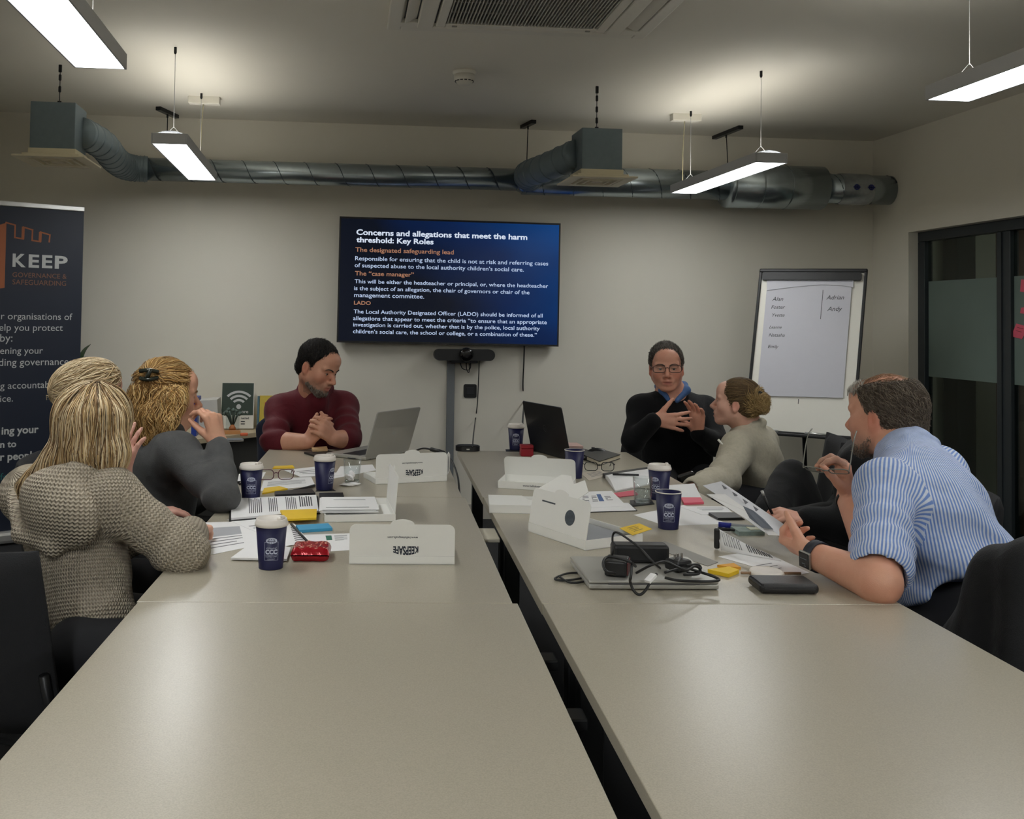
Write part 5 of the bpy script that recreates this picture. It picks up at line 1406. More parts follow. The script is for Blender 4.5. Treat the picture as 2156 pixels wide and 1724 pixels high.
class Field:
    """ops: list of (kind, primitive, blend); kind '+' joins, '-' cuts"""
    def __init__(s, ops, h, disp=None, pad=0.0):
        s.ops = ops; s.h = h
        adds = [p for k, p, b_ in ops if k == '+']
        lo = np.min([p.lo for p in adds], 0) - 4 * h - pad; hi = np.max([p.hi for p in adds], 0) + 4 * h + pad
        n = np.ceil((hi - lo) / h).astype(int) + 1; s.lo = lo; s.n = n
        D = np.full(n, .5, np.float32); ax = [lo[i] + h * np.arange(n[i]) for i in range(3)]
        for kind, p, k in ops:
            m_ = k + 4 * h + pad
            i0 = np.maximum(np.floor((p.lo - m_ - lo) / h).astype(int), 0); i1 = np.minimum(np.ceil((p.hi + m_ - lo) / h).astype(int) + 1, n)
            if np.any(i1 <= i0): continue
            sl = tuple(slice(a, b_) for a, b_ in zip(i0, i1))
            P = np.stack(np.meshgrid(*[ax[i][sl[i]] for i in range(3)], indexing='ij'), -1)
            d = p.d(P); E_ = D[sl]
            if kind == '-':
                hh = np.maximum(k - np.abs(E_ + d), 0) / max(k, 1e-6); D[sl] = np.maximum(E_, -d) + hh * hh * k * .25
            else:
                hh = np.maximum(k - np.abs(E_ - d), 0) / max(k, 1e-6); D[sl] = np.minimum(E_, d) - hh * hh * k * .25
        if disp is not None:
            I = np.argwhere(np.abs(D) < .03); P = lo + I * h
            D[tuple(I.T)] += disp(P).astype(np.float32)
        s.D = D

    def at(s, P):
        q = np.clip((P - s.lo) / s.h, 0, np.array(s.n) - 1.001); I = q.astype(int); F_ = q - I; o = 0
        for dx in (0, 1):
            for dy in (0, 1):
                for dz in (0, 1):
                    w_ = (F_[:, 0] if dx else 1 - F_[:, 0]) * (F_[:, 1] if dy else 1 - F_[:, 1]) * (F_[:, 2] if dz else 1 - F_[:, 2])
                    o = o + w_ * s.D[I[:, 0] + dx, I[:, 1] + dy, I[:, 2] + dz]
        return o

    def grad(s, P):
        e = s.h * .9; g = np.stack([s.at(P + np.eye(3)[i] * e) - s.at(P - np.eye(3)[i] * e) for i in range(3)], -1)
        return g / (np.linalg.norm(g, axis=-1, keepdims=True) + 1e-9)

    def mesh(s, smooth=1):
        D = s.D; S = D < 0; n = S.shape
        cnt = np.zeros((n[0] - 1, n[1] - 1, n[2] - 1), np.int8)
        for dx in (0, 1):
            for dy in (0, 1):
                for dz in (0, 1): cnt += S[dx:n[0] - 1 + dx, dy:n[1] - 1 + dy, dz:n[2] - 1 + dz]
        A = np.argwhere((cnt > 0) & (cnt < 8)); cid = np.full(cnt.shape, -1, np.int32); cid[tuple(A.T)] = np.arange(len(A))
        pos = np.zeros((len(A), 3)); w_ = np.zeros(len(A))
        co = [(x, y, z) for x in (0, 1) for y in (0, 1) for z in (0, 1)]
        val = {c: D[A[:, 0] + c[0], A[:, 1] + c[1], A[:, 2] + c[2]].astype(float) for c in co}
        for a in co:
            for ax in range(3):
                if a[ax] == 0:
                    b_ = list(a); b_[ax] = 1; b_ = tuple(b_); va, vb = val[a], val[b_]; mk = (va < 0) != (vb < 0)
                    t = np.where(mk, va / np.where(mk, va - vb, 1), 0)
                    p = np.array(a, float)[None] + t[:, None] * (np.array(b_, float) - np.array(a, float))[None]
                    pos[mk] += p[mk]; w_[mk] += 1
        V = s.lo + (A + pos / w_[:, None]) * s.h; Q = []
        for ax in range(3):
            u, v = (ax + 1) % 3, (ax + 2) % 3
            sl0 = [slice(None)] * 3; sl1 = [slice(None)] * 3; sl0[ax] = slice(0, -1); sl1[ax] = slice(1, None)
            E_ = np.argwhere(S[tuple(sl0)] != S[tuple(sl1)]); E_ = E_[(E_[:, u] > 0) & (E_[:, v] > 0) & (E_[:, u] < n[u] - 1) & (E_[:, v] < n[v] - 1)]
            ins = S[tuple(E_.T)]; c = []
            for du, dv in ((-1, -1), (0, -1), (0, 0), (-1, 0)):
                q = E_.copy(); q[:, u] += du; q[:, v] += dv; c.append(cid[tuple(q.T)])
            c = np.stack(c, 1); c[~ins] = c[~ins][:, ::-1]; Q.append(c)
        Q = np.concatenate(Q); Q = Q[(Q >= 0).all(1)]
        for _ in range(smooth):
            acc = np.zeros_like(V); cn = np.zeros(len(V))
            for i in range(4):
                a, b_ = Q[:, i], Q[:, (i + 1) % 4]
                np.add.at(acc, a, V[b_]); np.add.at(acc, b_, V[a]); np.add.at(cn, a, 1); np.add.at(cn, b_, 1)
            V = V * .62 + .38 * acc / np.maximum(cn, 1)[:, None]
        return V, Q


def solid(V, Q, name, m, parent, col=None, vec=None, smooth=True):
    """numpy mesh in world places -> object under its thing"""
    o0 = np.array(parent.location) if parent is not None else np.zeros(3)
    me = bpy.data.meshes.new(name); k = Q.shape[1]
    me.vertices.add(len(V)); me.vertices.foreach_set('co', (V - o0).astype(np.float32).ravel())
    me.loops.add(Q.size); me.loops.foreach_set('vertex_index', Q.astype(np.int32).ravel())
    me.polygons.add(len(Q)); me.polygons.foreach_set('loop_start', np.arange(0, Q.size, k, dtype=np.int32)); me.polygons.foreach_set('loop_total', np.full(len(Q), k, np.int32))
    me.update(calc_edges=True); me.polygons.foreach_set('use_smooth', np.full(len(Q), smooth))
    if col is not None:
        a = me.attributes.new('tone', 'FLOAT_COLOR', 'POINT'); c4 = np.ones((len(V), 4), np.float32); c4[:, :3] = col; a.data.foreach_set('color', c4.ravel())
    if vec is not None:
        a = me.attributes.new('weave', 'FLOAT_VECTOR', 'CORNER'); v3 = np.zeros((Q.size, 3), np.float32); v3[:, :2] = vec.reshape(-1, 2); a.data.foreach_set('vector', v3.ravel())
    me.materials.append(m); o = bpy.data.objects.new(name, me); COL.objects.link(o)
    if parent is not None: o.parent = parent
    return o


def weave(V, Q, ops):
    """cloth coordinates: along and around the nearest limb"""
    pr_ = [p for k, p, b_ in ops if k == '+']; C = V[Q]; M = C.mean(1); best = np.full(len(M), 9.0); out = np.zeros(C.shape[:2] + (2,))
    for p in pr_:
        d = p.d(M); mk = d < best; best[mk] = d[mk]; c = p.uv(C[mk]); m_ = p.uv(M[mk])
        per = PI * (p.ra + p.rb) if isinstance(p, Cone) else PI * (p.r[0] + p.r[1])
        c[..., 1] -= np.round((c[..., 1] - m_[:, None, 1]) / per) * per; out[mk] = c
    return out


# ---------------------------------------------------------------- anatomy
def L3(c): return np.array(lin(c)[:3])


class Head:
    """f forward, r the sitter's right, u up; origin between the eyes' level and the ears"""
    def __init__(s, pos, fwd, up=(0, 0, 1), sc=1.0):
        s.o = np.array(pos, float); s.f = nrm(fwd); u = np.array(up, float); s.u = nrm(u - s.f * (u @ s.f)); s.r = np.cross(s.f, s.u); s.k = sc

    def p(s, f, r, u): return s.o + s.k * (s.f * f + s.r * r + s.u * u)

    def loc(s, V): q = (V - s.o) / s.k; return np.stack([q @ s.f, q @ s.r, q @ s.u], -1)

    def ell(s, c, rad): return Ell(s.p(*c), np.array(rad) * s.k, [s.f, s.r, s.u])

    def cone(s, a, b_, ra, rb=None): return Cone(s.p(*a), s.p(*b_), ra * s.k, None if rb is None else rb * s.k)

    def skin(s, neck, fem=False, neckr=.055, heavy=0.0, mouth_open=0.0):
        j = .9 if fem else 1.0
        O = [('+', s.ell((-.012, 0, .03), (.097, .076, .087)), .0), ('+', s.ell((.026, 0, -.03), (.064, .061 + heavy * .01, .082)), .025)]
        for q in (-1, 1):
            O += [('+', s.cone((-.005, q * .052 * j, -.055), (.062, q * .022 * j, -.1), .021 + heavy * .006, .016), .03), ('+', s.ell((.052, q * .046, -.03), (.026, .022, .024)), .03)]
        O += [('+', s.ell((.074, 0, -.101), (.019, .02 * j, .016)), .022), ('+', s.ell((.064, 0, .05), (.036, .055, .04)), .03)]
        for q in (-1, 1): O += [('+', s.cone((.0735, q * .05, .0165), (.088, q * .013, .0125), .0105 if not fem else .008), .014)]
        for q in (-1, 1): O += [('-', s.ell((.1, q * .032, -.003), (.0165, .0185, .0125)), .014)]
        for q in (-1, 1): O += [('+', s.ell((.0765, q * .032, -.004), (.0128, .0155, .011)), .005)]
        for q in (-1, 1): O += [('-', s.cone((.0875, q * .0435, -.0055), (.091, q * .0225, -.006), .0042), .0015)]
        O += [('+', s.cone((.086, 0, .008), (.1155, 0, -.036), .0078, .0118), .012)]
        for q in (-1, 1): O += [('+', s.ell((.102, q * .0145, -.041), (.013, .0095, .0088)), .006), ('-', s.ell((.1085, q * .0085, -.0525), (.007, .0044, .0045)), .003)]
        O += [('+', s.ell((.083, 0, -.066), (.018, .03, .02)), .02)]
        O += [('+', s.cone((.088, .02, -.0725), (.0985, 0, -.0665), .0048, .0058), .006), ('+', s.cone((.088, -.02, -.0725), (.0985, 0, -.0665), .0048, .0058), .006)]
        O += [('+', s.cone((.087, .016, -.079), (.0955, 0, -.081), .0055, .007), .006), ('+', s.cone((.087, -.016, -.079), (.0955, 0, -.081), .0055, .007), .006)]
        O += [('-', s.cone((.096, .021, -.0745), (.1035, 0, -.0738), .0028 + mouth_open), .003), ('-', s.cone((.096, -.021, -.0745), (.1035, 0, -.0738), .0028 + mouth_open), .003)]
        for q in (-1, 1):
            O += [('+', s.ell((-.012, q * .079, -.012), (.019, .0085, .031)), .008), ('+', s.ell((-.006, q * .078, -.036), (.011, .007, .012)), .008), ('-', s.ell((-.009, q * .088, -.01), (.010, .006, .019)), .005)]
        O += [('+', Cone(s.p(-.026, 0, -.06), neck, (.047 if fem else .054) * s.k, neckr), .035)]
        return O

    def tone(s, V, base, red=(190, 96, 78), lips=(166, 92, 84), stubble=None, seed=1):
        q = s.loc(V); C = np.tile(L3(base), (len(V), 1)); R_ = L3(red)
        def mixin(mk, c): C[:] = C * (1 - mk[:, None]) + c[None] * mk[:, None]
        n = vnoise(V * 38, seed) * .5 + .5
        mixin(.25 * n, R_ * .85)
        for g in (-1, 1): mixin(.45 * np.exp(-(((q[:, 0] - .062) / .03) ** 2 + ((q[:, 1] - g * .045) / .022) ** 2 + ((q[:, 2] + .035) / .024) ** 2)), R_)
        mixin(.5 * np.exp(-(((q[:, 0] - .11) / .015) ** 2 + (q[:, 1] / .016) ** 2 + ((q[:, 2] + .04) / .018) ** 2)), R_)
        for g in (-1, 1): mixin(.55 * np.exp(-(((q[:, 0] + .01) / .03) ** 2 + ((q[:, 1] - g * .082) / .012) ** 2 + ((q[:, 2] + .015) / .035) ** 2)), R_)
        for g in (-1, 1): mixin(.85 * np.exp(-(((q[:, 0] - .09) / .012) ** 4 + ((q[:, 1] - g * .033) / .0145) ** 4 + ((q[:, 2] + .0025) / .0026) ** 2)), L3((58, 42, 36)))
        mixin(.8 * np.exp(-((np.maximum(0, .088 - q[:, 0]) / .006) ** 2 + (q[:, 1] / .021) ** 4 + ((q[:, 2] + .0745) / .0105) ** 4)), L3(lips))
        if stubble is not None:
            lower = 1 / (1 + np.exp((q[:, 2] + .055 + .35 * np.maximum(0, .05 - q[:, 0])) / .008)); lower *= (q[:, 2] > -.14) * (q[:, 0] > -.02)
            mo = np.exp(-((np.maximum(0, .085 - q[:, 0]) / .006) ** 2 + (q[:, 1] / .022) ** 4 + ((q[:, 2] + .0745) / .0095) ** 4))
            mixin(.6 * lower * (1 - mo) * (.75 + .25 * vnoise(V * 300, 5)), L3(stubble))
        return C

    def eyes(s, parent, iris=(70, 52, 36)):
        for q in (-1, 1):
            c = s.p(.0758, q * .032, -.005); n_, m_ = 20, 14; V = []; Cc = []
            gz = nrm(s.f - s.r * 0)
            for i in range(m_ + 1):
                th = PI * i / m_
                for k in range(n_):
                    ph = 2 * PI * k / n_; d = s.f * math.cos(th) + (s.r * math.cos(ph) + s.u * math.sin(ph)) * math.sin(th)
                    V.append(c + d * .0117 * s.k); Cc.append((.012, .01, .01) if th < .25 else L3(iris) if th < .52 else (.55, .52, .49))
            Q = np.array([(i * n_ + k, i * n_ + (k + 1) % n_, (i + 1) * n_ + (k + 1) % n_, (i + 1) * n_ + k) for i in range(m_) for k in range(n_)])
            solid(np.array(V), Q, 'eye', M_EYE, parent, col=np.array(Cc))

    def brows(s, parent, m, th=.0032):
        for q in (-1, 1):
            P = [Vector(s.p(*c)) - Vector(parent.location) for c in ((.0975, q * .011, .0125), (.0965, q * .025, .0185), (.0905, q * .041, .0195), (.081, q * .054, .013))]
            MB().tube(spline(P, 5), th * s.k, 6, r2=th * .5 * s.k).build('eyebrow', m, parent)


def hand(W, d, n, right=True, L=.185, curl=((.3, .4, .3),) * 4, spread=.08, thumb=(.55, .75, .2), tb=.35, k=.004, wr=.026):
    """W wrist, d towards the fingers, n out of the palm, right: which hand"""
    d = nrm(d); n = nrm(np.array(n) - d * (np.array(n) @ d)); sd = np.cross(d, n) * (1 if right else -1); S_ = L / .19
    W = np.array(W, float); O = []
    kn = []
    for i in range(4):
        K = W + d * (.098 - .004 * abs(i - 1) - .004 * (i == 3)) * S_ + sd * (.031 - .0205 * i) * S_ - n * .003 * S_ * (1 - .5 * (i in (1, 2)))
        kn.append(K); O.append(('+', Cone(W + sd * (.016 - .0105 * i) * S_ + d * .008 * S_, K, .0145 * S_, .0112 * S_), .012))
    O.append(('+', Cone(W + d * .03 * S_ + n * .004, W + d * .08 * S_ + n * .002, .02 * S_, .02 * S_, sd, 1.0), .012))
    for i, ln in enumerate((.073, .081, .076, .06)):
        c = curl[i] if i < len(curl) else curl[-1]; sp = (1.4 - i) * spread; dd = nrm(d * math.cos(sp) + sd * math.sin(sp)); P = kn[i]; a = 0
        for j, (fr_, r0, r1) in enumerate(((.44, .0098, .0088), (.31, .0088, .0079), (.25, .0079, .0066))):
            a += c[j]; v = dd * math.cos(a) + n * math.sin(a); Qp = P + v * ln * fr_ * S_
            O.append(('+', Cone(P, Qp, r0 * S_, r1 * S_), k)); P = Qp
    B = W + d * .022 * S_ + sd * .02 * S_ + n * .006 * S_
    td = nrm(sd * thumb[0] + d * thumb[1] + n * thumb[2]); P1 = B + td * .042 * S_
    O.append(('+', Cone(B, P1, .0165 * S_, .0125 * S_), .012))
    t2 = nrm(td + d * tb * .6 + n * tb * .3); P2 = P1 + t2 * .034 * S_; O.append(('+', Cone(P1, P2, .0118 * S_, .0102 * S_), .005))
    t3 = nrm(t2 + d * tb * .5 + n * tb * .3); O.append(('+', Cone(P2, P2 + t3 * .027 * S_, .0102 * S_, .0078 * S_), .004))
    return O


def torso(P, C, N, SL, SR, fwd, rp=.15, rc=.16, f=.7, sh=.07, ad=0.0):
    fwd = nrm(fwd); P, C, N, SL, SR = (np.array(q, float) for q in (P, C, N, SL, SR))
    mid = (P + C) / 2
    P = P.copy(); P[2] = max(P[2], .49 + rp)
    O = [('+', Cone(P, C, rp + ad, rc + ad, fwd, f), .04), ('+', Cone(SL, SR, sh + ad, None), .06)]
    for S_ in (SL, SR): O += [('+', Cone(C + (S_ - C) * .3, S_, .1 + ad, sh + ad, fwd, .85), .05), ('+', Cone(N, S_, .05 + ad * .7, sh * .85 + ad), .04)]
    return O


# hair strands laid over a hair mass
def strands(F, starts, dirfn, nseg, seg, r, off=.002, jit=.12, parent=None, name='hair', m=None, pal=None, taper=.75, seedv=0, lenvar=.3, wave=None, lift=0.0):
    g = np.random.default_rng(seedv); P = np.array(starts, float); n = len(P); paths = [P.copy()]
    ph = g.uniform(0, 6.28, n); J = g.normal(0, jit, (n, 3)); ls = 1 + g.uniform(-lenvar, lenvar, n); ofs = off * g.uniform(.3, 1.6, n); prev = None
    for i in range(nseg):
        gr = F.grad(P); dv = F.at(P); P = P - gr * (dv - ofs - lift * i)[:, None] * .8
        if i == 0: paths[0] = P.copy()
        D = dirfn(P, i, ph) + J
        if wave: D = D + np.cross(gr, D) * (wave[0] * np.sin(ph + i * wave[1]))[:, None]
        t = D - gr * (D * gr).sum(1)[:, None] * .9; t /= np.linalg.norm(t, axis=1, keepdims=True) + 1e-9
        if prev is not None: t = .5 * t + .5 * prev; t /= np.linalg.norm(t, axis=1, keepdims=True) + 1e-9
        prev = t; P = P + t * (seg * ls)[:, None]; paths.append(P.copy())
    X = np.stack(paths, 1); K = nseg + 1                       # n, K, 3
    Tn = np.gradient(X, axis=1); Tn /= np.linalg.norm(Tn, axis=2, keepdims=True) + 1e-9
    G = F.grad(X.reshape(-1, 3)).reshape(X.shape); B = np.cross(Tn, G); B /= np.linalg.norm(B, axis=2, keepdims=True) + 1e-9; G = np.cross(B, Tn)
    rr = r * (1 - taper * (np.linspace(0, 1, K) ** 2))[None, :, None] * g.uniform(.6, 1.3, n)[:, None, None]
    ring = np.stack([X + B * rr * 1.5, X + G * rr, X - B * rr * 1.5], 2)     # n, K, 3, 3
    V = ring.reshape(-1, 3); idx = np.arange(n * K * 3).reshape(n, K, 3); Q = []
    for a in range(3):
        b_ = (a + 1) % 3; Q.append(np.stack([idx[:, :-1, a], idx[:, :-1, b_], idx[:, 1:, b_], idx[:, 1:, a]], -1).reshape(-1, 4))
    col = None
    if pal is not None:
        pal = np.array([L3(c) for c in pal]); a = g.uniform(0, len(pal) - 1.001, n); i0 = a.astype(int); c = pal[i0] * (1 - (a - i0))[:, None] + pal[i0 + 1] * (a - i0)[:, None]
        col = np.repeat(c, K * 3, 0)
    return V, np.concatenate(Q)[:, ::-1], col


def surf(F, n, keep, seedv=0, V=None):
    if V is None: V, _ = F.mesh(0)
    V = V[keep(V)]; g = np.random.default_rng(seedv)
    return V[g.integers(0, len(V), n)] + g.normal(0, F.h * .5, (n, 3))


def merge(*ms):
    V = []; Q = []; C = []; o = 0
    for v, q, c in ms: V.append(v); Q.append(q + o); C.append(c); o += len(v)
    return np.concatenate(V), np.concatenate(Q), np.concatenate(C)


def hair_of(parent, F, strand_sets, base_col, m):
    V, Q = F.mesh(1); c = np.tile(L3(base_col), (len(V), 1)) * (1 + .25 * vnoise(V * 60, 3))[:, None]
    V, Q, C = merge((V, Q, c), *strand_sets); return solid(V, Q, 'hair', m, parent, col=C)


def attr_mat(name, rough, spec=.4, bump=None, sss=0.0, sheen=0.0, aniso=0.0):
    m = mat(name, (128, 128, 128), rough, var=.05, scale=90, spec=spec, attr='tone', sheen=sheen, bump=bump[0] if bump else 0, bscale=bump[1] if bump else None)
    if sss:
        b_ = m.node_tree.nodes['Principled BSDF']; b_.inputs['Subsurface Weight'].default_value = sss; b_.inputs['Subsurface Radius'].default_value = (.9, .35, .2); b_.inputs['Subsurface Scale'].default_value = .008
    return m


M_SKIN = attr_mat('skin', .5, .4, (.12, 420), .0)
M_EYE = attr_mat('eye', .12, .6)
M_HAIR = attr_mat('hair_strands', .55, .3)

# ---------------------------------------------------------------- people
J = lambda u, v, y: np.array(deep(u, v, y))
DOWN = np.array([0, 0, -1.0])
M_TROU = mat('trousers_dark', (24, 25, 30), .85, var=.12, scale=60)
M_SHOE = mat('shoe_black', (20, 20, 21), .45)


def cloth(name, rgb, rough=.85, kind=None, rgb2=None, period=.006, folds=.35):
    m = bpy.data.materials.new(name); m.use_nodes = True; nt = m.node_tree; nd = nt.nodes; lk = nt.links; b = nd['Principled BSDF']
    b.inputs['Roughness'].default_value = rough; b.inputs['Specular IOR Level'].default_value = .25; b.inputs['Sheen Weight'].default_value = .08
    tc = nd.new('ShaderNodeTexCoord'); nz = nd.new('ShaderNodeTexNoise'); nz.inputs['Scale'].default_value = 70; nz.inputs['Detail'].default_value = 4; lk.new(tc.outputs['Object'], nz.inputs['Vector'])
    mp = nd.new('ShaderNodeMapRange'); mp.inputs['To Min'].default_value = .82; mp.inputs['To Max'].default_value = 1.14; lk.new(nz.outputs['Fac'], mp.inputs['Value'])
    mx = nd.new('ShaderNodeMix'); mx.data_type = 'RGBA'; mx.blend_type = 'MULTIPLY'; mx.inputs[0].default_value = 1; mx.inputs[6].default_value = lin(rgb); lk.new(mp.outputs[0], mx.inputs[7]); lk.new(mx.outputs[2], b.inputs['Base Color'])
    at_ = nd.new('ShaderNodeAttribute'); at_.attribute_name = 'weave'; sp = nd.new('ShaderNodeSeparateXYZ'); lk.new(at_.outputs['Vector'], sp.inputs[0])

    def math_(op, a, c=None, k=None):
        n = nd.new('ShaderNodeMath'); n.operation = op
        if hasattr(a, 'node'): lk.new(a, n.inputs[0])
        else: n.inputs[0].default_value = a
        if op == 'MULTIPLY_ADD': n.inputs[2].default_value = -1.3
        if c is not None:
            if hasattr(c, 'node'): lk.new(c, n.inputs[1])
            else: n.inputs[1].default_value = c
        return n.outputs[0]
    n2 = nd.new('ShaderNodeTexNoise'); n2.inputs['Scale'].default_value = 11; n2.inputs['Detail'].default_value = 1; n2.inputs['Distortion'].default_value = .6; lk.new(tc.outputs['Object'], n2.inputs['Vector'])
    rg_ = math_('POWER', math_('SUBTRACT', 1.0, math_('ABSOLUTE', math_('MULTIPLY_ADD', n2.outputs['Fac'], 2.6))), 2.0); h = math_('MULTIPLY', rg_, folds * .3)
    if kind == 'stripe':
        ph = math_('MULTIPLY', sp.outputs['Y'], 2 * PI / period); s_ = math_('SINE', ph)
        r = nd.new('ShaderNodeMapRange'); r.inputs['From Min'].default_value = -.35; r.inputs['From Max'].default_value = .35; lk.new(s_, r.inputs['Value'])
        c2 = nd.new('ShaderNodeMix'); c2.data_type = 'RGBA'; lk.new(r.outputs[0], c2.inputs[0]); c2.inputs[6].default_value = lin(rgb); c2.inputs[7].default_value = lin(rgb2); lk.new(c2.outputs[2], mx.inputs[6])
    bp = nd.new('ShaderNodeBump'); bp.inputs['Strength'].default_value = .6; bp.inputs['Distance'].default_value = .02
    if kind == 'knit':
        a = math_('MULTIPLY', sp.outputs['X'], 2 * PI / .0092); c = math_('MULTIPLY', sp.outputs['Y'], 2 * PI / .0105)
        zig = math_('MULTIPLY', math_('SINE', c), 1.1); rows_ = math_('SINE', math_('ADD', a, zig)); k2 = math_('ABSOLUTE', math_('SINE', math_('MULTIPLY', c, .5)))
        kn = math_('MULTIPLY', math_('ADD', rows_, math_('MULTIPLY', k2, 1.2)), .5)
        b2 = nd.new('ShaderNodeBump'); b2.inputs['Strength'].default_value = 1.0; b2.inputs['Distance'].default_value = .0055; lk.new(kn, b2.inputs['Height'])
        b3 = nd.new('ShaderNodeBump'); b3.inputs['Strength'].default_value = .5; b3.inputs['Distance'].default_value = .002
        n3 = nd.new('ShaderNodeTexNoise'); n3.inputs['Scale'].default_value = 500; lk.new(tc.outputs['Object'], n3.inputs['Vector']); lk.new(n3.outputs['Fac'], b3.inputs['Height']); lk.new(b2.outputs[0], b3.inputs['Normal']); lk.new(b3.outputs[0], bp.inputs['Normal'])
        c2 = nd.new('ShaderNodeMix'); c2.data_type = 'RGBA'; r = nd.new('ShaderNodeMapRange'); r.inputs['From Min'].default_value = -.6; r.inputs['From Max'].default_value = .7; lk.new(kn, r.inputs['Value']); lk.new(r.outputs[0], c2.inputs[0])
        c2.inputs[6].default_value = lin(rgb2); c2.inputs[7].default_value = lin(rgb); lk.new(c2.outputs[2], mx.inputs[6])  # valleys between stitches darker: shade put into the yarn colour
    if kind in ('fine', 'fleece'):
        n3 = nd.new('ShaderNodeTexNoise'); n3.inputs['Scale'].default_value = 420 if kind == 'fine' else 160; lk.new(tc.outputs['Object'], n3.inputs['Vector'])
        b3 = nd.new('ShaderNodeBump'); b3.inputs['Strength'].default_value = .35; b3.inputs['Distance'].default_value = .003; lk.new(n3.outputs['Fac'], b3.inputs['Height']); lk.new(b3.outputs[0], bp.inputs['Normal'])
    lk.new(h, bp.inputs['Height']); lk.new(bp.outputs[0], b.inputs['Normal'])
    return m


def folds(amp, fr, seedv, dirs=()):
    """wrinkle displacement: soft noise plus ridges across the given directions around given places"""
    def f(P):
        d = amp * vnoise(P * fr, seedv) * .6
        w_ = vnoise(P * fr * .6, seedv + 3)
        for (c, v, rad, k, a) in dirs:
            q = P - np.array(c); g = np.exp(-(np.linalg.norm(q, axis=-1) / rad) ** 2); s_ = np.sin((q @ nrm(v)) * k + 2.2 * w_)
            d = d + a * g * np.abs(s_) ** .7 * np.sign(s_)
        return d
    return f


def make_cloth(parent, name, ops, h, m, disp=None, cuts=(), smooth=1, wops=None):
    F = Field(ops + [('-', c, k) for c, k in cuts], h, disp); V, Q = F.mesh(smooth); return solid(V, Q, name, m, parent, vec=weave(V, Q, wops or ops)), F


def legs(parent, P, fwd, m=None, spread=.1, waist=0.0):
    fwd = nrm([fwd[0], fwd[1], 0]); r = np.cross(fwd, [0, 0, 1.0]); O = []
    for s in (-1, 1):
        hp = np.array([P[0], P[1], .565]) + r * s * .09; kn = hp + fwd * .4 + r * s * (spread - .06); kn[2] = .54; ft = kn + fwd * .02; ft[2] = .1
        O += [('+', Cone(hp, kn, .088, .065), .04), ('+', Cone(kn, ft, .06, .045), .02)]
        sh = MB(); a = Vector(ft - np.array(parent.location)); a.z = .045; q = Vector(fwd)
        sh.tube([a - q * .07, a - q * .02, a + q * .08, a + q * .16], .042, 12, r2=.03); sh.build('shoe', M_SHOE, parent)
    if waist: O.append(('+', Ell([P[0], P[1], .58], (waist, waist, .15)), .04))
    V, Q = Field(O, .014).mesh(1); solid(V, Q, 'trousers', m or M_TROU, parent)


def person(label, P): return thing('person', label, 'person', (P[0], P[1], 0), 0)


def skin_of(parent, ops, h, H, base, extra=(), **k):
    F = Field(ops, h); V, Q = F.mesh(1); C = H.tone(V, base, **k)
    for fn in extra: C = fn(V, C)
    return solid(V, Q, 'body', M_SKIN, parent, col=C), F


def arm(S_, E_, W, r=(.05, .043, .042, .03)):
    return [('+', Cone(S_, E_, r[0], r[1]), .02), ('+', Cone(E_, W, r[2], r[3]), .015)]


def short_mass(H, t=.008, front=(.078, .066), slope=(.8, -.6), nape=-.07, temple=True):
    O = [('+', H.ell((-.014, 0, .032), (.0985 + t, .0775 + t, .087 + t)), 0), ('+', H.ell((-.05, 0, -.03), (.055 + t, .062 + t, .05)), .02)]
    O.append(('-', Slab(H.p(front[0], 0, front[1]), H.f * slope[0] + H.u * slope[1]), .012))
    O.append(('-', Slab(H.p(0, 0, nape), -H.u + H.f * .4), .01))
    for s in (-1, 1):
        O.append(('-', H.ell((-.004, s * .085, -.022), (.022, .022, .036)), .006))
        if temple: O.append(('-', H.ell((.066, s * .07, .0), (.045, .04, .06)), .01))
    return O


def comb(H, v, out=.25):
    """direction in head axes"""
    D = nrm(H.f * v[0] + H.r * v[1] + H.u * v[2])
    return lambda P, i, ph: np.tile(D, (len(P), 1))


# ---- woman in chunky knit, nearest on the left
P = J(192, 1395, 2.32); C = J(156, 1120, 2.44); N = J(168, 985, 2.47); SL = J(62, 1040, 2.62); SR = J(232, 1052, 2.34); F_ = np.array([.69, .73, 0])
t = person('person in chunky oatmeal knit with long straight blonde hair, back to the camera', P)
EL, WL = J(170, 1185, 2.72), J(292, 1130, 2.72); ER, WR = J(384, 1160, 2.33), J(402, 1124, 2.53)
H = Head(J(203, 900, 2.47), (.62, .78, -.12), (.1, .1, 1), .9)
sk = H.skin(N, True, .045) + [('+', Cone(N, C, .06, .1), .05)] + arm(SL, EL, WL) + arm(SR, ER, WR)
sk += hand(WR, WR - ER + np.array([.05, .06, .0]), (-.1, .1, -1), True, .17, ((.5, .9, .5), (.6, .9, .5), (.7, .9, .5), (.8, .9, .5)), .02, (.5, .8, .1))
sk += hand(WL, (.8, .5, 0), (0, 0, -1), False, .17)
skin_of(t, sk, .0042, H, (222, 176, 152), red=(206, 124, 104))
kt = torso(P, C, N + np.array([0, 0, -.02]), SL, SR, F_, .125, .14, .74, .062)
karm = [('+', Cone(SR, ER, .066, .06), .03), ('+', Cone(ER, WR, .057, .046), .03), ('+', Cone(SL, EL, .066, .06), .03), ('+', Cone(EL, WL, .056, .046), .03)]
kt += karm
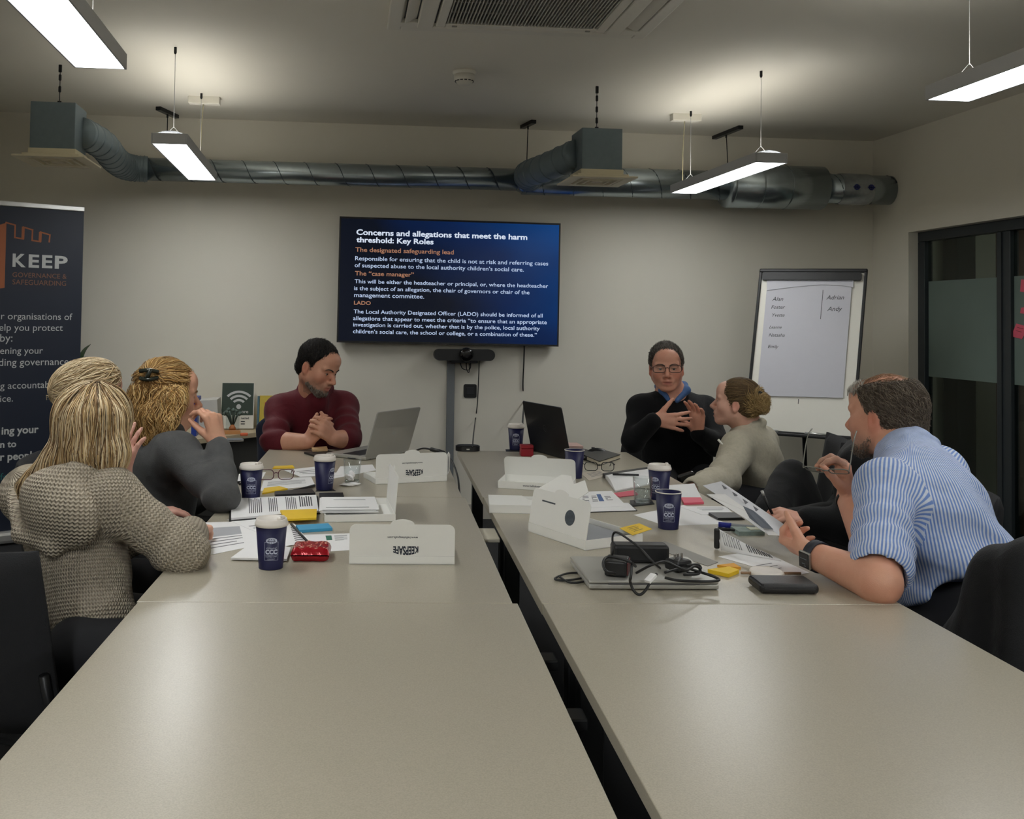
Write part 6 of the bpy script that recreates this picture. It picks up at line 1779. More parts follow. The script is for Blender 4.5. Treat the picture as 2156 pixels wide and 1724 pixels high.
hood = [('+', Cone(J(232, 1008, 2.36), J(165, 1008, 2.34), .036, .04), .02), ('+', Cone(J(165, 1008, 2.34), J(80, 1010, 2.48), .04, .038), .02), ('+', Ell(J(124, 1070, 2.335), (.14, .06, .095), [nrm(SR - SL + np.array([0, 0, .05])), F_, [0, 0, 1]]), .02),
        ('+', Cone(J(222, 1012, 2.31), J(176, 1105, 2.28), .018, .024), .012), ('+', Cone(J(176, 1105, 2.28), J(112, 1150, 2.29), .024, .022), .014), ('+', Cone(J(112, 1150, 2.29), J(44, 1124, 2.38), .022, .02), .014), ('+', Cone(J(44, 1124, 2.38), J(34, 1040, 2.5), .02, .024), .014)]
M_KNIT = cloth('chunky_knit', (206, 194, 174), .95, 'knit', (150, 138, 120), folds=.3)
make_cloth(t, 'jumper', kt, .0065, M_KNIT, folds(.006, 14, 3, [(ER, ER - SR, .12, 90, .004), (C + np.array([.1, -.1, -.12]), (0, 0, 1), .15, 60, .005)]), [(Cone(WR + (WR - ER) * .05, WR + (WR - ER) * .5, .034), .01)], wops=karm + [('+', Cone(np.array([P[0], P[1], .5]), N + np.array([0, 0, .1]), .19, .19, F_, .74, -F_), 0)])
make_cloth(t, 'hood', hood, .0065, M_KNIT, folds(.006, 16, 5), wops=[('+', Cone(np.array([C[0], C[1], .6]), N + np.array([0, 0, .1]), .19, .19, F_, .74, -F_), 0)])
ho = [('+', H.ell((-.016, 0, .032), (.104, .084, .093)), 0), ('+', Cone(J(180, 885, 2.42), J(136, 955, 2.42), .042, .034), .04), ('+', Cone(J(136, 955, 2.42), J(52, 1018, 2.42), .032, .012), .03),
      ('+', Cone(J(218, 890, 2.40), J(226, 950, 2.375), .048, .042), .04), ('+', Cone(J(226, 950, 2.375), J(228, 1002, 2.36), .038, .02), .03),
      ('+', Cone(J(196, 888, 2.39), J(184, 945, 2.38), .046, .04), .03), ('+', Cone(J(184, 945, 2.38), J(172, 980, 2.38), .034, .016), .03),
      ('-', Slab(H.p(.085, 0, .03), H.f + H.u * -.35), .02)]
FH_ = Field(ho, .005, pad=.01); cr_ = J(205, 832, 2.46)


def kdir(P_, i, ph):
    q = P_ - cr_; w_ = np.exp(-np.maximum(0, -q[:, 2]) / .06)[:, None]; h_ = q * np.array([1, 1, .2]); h_ /= np.linalg.norm(h_, axis=1, keepdims=True) + 1e-6
    return DOWN + 1.2 * w_ * h_ + np.array([-.22, 0, 0]) * (P_[:, :1] < J(165, 950, 2.4)[0])


top = cr_[2] - .06
pal = [(70, 52, 34), (130, 100, 66), (192, 160, 112), (222, 196, 152), (238, 220, 186), (100, 76, 48)]
s1 = strands(FH_, surf(FH_, 2600, lambda V: V[:, 2] > top, 1), kdir, 18, .0125, .0011, .005, .08, pal=pal, seedv=2, lenvar=.4)
s2 = strands(FH_, surf(FH_, 2600, lambda V: V[:, 2] > H.o[2] - .16, 3), kdir, 11, .0125, .001, .006, .11, pal=pal, seedv=4)
hair_of(t, FH_, [s1, s2], (128, 102, 74), M_HAIR)
legs(t, P, (1, 0))
chair('black meeting chair under the woman in chunky knit', -.77, 2.33, 1.15)

# ---- woman behind her, mostly hidden
P = J(178, 1240, 2.87); C = J(182, 1030, 2.87); N = J(188, 920, 2.89); F_ = np.array([.95, .3, 0]); R_ = np.cross(F_, [0, 0, 1.0]); SR = N + R_ * .17 + [0, 0, -.05]; SL = N - R_ * .17 + [0, 0, -.05]
t = person('person with pinned-up blonde hair hidden behind the knit jumper, one hand raised', P)
WR = J(256, 1000, 2.76); ER = J(232, 1080, 2.72); EL = J(225, 1090, 3.02); WL = J(310, 1080, 3.0)
H = Head(J(192, 838, 2.92), (.85, .5, -.03), (0, 0, 1), .87)
sk = H.skin(N, True, .045) + [('+', Cone(N, C, .06, .1), .05)] + arm(SL, EL, WL) + arm(SR, ER, WR)
sk += hand(WR, (.22, .05, 1), (.55, .8, .1), True, .16, ((.05, .12, .1), (.12, .15, .1), (.15, .2, .15), (.2, .25, .2)), .14, (.7, .7, .1)) + hand(WL, (.9, .2, 0), (0, 0, -1), False, .17)
skin_of(t, sk, .0045, H, (224, 176, 158), red=(214, 128, 120))
ct = torso(P, C, N + np.array([0, 0, -.03]), SL, SR, F_, .135, .13, .76, .055) + [('+', Cone(SR, ER, .056, .05), .03), ('+', Cone(ER, WR - (WR - ER) * .12, .048, .036), .02), ('+', Cone(SL, EL, .056, .05), .03), ('+', Cone(EL, WL, .048, .036), .02)]
make_cloth(t, 'blouse', ct, .009, cloth('blouse_dark', (58, 52, 50), .85, 'fine'), folds(.005, 12, 8))
ho = [('+', H.ell((-.018, 0, .036), (.106, .089, .095)), 0), ('+', H.ell((-.075, 0, .03), (.05, .06, .055)), .03), ('+', H.ell((.03, 0, .075), (.06, .07, .045)), .03), ('-', Slab(H.p(.07, 0, .02), H.f - H.u * .45), .015), ('-', Slab(H.p(-.02, 0, -.075), -H.u), .02)]
FH_ = Field(ho, .005, pad=.01); bun = H.p(-.11, 0, .02)
s1 = strands(FH_, surf(FH_, 2400, lambda V: V[:, 2] > H.o[2] - .05, 5), lambda P_, i, ph: (bun - P_) / (np.linalg.norm(bun - P_, axis=1, keepdims=True) + 1e-6) + .25 * np.stack([np.sin(ph), np.cos(ph), .3 * np.sin(2 * ph)], -1), 9, .012, .0011, .005, .14, pal=[(120, 98, 70), (182, 158, 120), (216, 196, 160), (232, 216, 186)], seedv=6)
hair_of(t, FH_, [s1], (160, 134, 98), M_HAIR)
legs(t, P, (1, .2)); chair('black meeting chair under the woman with pinned-up hair', -.99, 2.86, .3)

# ---- woman in the grey jumper
P = J(330, 1180, 3.28); C = J(347, 1015, 3.3); N = J(347, 918, 3.34); F_ = np.array([.9, .42, 0]); R_ = np.cross(F_, [0, 0, 1.0]); SR = J(374, 958, 3.16); SL = J(322, 940, 3.5)
t = person('person in a grey jumper with wavy golden hair in a clip, hand at the mouth', P)
ER, WR = J(466, 1040, 2.99), J(460, 934, 3.12); EL, WL = J(400, 1050, 3.5), J(478, 1030, 3.55)
H = Head(J(355, 831, 3.38), (.93, .36, -.06), (-.03, 0, 1), .97)
sk = H.skin(N, True, .045) + [('+', Cone(N, C, .06, .1), .05)] + arm(SL, EL, WL) + arm(SR, ER, WR)
sk += hand(WR, (-.28, .05, 1), (-.8, .55, .1), True, .185, ((.7, .8, .3), (.85, .9, .4), (1.0, 1.0, .5), (1.1, 1.0, .5)), .04, (.1, .8, .75), .5) + hand(WL, (.9, .2, 0), (0, 0, -1), False, .17)
skin_of(t, sk, .0036, H, (218, 168, 140), red=(206, 116, 94))
ct = torso(P, C, N + np.array([0, 0, -.02]), SL, SR, F_, .15, .155, .76, .064) + [('+', Cone(SR, ER, .066, .056), .03), ('+', Cone(ER, WR - (WR - ER) * .1, .056, .042), .02), ('+', Cone(SL, EL, .068, .058), .03), ('+', Cone(EL, WL, .055, .04), .02), ('+', Cone(N + np.array([0, 0, -.02]), N + np.array([.01, 0, .012]), .062, .058), .02)]
make_cloth(t, 'jumper', ct, .0075, cloth('grey_wool', (84, 85, 86), .92, 'fine'), folds(.006, 13, 11, [(ER, WR - ER, .12, 80, .006), (SR + np.array([-.02, 0, -.06]), (.6, 0, .8), .12, 70, .004)]))
ho = [('+', H.ell((-.016, 0, .032), (.107, .09, .096)), 0), ('+', Cone(J(318, 845, 3.36), J(292, 890, 3.34), .066, .062), .04), ('+', Cone(J(292, 890, 3.34), J(274, 936, 3.33), .054, .028), .03), ('+', Cone(J(362, 850, 3.28), J(366, 892, 3.265), .05, .048), .035), ('+', Cone(J(366, 892, 3.265), J(378, 912, 3.27), .042, .026), .02),
      ('+', Cone(J(330, 880, 3.27), J(322, 915, 3.26), .05, .03), .03), ('-', Slab(H.p(.066, 0, .045), H.f * 1 - H.u * .42 + H.r * .12), .015)]
FH_ = Field(ho, .005, folds(.008, 28, 4), pad=.01); clip_ = J(316, 788, 3.30)


def gdir(P_, i, ph):
    q = clip_ - P_; n_ = np.linalg.norm(q, axis=1, keepdims=True); up = (P_[:, 2:3] > clip_[2] - .03)
    return np.where(up, q / (n_ + 1e-6) + DOWN * .1, DOWN + .45 * np.stack([np.sin(ph + i * .8), 0 * ph, .4 * np.cos(ph + i * .8)], -1))


pal = [(92, 64, 32), (160, 118, 64), (206, 166, 102), (236, 204, 146), (138, 98, 52)]
s1 = strands(FH_, surf(FH_, 2000, lambda V: V[:, 2] > H.o[2] + .02, 7), gdir, 12, .011, .001, .005, .08, pal=pal, seedv=8)
s2 = strands(FH_, surf(FH_, 3000, lambda V: V[:, 2] < H.o[2] + .05, 9), gdir, 12, .011, .0011, .008, .13, pal=pal, seedv=10, wave=(.5, .9))
hair_of(t, FH_, [s1, s2], (150, 110, 62), M_HAIR)
H.eyes(t); H.brows(t, mat('brow_fair', (120, 88, 54), .7))
cl = MB(); c0 = Vector(clip_) - Vector(t.location)
for s in (-1, 1): cl.tube(spline([c0 + Vector((-.03, -.02, .012 * s)), c0 + Vector((0, -.035, .016 * s)), c0 + Vector((.03, -.018, .01 * s))], 5), .007, 8)
cl.tube([c0 + Vector((-.01, -.03, -.02)), c0 + Vector((.008, -.036, .02))], .008, 8); cl.build('hair_clip', mat('clip_dark', (44, 48, 40), .25, .2), t)
legs(t, P, (1, .1)); chair('black meeting chair under the woman in the grey jumper', -.89, 3.32, .25)
a, b_ = J(418, 866, 3.2), J(441, 886, 3.12); tag(MB().tube([a, b_], .0042, 8).build('pen', M_BLACK), 'dark pen held at the mouth of the woman in grey', 'pen')

# ---- man in the dark red shirt
P = J(655, 1006, 4.86); C = J(656, 890, 4.72); N = J(662, 822, 4.64); SR = J(592, 864, 4.62); SL = J(722, 858, 4.72); F_ = np.array([.2, -.98, 0])
t = person('person in a dark red shirt leaning on clasped hands at the far left desk', P)
ER, WR = J(574, 930, 4.45), J(648, 930, 4.37); EL, WL = J(736, 926, 4.46), J(702, 923, 4.37)
H = Head(J(670, 771, 4.55), (.74, -.56, -.36), (.12, .0, 1), 1.0)
sk = H.skin(N, False, .06, .4) + [('+', Cone(N, C, .07, .11), .05)] + arm(SL, EL, WL, (.05, .05, .052, .034)) + arm(SR, ER, WR, (.05, .05, .052, .034))
kx = J(677, 905, 4.33)
sk += hand(WR, kx - WR + np.array([.02, .0, .045]), (.7, .55, .2), True, .19, ((.35, .8, .4), (.4, .85, .4), (.45, .9, .4), (.5, .9, .4)), .05, (.5, .8, .1))
sk += hand(WL, kx - WL + np.array([-.01, -.02, .02]), (-.7, .6, .1), False, .19, ((.6, 1.0, .5), (.6, 1.0, .5), (.65, 1.0, .5), (.7, 1.0, .5)), .04, (.5, .8, .2))
skin_of(t, sk, .0036, H, (212, 160, 134), red=(194, 106, 84), stubble=(96, 84, 76))
ct = torso(P, C, N + np.array([0, .02, -.02]), SL, SR, F_, .165, .17, .72, .066) + [('+', Cone(SR, ER + (SR - ER) * .05, .068, .058), .025), ('+', Cone(ER, ER + (WR - ER) * .2, .056, .056), .015), ('+', Cone(SL, EL + (SL - EL) * .05, .068, .058), .025), ('+', Cone(EL, EL + (WL - EL) * .2, .056, .056), .015)]
ct += [('+', Cone(N + np.array([-.055, .0, .012]), N + np.array([.03, -.085, -.012]), .026, .022), .012), ('+', Cone(N + np.array([.07, .01, .012]), N + np.array([.03, -.085, -.012]), .026, .022), .012), ('+', Cone(N + np.array([-.05, .0, .015]), N + np.array([.06, .04, .02]), .026), .02), ('+', Cone(N + np.array([.02, -.06, -.05]), C + np.array([.01, -.06, 0]), .05, .06), .04)]
make_cloth(t, 'shirt', ct, .0075, cloth('shirt_red', (92, 22, 34), .7, 'fine'), folds(.006, 12, 21, [(ER + (SR - ER) * .3, ER - SR, .1, 80, .007), (EL + (SL - EL) * .3, EL - SL, .1, 80, .007), (C, (1, 0, .4), .16, 45, .005)]))
FH_ = Field(short_mass(H, .005, (.072, .066), (.9, -.44)), .0045, pad=.008)
s1 = strands(FH_, surf(FH_, 4000, lambda V: H.loc(V)[:, 2] > -.08, 11), lambda P_, i, ph: comb(H, (-.25, 0, .75))(P_, i, ph) + .5 * np.stack([np.sin(ph), np.cos(ph), np.sin(ph * 2)], -1), 3, .0055, .0009, .003, .2, pal=[(16, 14, 14), (30, 26, 24), (52, 46, 42)], seedv=12, lift=.0015)
hair_of(t, FH_, [s1], (24, 21, 20), M_HAIR)
H.eyes(t); H.brows(t, mat('brow_dark', (34, 28, 24), .7), .0042)
bo_ = [('+', H.ell((.068, 0, -.1), (.026, .029, .022)), .0), ('+', H.cone((.02, .05, -.076), (.066, .022, -.106), .0185, .017), .02), ('+', H.cone((.02, -.05, -.076), (.066, -.022, -.106), .0185, .017), .02), ('-', H.ell((.1, 0, -.073), (.03, .024, .012)), .006)]
FB = Field(bo_, .0045, pad=.006)
s1 = strands(FB, surf(FB, 700, lambda V: H.loc(V)[:, 2] < -.07, 13), lambda P_, i, ph: comb(H, (.35, 0, -.9))(P_, i, ph), 3, .0045, .001, .002, .35, pal=[(60, 52, 46), (120, 112, 104), (168, 160, 150), (90, 80, 72)], seedv=13, lift=.001)
V, Q = FB.mesh(1); V, Q, CC = merge((V, Q, np.tile(L3((112, 98, 86)), (len(V), 1))), s1); solid(V, Q, 'beard', M_HAIR, t, col=CC)
MB().tube([Vector(kx - np.array(t.location)) + Vector((.012 * math.cos(a), -.012, .012 * math.sin(a) - .004)) for a in np.linspace(0, 2 * PI, 16)[:-1]], .0016, 6, closed=True).build('ring', mat('gold', (200, 160, 90), .25, .9), t)
legs(t, P, (0, -1)); chair('black meeting chair of the man in dark red', -.37, 4.9, -PI / 2)
jk = [('+', Cone(J(560, 905, 4.98), J(578, 985, 4.95), .06, .085, (.2, 1, 0), .5), .03), ('+', Cone(J(575, 890, 4.99), J(640, 880, 5.05), .045, .05), .03), ('+', Cone(J(640, 890, 5.06), J(640, 1000, 5.04), .12, .14, (0, 1, 0), .3), .04), ('+', Cone(J(572, 960, 4.95), J(562, 1030, 4.93), .06, .05, (0, 1, 0), .6), .03)]
V, Q = Field(jk, .009, folds(.008, 10, 31)).mesh(1); o = solid(V, Q, 'jacket', cloth('jacket_navy', (24, 30, 48), .8, 'fine'), None, vec=weave(V, Q, jk)); tag(o, 'navy jacket hung over the chair of the man in dark red', 'jacket')

# ---- man in the black jumper
P = J(1425, 1012, 4.82); C = J(1420, 895, 4.78); N = J(1412, 826, 4.77); SR = J(1352, 862, 4.72); SL = J(1482, 866, 4.85); F_ = np.array([-.14, -.99, 0])
t = person('person in black jumper with blue collar and glasses, gesturing with both hands', P)
ER, WR = J(1333, 928, 4.6), J(1378, 884, 4.48); EL, WL = J(1508, 935, 4.66), J(1470, 912, 4.56)
H = Head(J(1403, 772, 4.7), (-.30, -.95, -.03), (-.03, 0, 1), .98)
sk = H.skin(N, False, .056, .2, .0015) + [('+', Cone(N, C, .07, .11), .05)] + arm(SL, EL, WL) + arm(SR, ER, WR)
sk += hand(WR, (1, -.12, -.05), (.12, 1, .1), True, .19, ((.05, .12, .1), (.1, .15, .1), (.12, .15, .1), (.15, .2, .1)), .17, (.8, .55, .1), .1)
sk += hand(WL, (-.12, -.1, 1), (-.75, -.6, .0), False, .19, ((.25, .3, .2), (.3, .35, .2), (.35, .4, .2), (.4, .4, .2)), .15, (.7, .6, .3))
skin_of(t, sk, .0036, H, (222, 168, 144), red=(210, 104, 82))
ct = torso(P, C, N + np.array([0, .01, -.025]), SL, SR, F_, .18, .17, .72, .066) + [('+', Cone(SR, ER, .066, .056), .025), ('+', Cone(ER, WR - (WR - ER) * .06, .052, .042), .02), ('+', Cone(SL, EL, .07, .06), .03), ('+', Cone(EL, WL - (WL - EL) * .06, .056, .042), .02)]
make_cloth(t, 'jumper', ct, .0085, cloth('jumper_black', (15, 16, 19), .9, 'fine'), folds(.006, 11, 41), [(Cone(N + np.array([-.02, -.06, .02]), N + np.array([-.03, -.16, -.04]), .03, .03), .015)])
co_ = []
for (p0_, p1_, r0_, r1_) in (((.068, .0, .035), (.062, -.05, .015), .02, .02), ((.062, -.05, .015), (.0, -.088, -.035), .021, .012), ((-.062, .0, .03), (-.06, -.05, .012), .018, .018), ((-.06, -.05, .012), (-.04, -.085, -.034), .018, .01), ((.068, 0, .035), (0, .062, .045), .02, .02), ((-.062, 0, .03), (0, .062, .045), .02, .02)):
    co_.append(('+', Cone(N + np.array(p0_), N + np.array(p1_), r0_, r1_), .012))
V, Q = Field(co_, .005).mesh(1); solid(V, Q, 'shirt_collar', cloth('collar_blue', (74, 108, 160), .75, 'fine'), t, vec=weave(V, Q, co_))
FH_ = Field(short_mass(H, .005, (.070, .074), (.95, -.3)), .0045, pad=.008)
s1 = strands(FH_, surf(FH_, 4000, lambda V: H.loc(V)[:, 2] > -.08, 15), lambda P_, i, ph: comb(H, (.2, .25, .7))(P_, i, ph) + .5 * np.stack([np.sin(ph), np.cos(ph), np.sin(ph * 2)], -1), 3, .007, .0009, .003, .2, pal=[(60, 56, 52), (96, 90, 84), (140, 134, 126), (76, 70, 64)], seedv=16, lift=.002)
hair_of(t, FH_, [s1], (66, 62, 58), M_HAIR)
H.eyes(t, (70, 80, 84)); H.brows(t, mat('brow_grey', (72, 64, 58), .7))
M4 = Matrix(((-H.r[0], H.u[0], H.f[0], 0), (-H.r[1], H.u[1], H.f[1], 0), (-H.r[2], H.u[2], H.f[2], 0), (0, 0, 0, 1))); gp = H.p(.1045, 0, -.004) - np.array(t.location)
eyeglasses(None, Matrix.Translation(Vector(gp)) @ M4, mat('frame_brown', (70, 44, 40), .3), parent=t, w=.138, lens_h=.034, tl=.1, spread=.006)
legs(t, P, (-.1, -1)); chair('black meeting chair of the man in the black jumper', 1.5, 5.0, -PI / 2 - .1, hb=.66)

# ---- woman in the cream fleece
P = J(1602, 1066, 4.26); C = J(1588, 968, 4.22); N = J(1574, 896, 4.22); SL = J(1553, 942, 4.07); SR = J(1604, 930, 4.36); F_ = np.array([-.8, .6, 0])
t = person('person in a cream fleece with hair in a bun, turned away towards the speaker', P)
EL, WL = J(1524, 1005, 3.96), J(1464, 1029, 3.82); ER, WR = J(1560, 1000, 4.4), J(1480, 1010, 4.3)
H = Head(J(1551, 847, 4.2), (-.82, .56, .1), (.05, .0, 1), .9)
sk = H.skin(N, True, .043) + [('+', Cone(N, C, .06, .1), .05)] + arm(SL, EL, WL) + arm(SR, ER, WR) + hand(WL, (-.1, .3, -1), (-.8, .3, -.2), False, .165) + hand(WR, (-.9, 0, -.3), (0, 0, -1), True, .165)
skin_of(t, sk, .0036, H, (228, 182, 160), red=(214, 130, 112))
ct = torso(P, C, N + np.array([0, 0, -.03]), SL, SR, F_, .15, .15, .76, .055) + [('+', Cone(SL, EL, .066, .066), .03), ('+', Cone(EL, WL, .06, .046), .03), ('+', Cone(SR, ER, .07, .06), .03), ('+', Cone(ER, WR, .055, .042), .03), ('+', Cone(WL + np.array([.02, 0, 0]), WL, .055, .052), .012)]
for a0 in np.linspace(0, 2 * PI, 9)[:-1]:
    e0 = N + np.array([.062 * math.cos(a0), .062 * math.sin(a0), -.012 - .03 * (nrm([math.cos(a0), math.sin(a0), 0]) @ F_)]); a1 = a0 + PI / 4
    e1 = N + np.array([.062 * math.cos(a1), .062 * math.sin(a1), -.012 - .03 * (nrm([math.cos(a1), math.sin(a1), 0]) @ F_)]); ct.append(('+', Cone(e0, e1, .02), .015))
make_cloth(t, 'fleece', ct, .0078, cloth('fleece_cream', (186, 180, 162), .95, 'fleece'), folds(.007, 11, 51, [(EL, WL - EL, .13, 70, .008), (C + np.array([0, -.1, -.03]), (.7, 0, .7), .16, 48, .008)]), [(Cone(WL + (WL - EL) * .1, WL + (WL - EL) * .6, .034), .01), (Cone(N + np.array([0, 0, .0]), N + np.array([-.01, .01, .1]), .048), .01)])
ic = [('+', Cone(N + np.array([0, 0, -.03]), N + np.array([.005, 0, .012]), .056, .05), .01)]
V, Q = Field(ic, .006).mesh(1); solid(V, Q, 'inner_collar', mat('collar_black', (22, 22, 22), .8), t)
MB().tube([Vector(J(1512, 925, 4.0)) - Vector(t.location), Vector(J(1521, 936, 3.99)) - Vector(t.location)], .005, 8).build('zip_pull', M_WHITEPL, t)
ho = [('+', H.ell((-.016, 0, .03), (.103, .083, .092)), 0), ('+', H.ell((-.05, 0, -.015), (.052, .064, .05)), .03), ('-', Slab(H.p(.07, 0, .05), H.f - H.u * .5), .012), ('-', Slab(H.p(-.02, 0, -.082), -H.u + H.f * .5), .012)]
for s in (-1, 1): ho += [('-', H.ell((0, s * .088, -.02), (.022, .022, .034)), .006), ('-', H.ell((.066, s * .07, -.02), (.04, .04, .062)), .012)]
bun = J(1604, 846, 4.12); ho += [('+', Ell(bun, (.02, .026, .03)), .004), ('+', Ell(bun + np.array([.004, 0, -.024]), (.017, .02, .017)), .006)]
FH_ = Field(ho, .0045, pad=.01); tie = J(1588, 832, 4.15)
pal = [(74, 58, 42), (104, 84, 60), (138, 114, 80), (92, 72, 52)]; pal2 = [(120, 94, 58), (176, 146, 96), (206, 180, 128)]
s1 = strands(FH_, surf(FH_, 3000, lambda V: np.linalg.norm(V - bun, axis=1) > .046, 17), lambda P_, i, ph: (tie - P_) / (np.linalg.norm(tie - P_, axis=1, keepdims=True) + 1e-6), 8, .011, .0009, .003, .05, pal=pal, seedv=18)
s2 = strands(FH_, surf(FH_, 1000, lambda V: np.linalg.norm(V - bun, axis=1) < .045, 19), lambda P_, i, ph: np.cross(P_ - bun, np.array([.3, -.8, .4])) / .04 + .6 * np.stack([np.sin(ph), np.cos(ph), np.sin(ph)], -1), 7, .009, .0011, .004, .35, pal=pal2, seedv=20, lift=.0012)
hair_of(t, FH_, [s1, s2], (84, 66, 46), M_HAIR)
H.eyes(t)
c0 = Vector(tie) - Vector(t.location); MB().box((0, 0, 0), (.018, .02, .026), .005, Matrix.Translation(c0 + Vector((.008, -.035, .008))) @ Matrix.Rotation(.4, 4, 'Y')).build('hair_clip', M_BLACK, t)
legs(t, P, (-1, 0)); chair('black meeting chair of the woman in the cream fleece', 1.68, 4.16, PI - .3)
q0 = J(1444, 1004, 3.9); ph_ = thing('phone', 'black phone held in the cream sleeve', 'phone', q0); MB().box((0, 0, 0), (.075, .02, .035), .009, Matrix.Rotation(-.3, 4, 'Y')).build('shell', mat('phone_black', (18, 18, 20), .2), ph_)
# coat over a chair back between her and the next man
ck_ = chair('black meeting chair draped with a black coat, right of the cream fleece', 1.62, 3.62, PI, hb=.8)
co_ = [('+', Cone(J(1668, 1002, 3.6), J(1664, 1090, 3.56), .066, .115, (0, 1, 0), .8), .03), ('+', Cone(J(1650, 1020, 3.55), J(1628, 1090, 3.45), .05, .075), .05), ('+', Cone(J(1682, 1015, 3.65), J(1702, 1090, 3.6), .05, .07), .05)]
V, Q = Field(co_, .009, folds(.01, 10, 61)).mesh(1); o = solid(V, Q, 'coat', cloth('coat_black', (17, 18, 20), .75, 'fine'), None, vec=weave(V, Q, co_)); tag(o, 'black coat draped over a chair between the cream fleece and the striped shirt', 'coat')

# ---- person in black, hidden behind the striped shirt
P = J(1885, 1168, 3.26); C = J(1835, 1018, 3.22); N = J(1850, 945, 3.24); F_ = np.array([-.95, .3, 0]); SL = J(1822, 985, 3.05); SR = J(1850, 965, 3.45)
t = person('person in black writing with a pen, hidden behind the striped shirt', P)
EL, WL = J(1792, 1108, 2.98), J(1706, 1098, 3.06); ER, WR = J(1770, 1085, 3.36), J(1668, 1096, 3.2)
H = Head(J(1872, 884, 3.27), (-.9, .35, -.2), (-.05, 0, 1), .95)
sk = H.skin(N, False, .05) + [('+', Cone(N, C, .07, .11), .05)] + arm(SL, EL, WL) + arm(SR, ER, WR)
sk += hand(WL, (-1, .2, .2), (.05, .3, -1), False, .185, ((.5, .6, .3),) * 4, .04, (.5, .7, .3)) + hand(WR, (-1, -.25, .1), (-.1, -.1, -1), True, .185, ((.6, .8, .4), (.8, .9, .4), (1., 1., .4), (1.1, 1., .4)), .03, (.4, .8, .4))
skin_of(t, sk, .0045, H, (218, 168, 146), red=(206, 108, 90))
ct = torso(P, C, N + np.array([0, 0, -.02]), SL, SR, F_, .17, .165, .75, .07) + [('+', Cone(SL, EL, .07, .062), .03), ('+', Cone(EL, WL, .06, .046), .02), ('+', Cone(SR, ER, .07, .06), .03), ('+', Cone(ER, WR, .055, .042), .02)]
make_cloth(t, 'jumper', ct, .009, cloth('jumper_dark', (16, 17, 19), .9, 'fine'), folds(.006, 11, 71))
FH_ = Field(short_mass(H, .009), .005, pad=.008); s1 = strands(FH_, surf(FH_, 500, lambda V: H.loc(V)[:, 2] > -.08, 21), comb(H, (-.4, 0, .3)), 3, .007, .0016, .003, .3, pal=[(30, 26, 24), (60, 52, 46)], seedv=22)
hair_of(t, FH_, [s1], (40, 35, 31), M_HAIR); H.eyes(t)
legs(t, P, (-1, .1)); chair('black meeting chair of the person in black', 1.72, 3.22, PI - .2, hb=.8)
a, b_ = J(1604, 1034, 3.12), J(1626, 1082, 3.08); pn = thing('pen', 'black pen with silver tip held upright by the person in black', 'pen', a)
MB().tube([Vector((0, 0, 0)), Vector(b_ - a)], .0045, 8).build('barrel', M_BLACK, pn); MB().tube([Vector((0, 0, .002)), Vector((b_ - a) * .22)], .0052, 8).build('cap', mat('pen_silver', (190, 190, 188), .25, .5), pn)

# ---- man in the striped shirt
P = J(2010, 1380, 2.34); C = J(1972, 1120, 2.40); N = J(1912, 968, 2.53); SL = J(1866, 1036, 2.36); SR = J(1975, 996, 2.68); F_ = np.array([-.75, .66, 0])
t = person('person in a blue striped shirt holding glasses to the mouth and a brochure', P)
EL, WL = J(1850, 1226, 2.09), J(1712, 1168, 2.27); ER, WR = J(1838, 1150, 2.4), J(1788, 1050, 2.55)
H = Head(J(1864, 874, 2.64), (-.46, .88, -.04), (.05, .0, 1), .96)
sk = H.skin(N, False, .062, .6) + [('+', Cone(N, C, .07, .11), .05)] + arm(SL, EL, WL, (.05, .046, .048, .031)) + arm(SR, ER, WR, (.055, .05, .05, .033))
sk += hand(WL, J(1650, 1138, 2.40) - WL, (.45, .35, .8), False, .18, ((.85, 1.0, .6), (.9, 1.0, .6), (.95, 1.0, .6), (1.0, 1.0, .6)), .02, (.45, .75, .6), .3)
sk += hand(WR, (-.22, -.02, 1), (-.92, .25, .0), True, .195, ((.75, .95, .35), (.9, .95, .4), (1.0, 1.0, .4), (1.1, 1.0, .4)), .05, (.35, .8, .5), .35)
skin_of(t, sk, .0036, H, (216, 164, 138), red=(206, 104, 80), stubble=(120, 104, 92))
ct = torso(P, C, N + np.array([.0, 0, -.02]), SL, SR, F_, .17, .172, .80, .066)
sarm = [('+', Cone(SL, SL + (EL - SL) * .78, .07, .064), .03), ('+', Cone(SL + (EL - SL) * .66, SL + (EL - SL) * .84, .066, .068), .004), ('+', Cone(SR, SR + (ER - SR) * .85, .07, .062), .03)]
ct += sarm + [('+', Ell((P * .45 + C * .55) - F_ * .07, (.12, .15, .16), [F_, np.cross(F_, [0, 0, 1.0]), [0, 0, 1]]), .05)]
na = nrm(H.p(-.026, 0, -.06) - N); n1_ = nrm(np.cross(na, [0, 0, 1])); n2_ = np.cross(na, n1_)
ct.append(('+', Cone(N - na * .07, N + na * .012, .1, .08), .04))
for a0 in np.linspace(0, 2 * PI, 11)[:-1]:
    def ring_(a, k, r_=.074): w_ = n1_ * math.cos(a) + n2_ * math.sin(a); return N + na * (k - .022 * (w_ @ F_)) + w_ * r_
    ct += [('+', Cone(ring_(a0, -.004), ring_(a0 + 2 * PI / 10, -.004), .017), .012), ('+', Cone(ring_(a0, .018, .071), ring_(a0 + 2 * PI / 10, .018, .071), .012), .01), ('+', Cone(ring_(a0, .034, .068), ring_(a0 + 2 * PI / 10, .034, .068), .008), .008)]
M_STRIPE = cloth('striped_cotton', (112, 142, 204), .7, 'stripe', (206, 214, 228), .0078, folds=.5)
hc = J(1990, 1238, 2.3); he = nrm(J(2107, 1178, 2.3) - J(1880, 1300, 2.3)); hn = np.cross(he, nrm(hc - EYE)); hn = hn if hn[2] < 0 else -hn
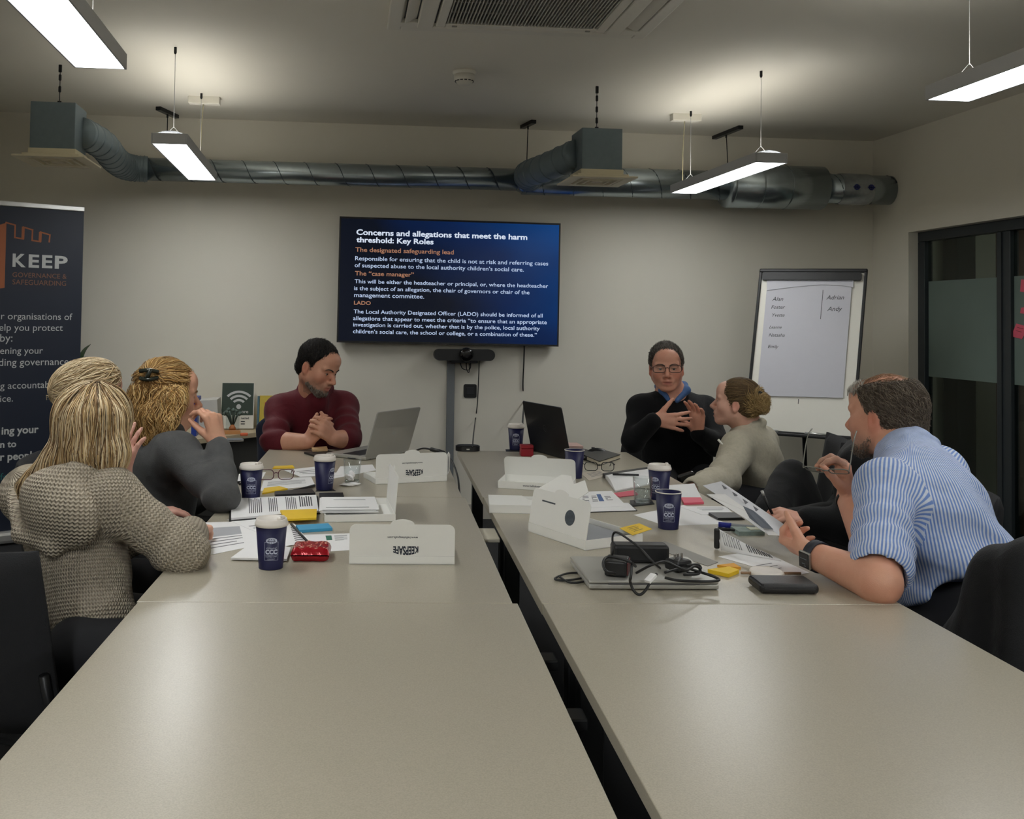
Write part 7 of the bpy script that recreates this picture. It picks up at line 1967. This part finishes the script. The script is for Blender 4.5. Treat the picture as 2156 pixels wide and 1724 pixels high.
make_cloth(t, 'shirt', ct, .0062, M_STRIPE, folds(.007, 10, 81, [(SL + (EL - SL) * .55, EL - SL, .1, 95, .007), (C + np.array([.05, -.12, -.05]), (.35, 0, .94), .2, 52, .008), (C + np.array([.06, -.05, .07]), (.8, 0, .6), .12, 60, .006), (P + np.array([-.05, -.1, .14]), (.5, 0, .85), .16, 60, .008)]), [(Cone(EL + (SL - EL) * .1, EL - (SL - EL) * .3, .058), .008), (Cone(N + na * .03, N + na * .16, .06), .004), (Slab(hc, hn, .5), .01)], smooth=1, wops=sarm + [('+', Cone(np.array([P[0], P[1], .5]), N + np.array([0, 0, .12]), .17, .17, F_, .8, -F_), 0)])
hm = short_mass(H, .008, (.05, .05), (.75, -.66), -.072) + [('-', H.ell((.012, 0, .118), (.088, .06, .055)), .02)]
FH_ = Field(hm, .0042, pad=.008); FC_ = Field([o_ for o_ in H.skin(N, False, .062, .6)][:8], .0042, pad=.008)
pal = [(62, 54, 46), (98, 86, 74), (136, 124, 110), (80, 68, 58)]
s1 = strands(FH_, surf(FH_, 6500, lambda V: H.loc(V)[:, 2] > -.085, 23), lambda P_, i, ph: comb(H, (-.55, 0, -.45))(P_, i, ph) + .35 * np.stack([np.sin(ph), np.cos(ph), np.sin(ph * 2)], -1), 4, .0055, .0007, .002, .25, pal=pal, seedv=24, lift=.0009)
s2 = strands(FC_, surf(FC_, 700, lambda V: (H.loc(V)[:, 2] > .075) & (H.loc(V)[:, 0] < .075), 25), lambda P_, i, ph: comb(H, (-.7, .2, .2))(P_, i, ph) + .35 * np.stack([np.sin(ph), np.cos(ph), np.sin(ph * 2)], -1), 4, .006, .0006, .002, .25, pal=[(150, 112, 84), (176, 140, 110), (120, 92, 72)], seedv=26, lift=.001)
s3 = strands(FC_, surf(FC_, 260, lambda V: (H.loc(V)[:, 2] > .05) & (H.loc(V)[:, 0] > .035) & (H.loc(V)[:, 2] < .09), 27), comb(H, (.1, .1, 1)), 3, .006, .001, .004, .3, pal=[(150, 144, 134), (188, 184, 174)], seedv=28, lift=.002)
V, Q = FH_.mesh(1); cH = np.tile(L3((92, 78, 66)), (len(V), 1)); V, Q, CC = merge((V, Q, cH), s1, s2, s3); solid(V, Q, 'hair', M_HAIR, t, col=CC)
FB = Field([('+', H.ell((.066, 0, -.098), (.025, .029, .024)), .0), ('+', H.cone((.0, .056, -.066), (.064, .024, -.104), .019, .0165), .02), ('+', H.cone((.0, -.056, -.066), (.064, -.024, -.104), .019, .0165), .02)], .0042, pad=.006)
s1 = strands(FB, surf(FB, 900, lambda V: H.loc(V)[:, 2] < -.05, 29), comb(H, (.3, 0, -.9)), 3, .0045, .0009, .0015, .4, pal=[(96, 80, 68), (150, 136, 122), (120, 104, 90)], seedv=30, lift=.0012); solid(s1[0], s1[1], 'beard', M_HAIR, t, col=s1[2])
H.eyes(t); H.brows(t, mat('brow_grey2', (96, 84, 72), .7))
# watch on the near wrist, dark band on the far one
wd_ = nrm(WL - EL); wc = WL - wd_ * .012; e1 = nrm(np.cross(wd_, [0, 0, 1])); e2 = np.cross(e1, wd_)


def band(c, r, wdt, m, ax, name, th=.003):
    a1 = nrm(np.cross(ax, [.1, .2, 1])); a2 = np.cross(ax, a1); mb = MB(); n = 28; vs = []; fs = []
    for i in range(n):
        a = 2 * PI * i / n; d_ = a1 * math.cos(a) + a2 * math.sin(a)
        for (rr, o_) in ((r, -wdt / 2), (r + th, -wdt / 2), (r + th, wdt / 2), (r, wdt / 2)): vs.append(tuple(c + d_ * rr + ax * o_ - np.array(t.location)))
        for k in range(4): fs.append((4 * i + k, 4 * i + (k + 1) % 4, 4 * ((i + 1) % n) + (k + 1) % 4, 4 * ((i + 1) % n) + k))
    mb.add(vs, fs, True); return mb.build(name, m, t)


band(wc, .0345, .022, mat('strap_dark', (28, 32, 44), .6), wd_, 'watch_strap')
fdir = nrm(np.array([-.25, -1, -.15]) - wd_ * (np.array([-.25, -1, -.15]) @ wd_)); sdv = np.cross(fdir, wd_); wm = Matrix(((wd_[0], sdv[0], fdir[0], 0), (wd_[1], sdv[1], fdir[1], 0), (wd_[2], sdv[2], fdir[2], 0), (0, 0, 0, 1)))
Wm = Matrix.Translation(Vector(wc + fdir * .036 - np.array(t.location))) @ wm
w0 = MB().box((0, 0, 0), (.034, .041, .009), .004, Wm, 3).build('watch_case', mat('watch_silver', (180, 180, 178), .25, .8), t)
MB().box((0, 0, .0048), (.03, .037, .0015), .0007, Wm).build('watch_face', mat('watch_glass', (14, 16, 20), .1), w0)
tk = MB()
for k, (x, y, L_) in enumerate(((0, .008, .014), (0, -.004, .02), (-.004, .013, .006))): tk.box((x, y, .0057), (L_ if k else .01, .0016, .0003), 0, Wm)
tk.build('watch_display', mat('watch_mark', (110, 116, 124), .4), w0)
w2 = nrm(WR - ER); band(WR - w2 * .004, .0335, .009, mat('bracelet_dark', (26, 20, 20), .5), w2, 'wristband')
legs(t, P, (-1, .05), waist=.165); chair('black meeting chair under the man in the striped shirt', 1.36, 2.27, 2.05, tilt=.1)
jn = (.45, -.9, 0); js = [('+', Cone(J(2090, 1215, 1.99), J(2160, 1205, 1.93), .045, .045, jn, .7), .05), ('+', Cone(J(2095, 1225, 1.99), J(2070, 1430, 1.98), .06, .11, jn, .45), .08), ('+', Cone(J(2165, 1220, 1.92), J(2180, 1430, 1.9), .07, .13, jn, .45), .08), ('+', Cone(J(2075, 1290, 2.02), J(1985, 1440, 2.08), .05, .09, jn, .6), .08)]
V, Q = Field(js, .008, folds(.009, 10, 91)).mesh(1); tag(solid(V, Q, 'jacket', cloth('jacket_black', (19, 20, 22), .75, 'fine'), None, vec=weave(V, Q, js)), 'black jacket over the chair of the man in the striped shirt', 'jacket')
# glasses in his hand
g0 = J(1740, 992, 2.5); gx = nrm(J(1776, 992, 2.46) - J(1704, 986, 2.52)); gz_ = -nrm(J(1762, 908, 2.52) - J(1704, 986, 2.52)); gz_ = nrm(gz_ - gx * (gx @ gz_)); gy = np.cross(gz_, gx)
M4 = Matrix(((gx[0], gy[0], gz_[0], 0), (gx[1], gy[1], gz_[1], 0), (gx[2], gy[2], gz_[2], 0), (0, 0, 0, 1)))
eyeglasses(Vector(g0), M4, mat('frame_clear', (120, 120, 112), .2), 'thin clear-framed glasses held to the mouth by the man in stripes', w=.115, lens_h=.032, tl=.125, name='eyeglasses')
# folded booklet in his hand
bk = [J(1483, 1020, 2.9), J(1522, 1016, 2.86), J(1618, 1120, 2.47), J(1606, 1126, 2.45)]
b0 = J(1620, 1128, 2.42); t = thing('brochure', 'white folded brochure held up by the man in the striped shirt', 'brochure', b0)


def leaf(pts, th=.0012):
    P_ = [Vector(q - b0) for q in pts]; n_ = (P_[1] - P_[0]).cross(P_[2] - P_[0]).normalized() * th; mb = MB(); mb.prism(P_, n_); return mb


A0, A1, B0, B1 = J(1487, 1040, 2.72), J(1510, 1026, 2.86), J(1618, 1126, 2.42), J(1666, 1112, 2.52)
leaf([A0, J(1527, 1040, 2.66), J(1586, 1082, 2.5), J(1640, 1127, 2.40), B0, J(1570, 1092, 2.5)]).build('front_leaf', M_PAPER, t)
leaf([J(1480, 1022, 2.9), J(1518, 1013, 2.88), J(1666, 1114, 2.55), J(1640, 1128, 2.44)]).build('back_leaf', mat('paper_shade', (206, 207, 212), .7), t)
tp_ = MB()
for k in range(4):
    a_ = J(1518 + 22 * k, 1022 + 15 * k, 2.85 - .07 * k); b_ = J(1524 + 22 * k, 1034 + 15 * k, 2.82 - .07 * k); c_ = J(1530 + 22 * k, 1030 + 15 * k, 2.82 - .07 * k)
    tp_.prism([Vector(q - b0) + Vector((0, -.004, .004)) for q in (a_, b_, c_)], (0, -.0006, .0003))
tp_.build('printed_text', M_INK, t)
arc = [J(1560, 1066, 2.52), J(1582, 1076, 2.5), J(1604, 1094, 2.47), J(1624, 1116, 2.43), J(1600, 1112, 2.44), J(1574, 1092, 2.48)]
tp_ = MB().prism([Vector(q - b0) + Vector((0, -.012, .004)) for q in arc], (0, -.0005, 0)); tp_.build('grey_picture', mat('print_slate', (92, 98, 108), .6), t)
